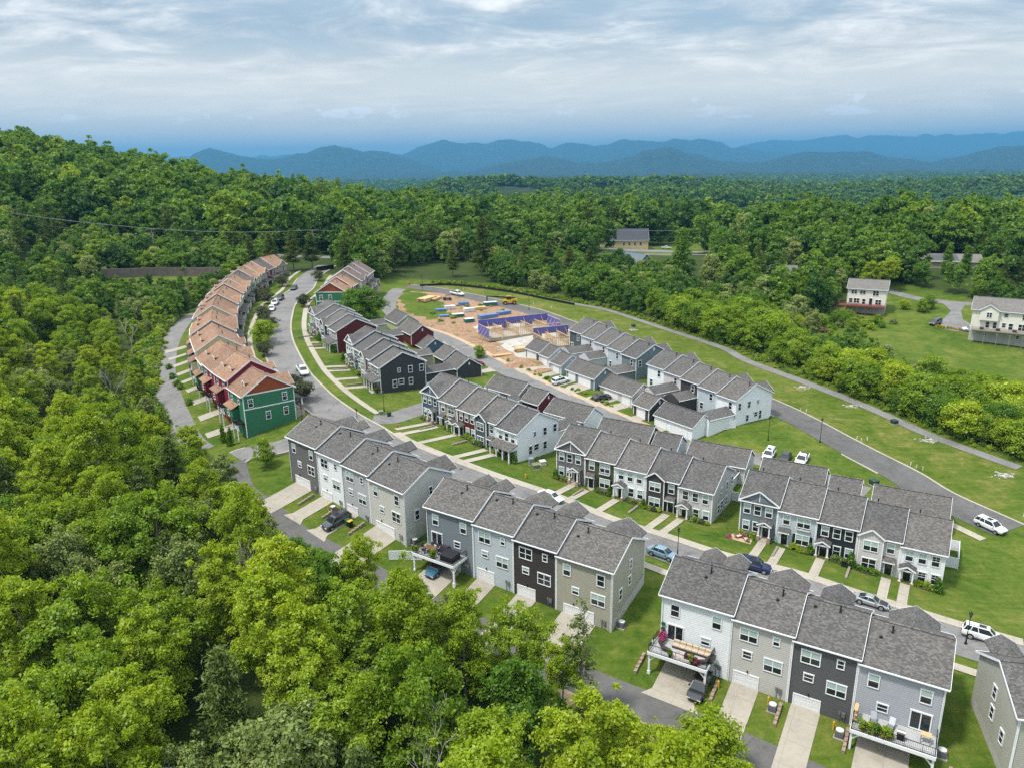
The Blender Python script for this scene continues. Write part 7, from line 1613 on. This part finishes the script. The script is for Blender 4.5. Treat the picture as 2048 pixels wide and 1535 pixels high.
    o=thing('utility_vehicle','small grey utility cart beside the timber heap','utility vehicle',(-22.6,264.5,gz(-22.6,264.5)),R(15)); m=MB(); m.box(-1.5,-.7,.45,1.5,.7,.85); m.box(-1.5,-.7,.85,-.4,.7,1.1); m.add('body',PAINT['grey'],o); m=MB(); m.box(-.5,-.65,1.75,.9,.65,1.82)
    for xx in (-.45,.85):
        for s in (-.6,.6): m.beam((xx,s,.85),(xx,s,1.76),.06,.06)
    m.add('roll_cage',BLACK,o)
    for xx in (-1,1):
        for s in (-.7,.7): m=MB(); m.tube((xx,s-.1,.32),(xx,s+.1,.32),.32,n=10); m.add('wheel',TYRE,o)
    gr=random.Random(3)
    for i in range(26):
        a,b=gr.uniform(0,1),gr.uniform(0,1); x,y=-14+26*a,203+14*b+a*10; o=thing('loose_board','loose board lying on the pad and dirt of the building site','board',(x,y,gz(x,y)+.1),gr.uniform(0,3.1),'loose boards on the building site'); m=MB(); L=gr.uniform(1.5,4); m.box(-L/2,-.14,0,L/2,.14,.06); m.add('board',LUMB if gr.random()<.7 else FOUND,o)
    for i in range(18):
        x,y=gr.uniform(-27,-2),gr.uniform(232,262); shrub(x,y,gr.uniform(.4,.9),'weedy tuft on the bare dirt of the building site','weeds on the building site',gr.choice([1,2,6]),w=1.8)
    # dirt heaps
    for x,y,rx,h,l in ((3.5,196.5,6.0,1.5,'long reddish dirt heap between the alley and the slate garage'),(-15,229,5,1.0,'low reddish dirt heap at the edge of the site'),(-6,214,4,.8,'low tan dirt heap beside the alley')):
        g=np.random.default_rng(int(x*10)%97); m=MB(); n=14; k=6
        for j in range(k):
            for i in range(n):
                t=6.283*i/n; r=rx*(1-(j/(k-1))**1.3*.95)*(1+.12*math.sin(3*t+x)+g.uniform(-.08,.08)); xx,yy=x+r*math.cos(t)*1.3*.8,y+r*math.sin(t)*.62; m.v.append((xx,yy,gz(xx,yy)-.1+h*(j/(k-1))+g.uniform(-.08,.08)))
        for j in range(k-1):
            for i in range(n): a=j*n+i;b=j*n+(i+1)%n; m.f.append((a,b,b+n,a+n)); m.m.append(0)
        m.f.append(tuple((k-1)*n+i for i in range(n))); m.m.append(0); o=m.add('dirt_heap',DIRT); tag(o,l,'dirt heap')
    # silt fence, stop sign, flags
    S_=smooth_line([(-34.9,287.6),(-22.4,291.2),(-1.4,282),(13.3,270),(22.6,262.3)],1.5); o=ribbon('silt_fence',S_,0,.06,.85,BLACK,None); tag(o,'long black silt fence along the upper footpath','fence'); 
    st=thing('stop_sign','red stop sign at the far road junction','sign',(-37.4,277.5,gz(-37.4,277.5)),R(-10)); m=MB(); m.tube((0,0,-.3),(0,0,2.9),.04,n=6); m.add('post',STEEL,st); m=MB(); m.tube((0,-.04,2.5),(0,-.07,2.5),.42,n=8); m.add('sign_plate',pmat('sign_red',(.5,.02,.02),.5,var=0),st)
    for i,(x,y) in enumerate(((66,162.9),(67.2,162.4),(72.7,148.4),(73.3,147.4),(74.8,148),(77.8,136),(78.4,134.9),(79.2,134),(87,116),(8,262),(14,256.5),(-10,275.5),(-4,272),(-18,283),(24,243),(27,239),(28.5,236.5))):
        o=obj('marker_pipe',cached('mk',lambda:(lambda m:(m.tube((0,0,-.2),(.12,0,.75),.09,n=8),m.mesh('marker_pipe',PLASTW))[1])(MB())),None,(x,y,gz(x,y)),RNG.uniform(0,6)); tag(o,'white utility stub pipe standing in the grass between road and footpath','marker','white stub pipes along the right-hand road')
    for i,(x,y,r) in enumerate(((72.1,177.8,1.8),(78.8,165.9,1.6),(87.3,147.6,2.0),(93.4,131.2,1.8),(13.1,236,1.4),(38,229.8,1.8))):
        o=thing('rubble_patch','heap of pale rubble stones in the grass strip beside the footpath','rubble',(x,y,gz(x,y)),0,'rubble patches by the footpath')
        m=MB()
        for _ in range(46):
            a,b=RNG.gauss(0,r*.45),RNG.gauss(0,r*.3); s=RNG.uniform(.08,.24); z=gz(x+a,y+b)-gz(x,y); m.box(a-s,b-s*.7,z-.05,a+s,b+s*.7,z+s*.8)
        tag(m.add('rubble',GRAVEL,o),kind='stuff')
site()
# ---- power line
WIRE=pmat('grey_wire',(.22,.22,.23),.6,var=0)
POLEW=pmat('weathered_pole',(.24,.21,.18),.9,var=.15)
def pole(x,y,h,label,az=0.,arms=2):
    o=thing('utility_pole',label,'utility pole',(x,y,gz(x,y)),az,'utility poles'); m=MB(); m.tube((0,0,-1),(0,0,h),.19,.13,8); m.add('pole',POLEW,o)
    for k in range(arms): m=MB(); m.box(-1.3,-.08,h-.5-k*1.4,1.3,.08,h-.34-k*1.4); m.add('crossarm',POLEW,o)
    m=MB()
    for xx in (-1.2,-.4,.4,1.2): m.tube((xx,0,h-.34),(xx,0,h-.1),.06,n=6)
    m.add('insulators',STEEL,o); m=MB(); m.tube((.3,.0,h-3.2),(.3,0,h-2.2),.25,n=8); m.add('transformer',STEEL,o)
PL=[(-262,330,14),(-150,320,14.5),(-84,325,14.8),(0,388,14.5),(20,396,14.5),(104,405,13),(190,390,13)]
for (x,y,h),l in zip(PL,('utility pole beyond the left edge','utility pole on the wooded left slope','utility pole behind the top of the craftsman row','utility pole left of the pair at the highway','utility pole right of the pair at the highway','utility pole right of the yellow building','utility pole over the right-hand woods')): pole(x,y,h,l,R(90) if False else 0)
for i,((x0,y0,h0),(x1,y1,h1)) in enumerate(zip(PL[:-1],PL[1:])):
    for k,(dy,dz) in enumerate(((-1.0,-.1),(0,-.1),(1.0,-.1),(0,-3.4))):
        a=Vector((x0,y0+dy*.6,gz(x0,y0)+h0+dz));b=Vector((x1,y1+dy*.6,gz(x1,y1)+h1+dz)); m=MB(); n=14; L_=(b-a).length; P=[a+(b-a)*t/n-Vector((0,0,L_*.018*4*(t/n)*(1-t/n))) for t in range(n+1)]
        for p,q in zip(P[:-1],P[1:]): m.tube(p,q,.022,n=4,cap=False)
        o=m.add('power_line',WIRE); tag(o,('front upper','middle upper','rear upper','lower')[k]+' overhead wire, '+('leftmost','second','third','fourth','fifth','rightmost')[i]+' span of the power line','wire','power line wires span %s'%['one','two','three','four','five','six'][i])
# ---- far houses
def house(x,y,az,w,D,he,col,roofm,label,rise=.5,hip=False,wins=(),below=2,cat='house',name='house',roofy=None):
    o=thing(name,label,cat,(x,y,gz(x,y)),R(az)); m=MB(); pk=he+D/2*rise if not hip else he
    gp=[(0,he),(D/2,pk),(D,he)] if not hip else [(0,he),(D,he)]
    wall_lap(m,(0,0),(w,0),-below,[(0,he),(w,he)],.25); wall_lap(m,(w,0),(w,D),-below,gp,.25); wall_flat(m,(w,D),(0,D),-below,[(0,he),(w,he)]); wall_lap(m,(0,D),(0,0),-below,gp,.25); m.add('wall',C_[col] if isinstance(col,str) else col,o)
    if hip:
        q=D/2; z=he+q*rise; r=MB(); e=.5; z0=he-.1
        r.face([(-e,-e,z0),(w+e,-e,z0),(w-q,q,z),(q,q,z)]);r.face([(w+e,D+e,z0),(-e,D+e,z0),(q,q,z),(w-q,q,z)]);r.face([(w+e,-e,z0),(w+e,D+e,z0),(w-q,q,z)]);r.face([(-e,D+e,z0),(-e,-e,z0),(q,q,z)]);r.face([(-e,-e,z0),(-e,D+e,z0),(w+e,D+e,z0),(w+e,-e,z0)]); r.add('roof',roofm,o)
    else: gable_roof(o,-.4,w+.4,D,he,oh=.45,mat=roofm,sl=rise)
    for xx,zz,ww,hh in wins: window(o,xx,-.03,zz,ww,hh,0,2 if ww>1.4 else 1,0,0,False)
    return o
GREYR=shingle('grey_brown_shingles',[(.085,.079,.074),(.145,.136,.128),(.21,.198,.188)],0); DARKR=shingle('dark_metal_roof',[(.035,.038,.045),(.055,.06,.07),(.08,.085,.1)],0); BLUR=shingle('slate_blue_roof',[(.07,.085,.11),(.11,.13,.16),(.15,.17,.2)],0)
YW=pmat('yellow_wall',(.50,.40,.21),.7,var=.06); BRW=pmat('brown_wall',(.20,.12,.075),.8,var=.1)
house(52.5,437,-4,27,15,4.2,YW,DARKR,'long yellow commercial building under a dark roof beyond the highway',.75,wins=[(13+i*3.2,2.0,1.4,1.6) for i in range(4)],cat='commercial building',name='commercial_building')
house(-43,436,-6,17,12,3.0,BRW,GREYR,'brown house with hipped grey roof behind the big pines',.5,True,[(5,1.6,1.2,1.2),(12,1.6,1.2,1.2)])
house(49,345,-50,13,9,3.6,'bgray',BLUR,'grey-blue house half hidden by trees below the yellow building',.6,False,[(3,1.8,1,1.2),(9,1.8,1,1.2)])
rh=house(161,304,-14,27,11,2.8,'stone',GREYR,'low ranch house with solar panels among the right-hand trees',.42,False,[(5,1.5,1.6,1.2),(18,1.5,1.6,1.2)])
p=MB(); z=2.92
for i in range(6):
    for j in range(2): p.slab([(9+i*1.6,.5+j*2.2,z+.42*(.5+j*2.2)+.08),(10.5+i*1.6,.5+j*2.2,z+.42*(.5+j*2.2)+.08),(10.5+i*1.6,2.6+j*2.2,z+.42*(2.6+j*2.2)+.08),(9+i*1.6,2.6+j*2.2,z+.42*(2.6+j*2.2)+.08)],.05)
tag(p.add('solar_panel',DGLASS,rh),kind='stuff')
house(104,304,-20,11,8,2.8,'wgray',GREYR,'small house with grey roof peeping out of the trees left of the cream house',.5,False,[(3,1.5,1,1.2)])
house(124,497,-8,14,10,3.2,'white',GREYR,'small white house behind the commercial yard',.5,False,[(4,1.6,1.2,1.2)])
def cream_house():
    h=house(113.6,250.6,-28.5,11.8,9.5,8.3,'cream',GREYR,'tall cream house with a red-brown deck on posts, at right',.5,False,[(2.0,7.0,1.7,1.1),(4.6,7.0,1.7,1.1),(8.6,6.9,1.7,1.5),(1.2,4.1,1.0,1.4),(3.0,4.1,1.7,1.5),(5.2,3.9,.9,1.8),(9.6,4.0,1.7,1.5)])
    for yy,zz in ((2.2,7.0),(5.5,7.2),(2.4,4.0),(5.6,4.0)): window(h,11.83,yy,zz,1.1,1.4,R(90),1,0,0,False)
    f=MB(); f.box(-.03,-.05,-2,11.85,9.5,2.6); f.add('foundation',FOUND,h)
    RD=pmat('red_brown_deck',(.17,.045,.035),.7,var=.2); entry_door(h,7.3,-.05,3.0)
    d=MB(); d.box(-2.2,-3.6,2.75,11.8,-.08,2.92); d.add('deck_floor',RD,h)
    for i in range(6): p=MB(); p.box(-.1,-.1,-1.6,.1,.1,2.75); p.add('post',RD,h,(-1.9+i*2.7,-3.4,0))
    r=MB(); r.box(-2.2,-3.62,3.75,11.8,-3.54,3.84)
    for i in range(57): r.box(-2.2+i*.25,-3.6,2.9,-2.15+i*.25,-3.56,3.75)
    r.box(-2.24,-3.6,3.75,-2.16,-.1,3.84); r.box(11.72,-3.6,3.75,11.82,-.1,3.84); r.add('railing',RD,h)
    st=MB()
    for i in range(9): st.box(-2.4-i*.32,-3.4,2.6-i*.3,-2.1-i*.32,-2.2,2.72-i*.3)
    st.add('stairs',RD,h)
cream_house()
def house2():
    h=house(135.2,216.0,-34,17,11,9.3,'cream',GREYR,'large cream house with a deck on tall thin posts at the right edge',.5,False,[(8.4,8.1,1.0,1.0),(13.2,7.9,1.7,1.4),(4.2,4.9,.9,1.8),(6.0,4.9,.9,1.8),(8.2,5.2,.9,1.2),(9.9,4.9,1.0,1.8),(12.6,4.9,1.7,1.8),(15,4.9,1.0,1.8),(4,2.2,.8,.8),(12,2.0,.8,.9)])
    b=MB(); b.box(2.0,-.9,6.3,6.6,0,9.35); b.face([(2.0,-.9,9.35),(6.6,-.9,9.35),(4.3,-.9,10.9)]); b.add('bay_wall',C_['cream'],h); cross_gable(h,4.3,2.35,11,9.3,out=.9,p=.66,mat=GREYR); window(h,4.3,-.94,8.0,1.2,1.3,0,2,0,0,False)
    f=MB(); f.box(-.04,-.06,-3,17.04,11,3.0); f.add('foundation',FOUND,h)
    d=MB(); d.box(.4,-3.2,3.55,16.8,-.1,3.75); d.add('deck_floor',POLEW,h)
    for i in range(6):
        p=MB(); p.box(-.07,-.07,-2.6,.07,.07,3.6); p.beam((0,0,2.6),(.8,0,3.5),.08,.08); p.beam((0,0,2.6),(-.8,0,3.5),.08,.08); p.add('post',POLEW,h,(.8+i*3.1,-3.0,0))
    r=MB(); r.box(.4,-3.22,4.6,16.8,-3.14,4.68)
    for i in range(55): r.box(.4+i*.3,-3.2,3.75,.44+i*.3,-3.16,4.6)
    r.box(.38,-3.2,4.6,.46,-.1,4.68); r.add('railing',POLEW,h)
    for i,(lx,l) in enumerate(((3,'left'),(7,'middle'),(11,'right'))):
        hs=(h,135.2,216.0,h.location.z,-34,17); t=place(hs,lx,-1.8,3.75,'deck_table','brown table on the tall-post deck, '+l+' of three','table',0,'tables on the tall-post deck'); m=MB(); m.box(-.7,-.45,.66,.7,.45,.72); m.add('tabletop',WOODB,t); m=MB(); m.box(-.5,-.3,0,.5,.3,.66); m.add('base',BLACK,t)
house2()
L_=smooth_line([(-156,287),(-136.5,296.8),(-119.8,298.5),(-112,299)],2); o=ribbon('retaining_wall',L_,0,.5,3.4,pmat('old_concrete',(.16,.125,.11),.9,var=.25,scale=.8)); del o['kind']; tag(o,'long weathered brown retaining wall at the foot of the wooded slope','wall')
o=ribbon('gate_wall',smooth_line([(-78.5,304),(-75.5,309.5),(-73.5,313)],1.5),0,.3,1.8,BLACK,None); tag(o,'black fence panel beside the entrance drive at the top of the street','fence')
for x,y,w,l in ((131,1254,40,'long white building far out in the valley woods, left of three'),(177,1240,26,'small white building far out in the valley woods, middle of three'),(392,1722,60,'long pale warehouse far out in the valley woods, right of three'),(262,1290,34,'pale roof among the valley trees'),(320,1480,40,'pale grey shed among the valley trees')): house(x,y,R(0),w,14,7,'white',pmat('pale_roof',(.5,.5,.5),.6,var=.05),l,.2,below=6,cat='building',name='distant_building')
# ---- trees one can name
def dead_tree(x,y,h,label):
    g=random.Random(int(x*7+y)); m=MB(); P=[(Vector((0,0,-.5)),Vector((g.uniform(-.05,.05),g.uniform(-.05,.05),1)),h*.5,.2,0)]
    while P:
        a,d,L,r,k=P.pop(); d=d.normalized(); e=a+d*L; m.tube(a,e,r,r*.6,5,cap=False)
        if k<4:
            for _ in range(3 if k<3 else 2): P.append((a+d*L*g.uniform(.55,1),d+Vector((g.uniform(-.8,.8),g.uniform(-.8,.8),g.uniform(-.1,.6))),L*g.uniform(.5,.72),r*.5,k+1))
    o=thing('dead_tree',label,'tree',(x,y,gz(x,y)),0,None); m.add('trunk',pmat('grey_dead_wood',(.34,.31,.28),.9,var=.2),o)
for x,y,h,l in ((-7,55,15,'bare grey dead tree poking from the crowns at bottom centre'),(-88,158,13,'bare grey dead tree left of the craftsman row lane'),(-33,80,15,'bare pale dead tree among the near bright crowns'),(-104,200,12,'leafless grey tree beside the clearing'),(-70,96,16,'bare grey limbs above the left near wood')): dead_tree(x,y,h,l)
# ---- trees one can name
for i,(x,y,h) in enumerate(((-80.0,243.6,4.0),(-74.4,221.8,4.2),(-67.5,206.5,3.8),(-62.2,183.3,3.6),(-49.2,160.6,3.8),(-45.6,156.2,4.2),(-84.5,253,4.0),(-83.5,273.8,4.0),(-66.2,238.3,4.0),(-72.5,283,3.8),(-71.2,213.2,3.6))):
    tree('crepe',x,y,h,'small round dark-leaved tree on the kerb strip of the curving street, %s from the near end'%['seventh','fifth','third','second','second last near the charcoal roof,','nearest the charcoal roof,','eighth','ninth','on the east side opposite','tenth','fourth'][i] if False else ['dark round street tree beside the grey SUV on the upper curve','dark round street tree by the first white parked car','dark round street tree beyond the bright green one on the curve','dark round street tree just nearer than the bright green one','dark round street tree at the kerb, farther of the pair above the charcoal roof','dark round street tree at the kerb, nearest the charcoal roof','dark round street tree among porches at the upper curve','dark round street tree at the top end house','dark round street tree on the inner kerb by the green house','dark round street tree at the top junction','dark round street tree between porches and street midway'][i],'dark street trees',name='street_tree',sq=1.15)
tree('street',-65.2,193.0,6.4,'bright green street tree halfway along the curving street',None,name='street_tree',sq=1.2); tree('street',-66.8,197.4,5.4,'second bright green street tree touching the first one',None,name='street_tree',sq=1.1)
tree('street',-45.3,127.9,5.2,'lone young bright tree on the lawn by the side street',None,name='street_tree',sq=.85)
tree('smalldark',-44.5,229.5,10,'broad dark green tree behind the dark row hiding the green house',None,sq=1.25); tree('smalldark',-49.5,231,8.5,'dark tree just left of the broad one behind the dark row',None,sq=1.1)
tree('small',-9.0,203.8,3.4,'small green tree beside the grey car on the earthy alley',None)
tree('sparse_pine',7.0,69.6,15.5,'lone thin pine with bare lower trunk standing at the rear lane edge',None,sq=1.05)
tree('smallbright',19.2,62.0,6.6,'leafy young tree overhanging the rear lane below the two drives',None,sq=1.1)
tree('cypress',70,308,21,'tall dark conical tree below the yellow building',None,sq=1.15); tree('cypress',91,281,9.5,'dark conical tree, left of a pair by the hedge',None,sq=1.1); tree('cypress',95,283,11,'dark conical tree, right of a pair by the hedge',None,sq=1.0)
for x,y,h,l in ((-11.6,315,24,'tallest pine at the middle of the highway edge'),(-24,312,13,'pine left of the tallest one'),(-62,318,20,'pine at the left of the highway group'),(-54,312,18,'second pine of the left highway group'),(-68,322,19,'pine behind the left highway group'),(-47,316,15,'lower pine of the left highway group'),(6,306,17,'pine right of the tallest one'),(16,312,16,'far right pine of the roadside group'),(24,304,15,'pine over the thicket before the yellow building'),(33,312,14,'pine at the right end of the roadside group'),(-96,303,16,'broad pine behind the top of the craftsman row'),(-88,306,17,'second broad pine behind the top of the craftsman row'),(-104,303,15,'third broad pine behind the craftsman row'),(-82,312,15,'pine near the gate at the top of the street')): tree('pine',x,y,h,l,'roadside pines',sq=1.2)
for k,x,y,h,l,s in (('oak',106.5,263.5,10.5,'wide dark round tree left of the cream house',1.35),('dark',99,266,8.5,'dark round tree farther left of the cream house',1.2),('pale',121,275,9,'tan-green flowering tree behind the cream house',1.0),('tulip',130,270,12,'bright tree right behind the cream house',1.3),('tulip',138,272,12.5,'bright tall tree right of the cream house',1.3),('smallbright',133,250,3.2,'yellow-green bush at the cream house corner',1.2),('small',137,246,4.2,'round tree on the lawn right of the cream house',1.1),('smalldark',141,249,4.6,'dark round tree on the lawn right of the cream house',1.1),('smalldark',151,232,5.0,'dark bush left of the large cream house',1.1),('cypress',170,292,11,'dark spruce before the solar ranch house, left',1.1),('cypress',176,290,11,'dark spruce before the solar ranch house, right',1.1),('smallbright',92,205,4.5,'yellow-green round bush below the garden',1.4),('small',86,208,3.6,'low round bush below the garden',1.4),('small',98,232,4.4,'round garden tree beside the rusty car',1.1),('smalldark',103,234,4.8,'dark garden tree below the red deck',1.2),('small',108,236,4.4,'garden tree right below the red deck',1.2),('smallbright',91,232,4.2,'bright garden tree left of the rusty car',1.1),('small',97,222,2.2,'sapling on the garden lawn, left',1.),('small',101,220,2.2,'sapling on the garden lawn, right',1.),('small',106,228,4.0,'round garden tree at the lawn edge',1.2),('pale',83,222,9,'pale flowering tree at the thicket edge, left of two',1.0),('pale',90,219,9,'pale flowering tree at the thicket edge, right of two',1.0)): tree(k,x,y,h,l,None,sq=s)
for i in range(26):
    x,y=RNG.uniform(98,122),RNG.uniform(228,246); shrub(x,y,RNG.uniform(.9,1.9),'leafy garden shrub below the red deck of the cream house','garden shrubs below the red deck',RNG.choice([0,1,1,2,6]),False)
for i in range(16): x,y=132.5+i*.65+RNG.uniform(-.3,.3),229.5-i*.55; shrub(x,y,RNG.uniform(.5,.8),'yellow-flowering shrub edging the far drive court','flowering edge of the far drive court',4)
for i,(x,y) in enumerate(((-72,158),(-78,168),(-84,178),(-88.5,186),(-80,171))): shrub(x,y+1,1.3,'round dark shrub between the rear drives of the craftsman row','rear shrubs of the craftsman row',0)
for i,(x,y) in enumerate(((-57.8,140.5),(-55.6,138.6))): shrub(x,y,3.4,['tall narrow cypress at the green end house drive, left','tall narrow cypress at the green end house drive, right'][i],'narrow cypresses',0,True,w=.55)
for k,(x,y) in enumerate(zip(*[np.linspace(a,b,9) for a,b in ((-60,-94),(146,205))])):
    patch('driveway',[(x+q*.79+s*.6,y+q*.6+s*-.79) if False else (x-.87*q*0+ (q)*.82+ s*-.55,y+q*.57+s*.82) for q,s in ((-3.2,-1.3),(2.6,-1.3),(2.6,1.3),(-3.2,1.3))],.08,CONC,1.2)
# undergrowth along the wood edge and the thicket skirts
ug=[];ui=[];us=[]
gg=np.random.default_rng(77)
def skirt(Ln,a,b,d0,d1,n,s0,s1):
    for _ in range(n):
        i=gg.integers(a,b); q=gg.uniform(d0,d1); p=offset_line(Ln,q)[i] if False else Ln[i]+np.array(((Ln[min(i+1,len(Ln)-1)]-Ln[i-1])[1],-(Ln[min(i+1,len(Ln)-1)]-Ln[i-1])[0]))/max(1e-6,np.linalg.norm(Ln[min(i+1,len(Ln)-1)]-Ln[i-1]))*q
        ug.append(p+gg.normal(size=2)*.3); ui.append(gg.integers(0,4)); us.append(gg.uniform(s0,s1))
skirt(ral,6,k0,5.2,9,240,.7,1.9); skirt(ral,k0,len(ral)-6,6.8,9.5,240,.8,2.0); skirt(la,3,len(la)-3,3.2,8,420,.7,2.2); skirt(pn,4,len(pn)-4,-5.0,-.8,700,.35,.95); skirt(ac,60,100,-5.5,-4.2,40,.3,.7)
for x,y in poisson(LAY['meadow'],1.6,rg=gg): ug.append(np.array((x,y))); ui.append(gg.integers(1,4)); us.append(gg.uniform(.5,1.3))
PROTO['brush']=[('b%d'%i,BUSHM[k]) for i,k in enumerate((0,1,2,6))]
ug=np.array(ug); scatter_stuff('undergrowth',np.c_[ug,hz(ug)-.05],np.array(ui),np.array(us),gg.uniform(0,6.28,len(ug)),'brush')
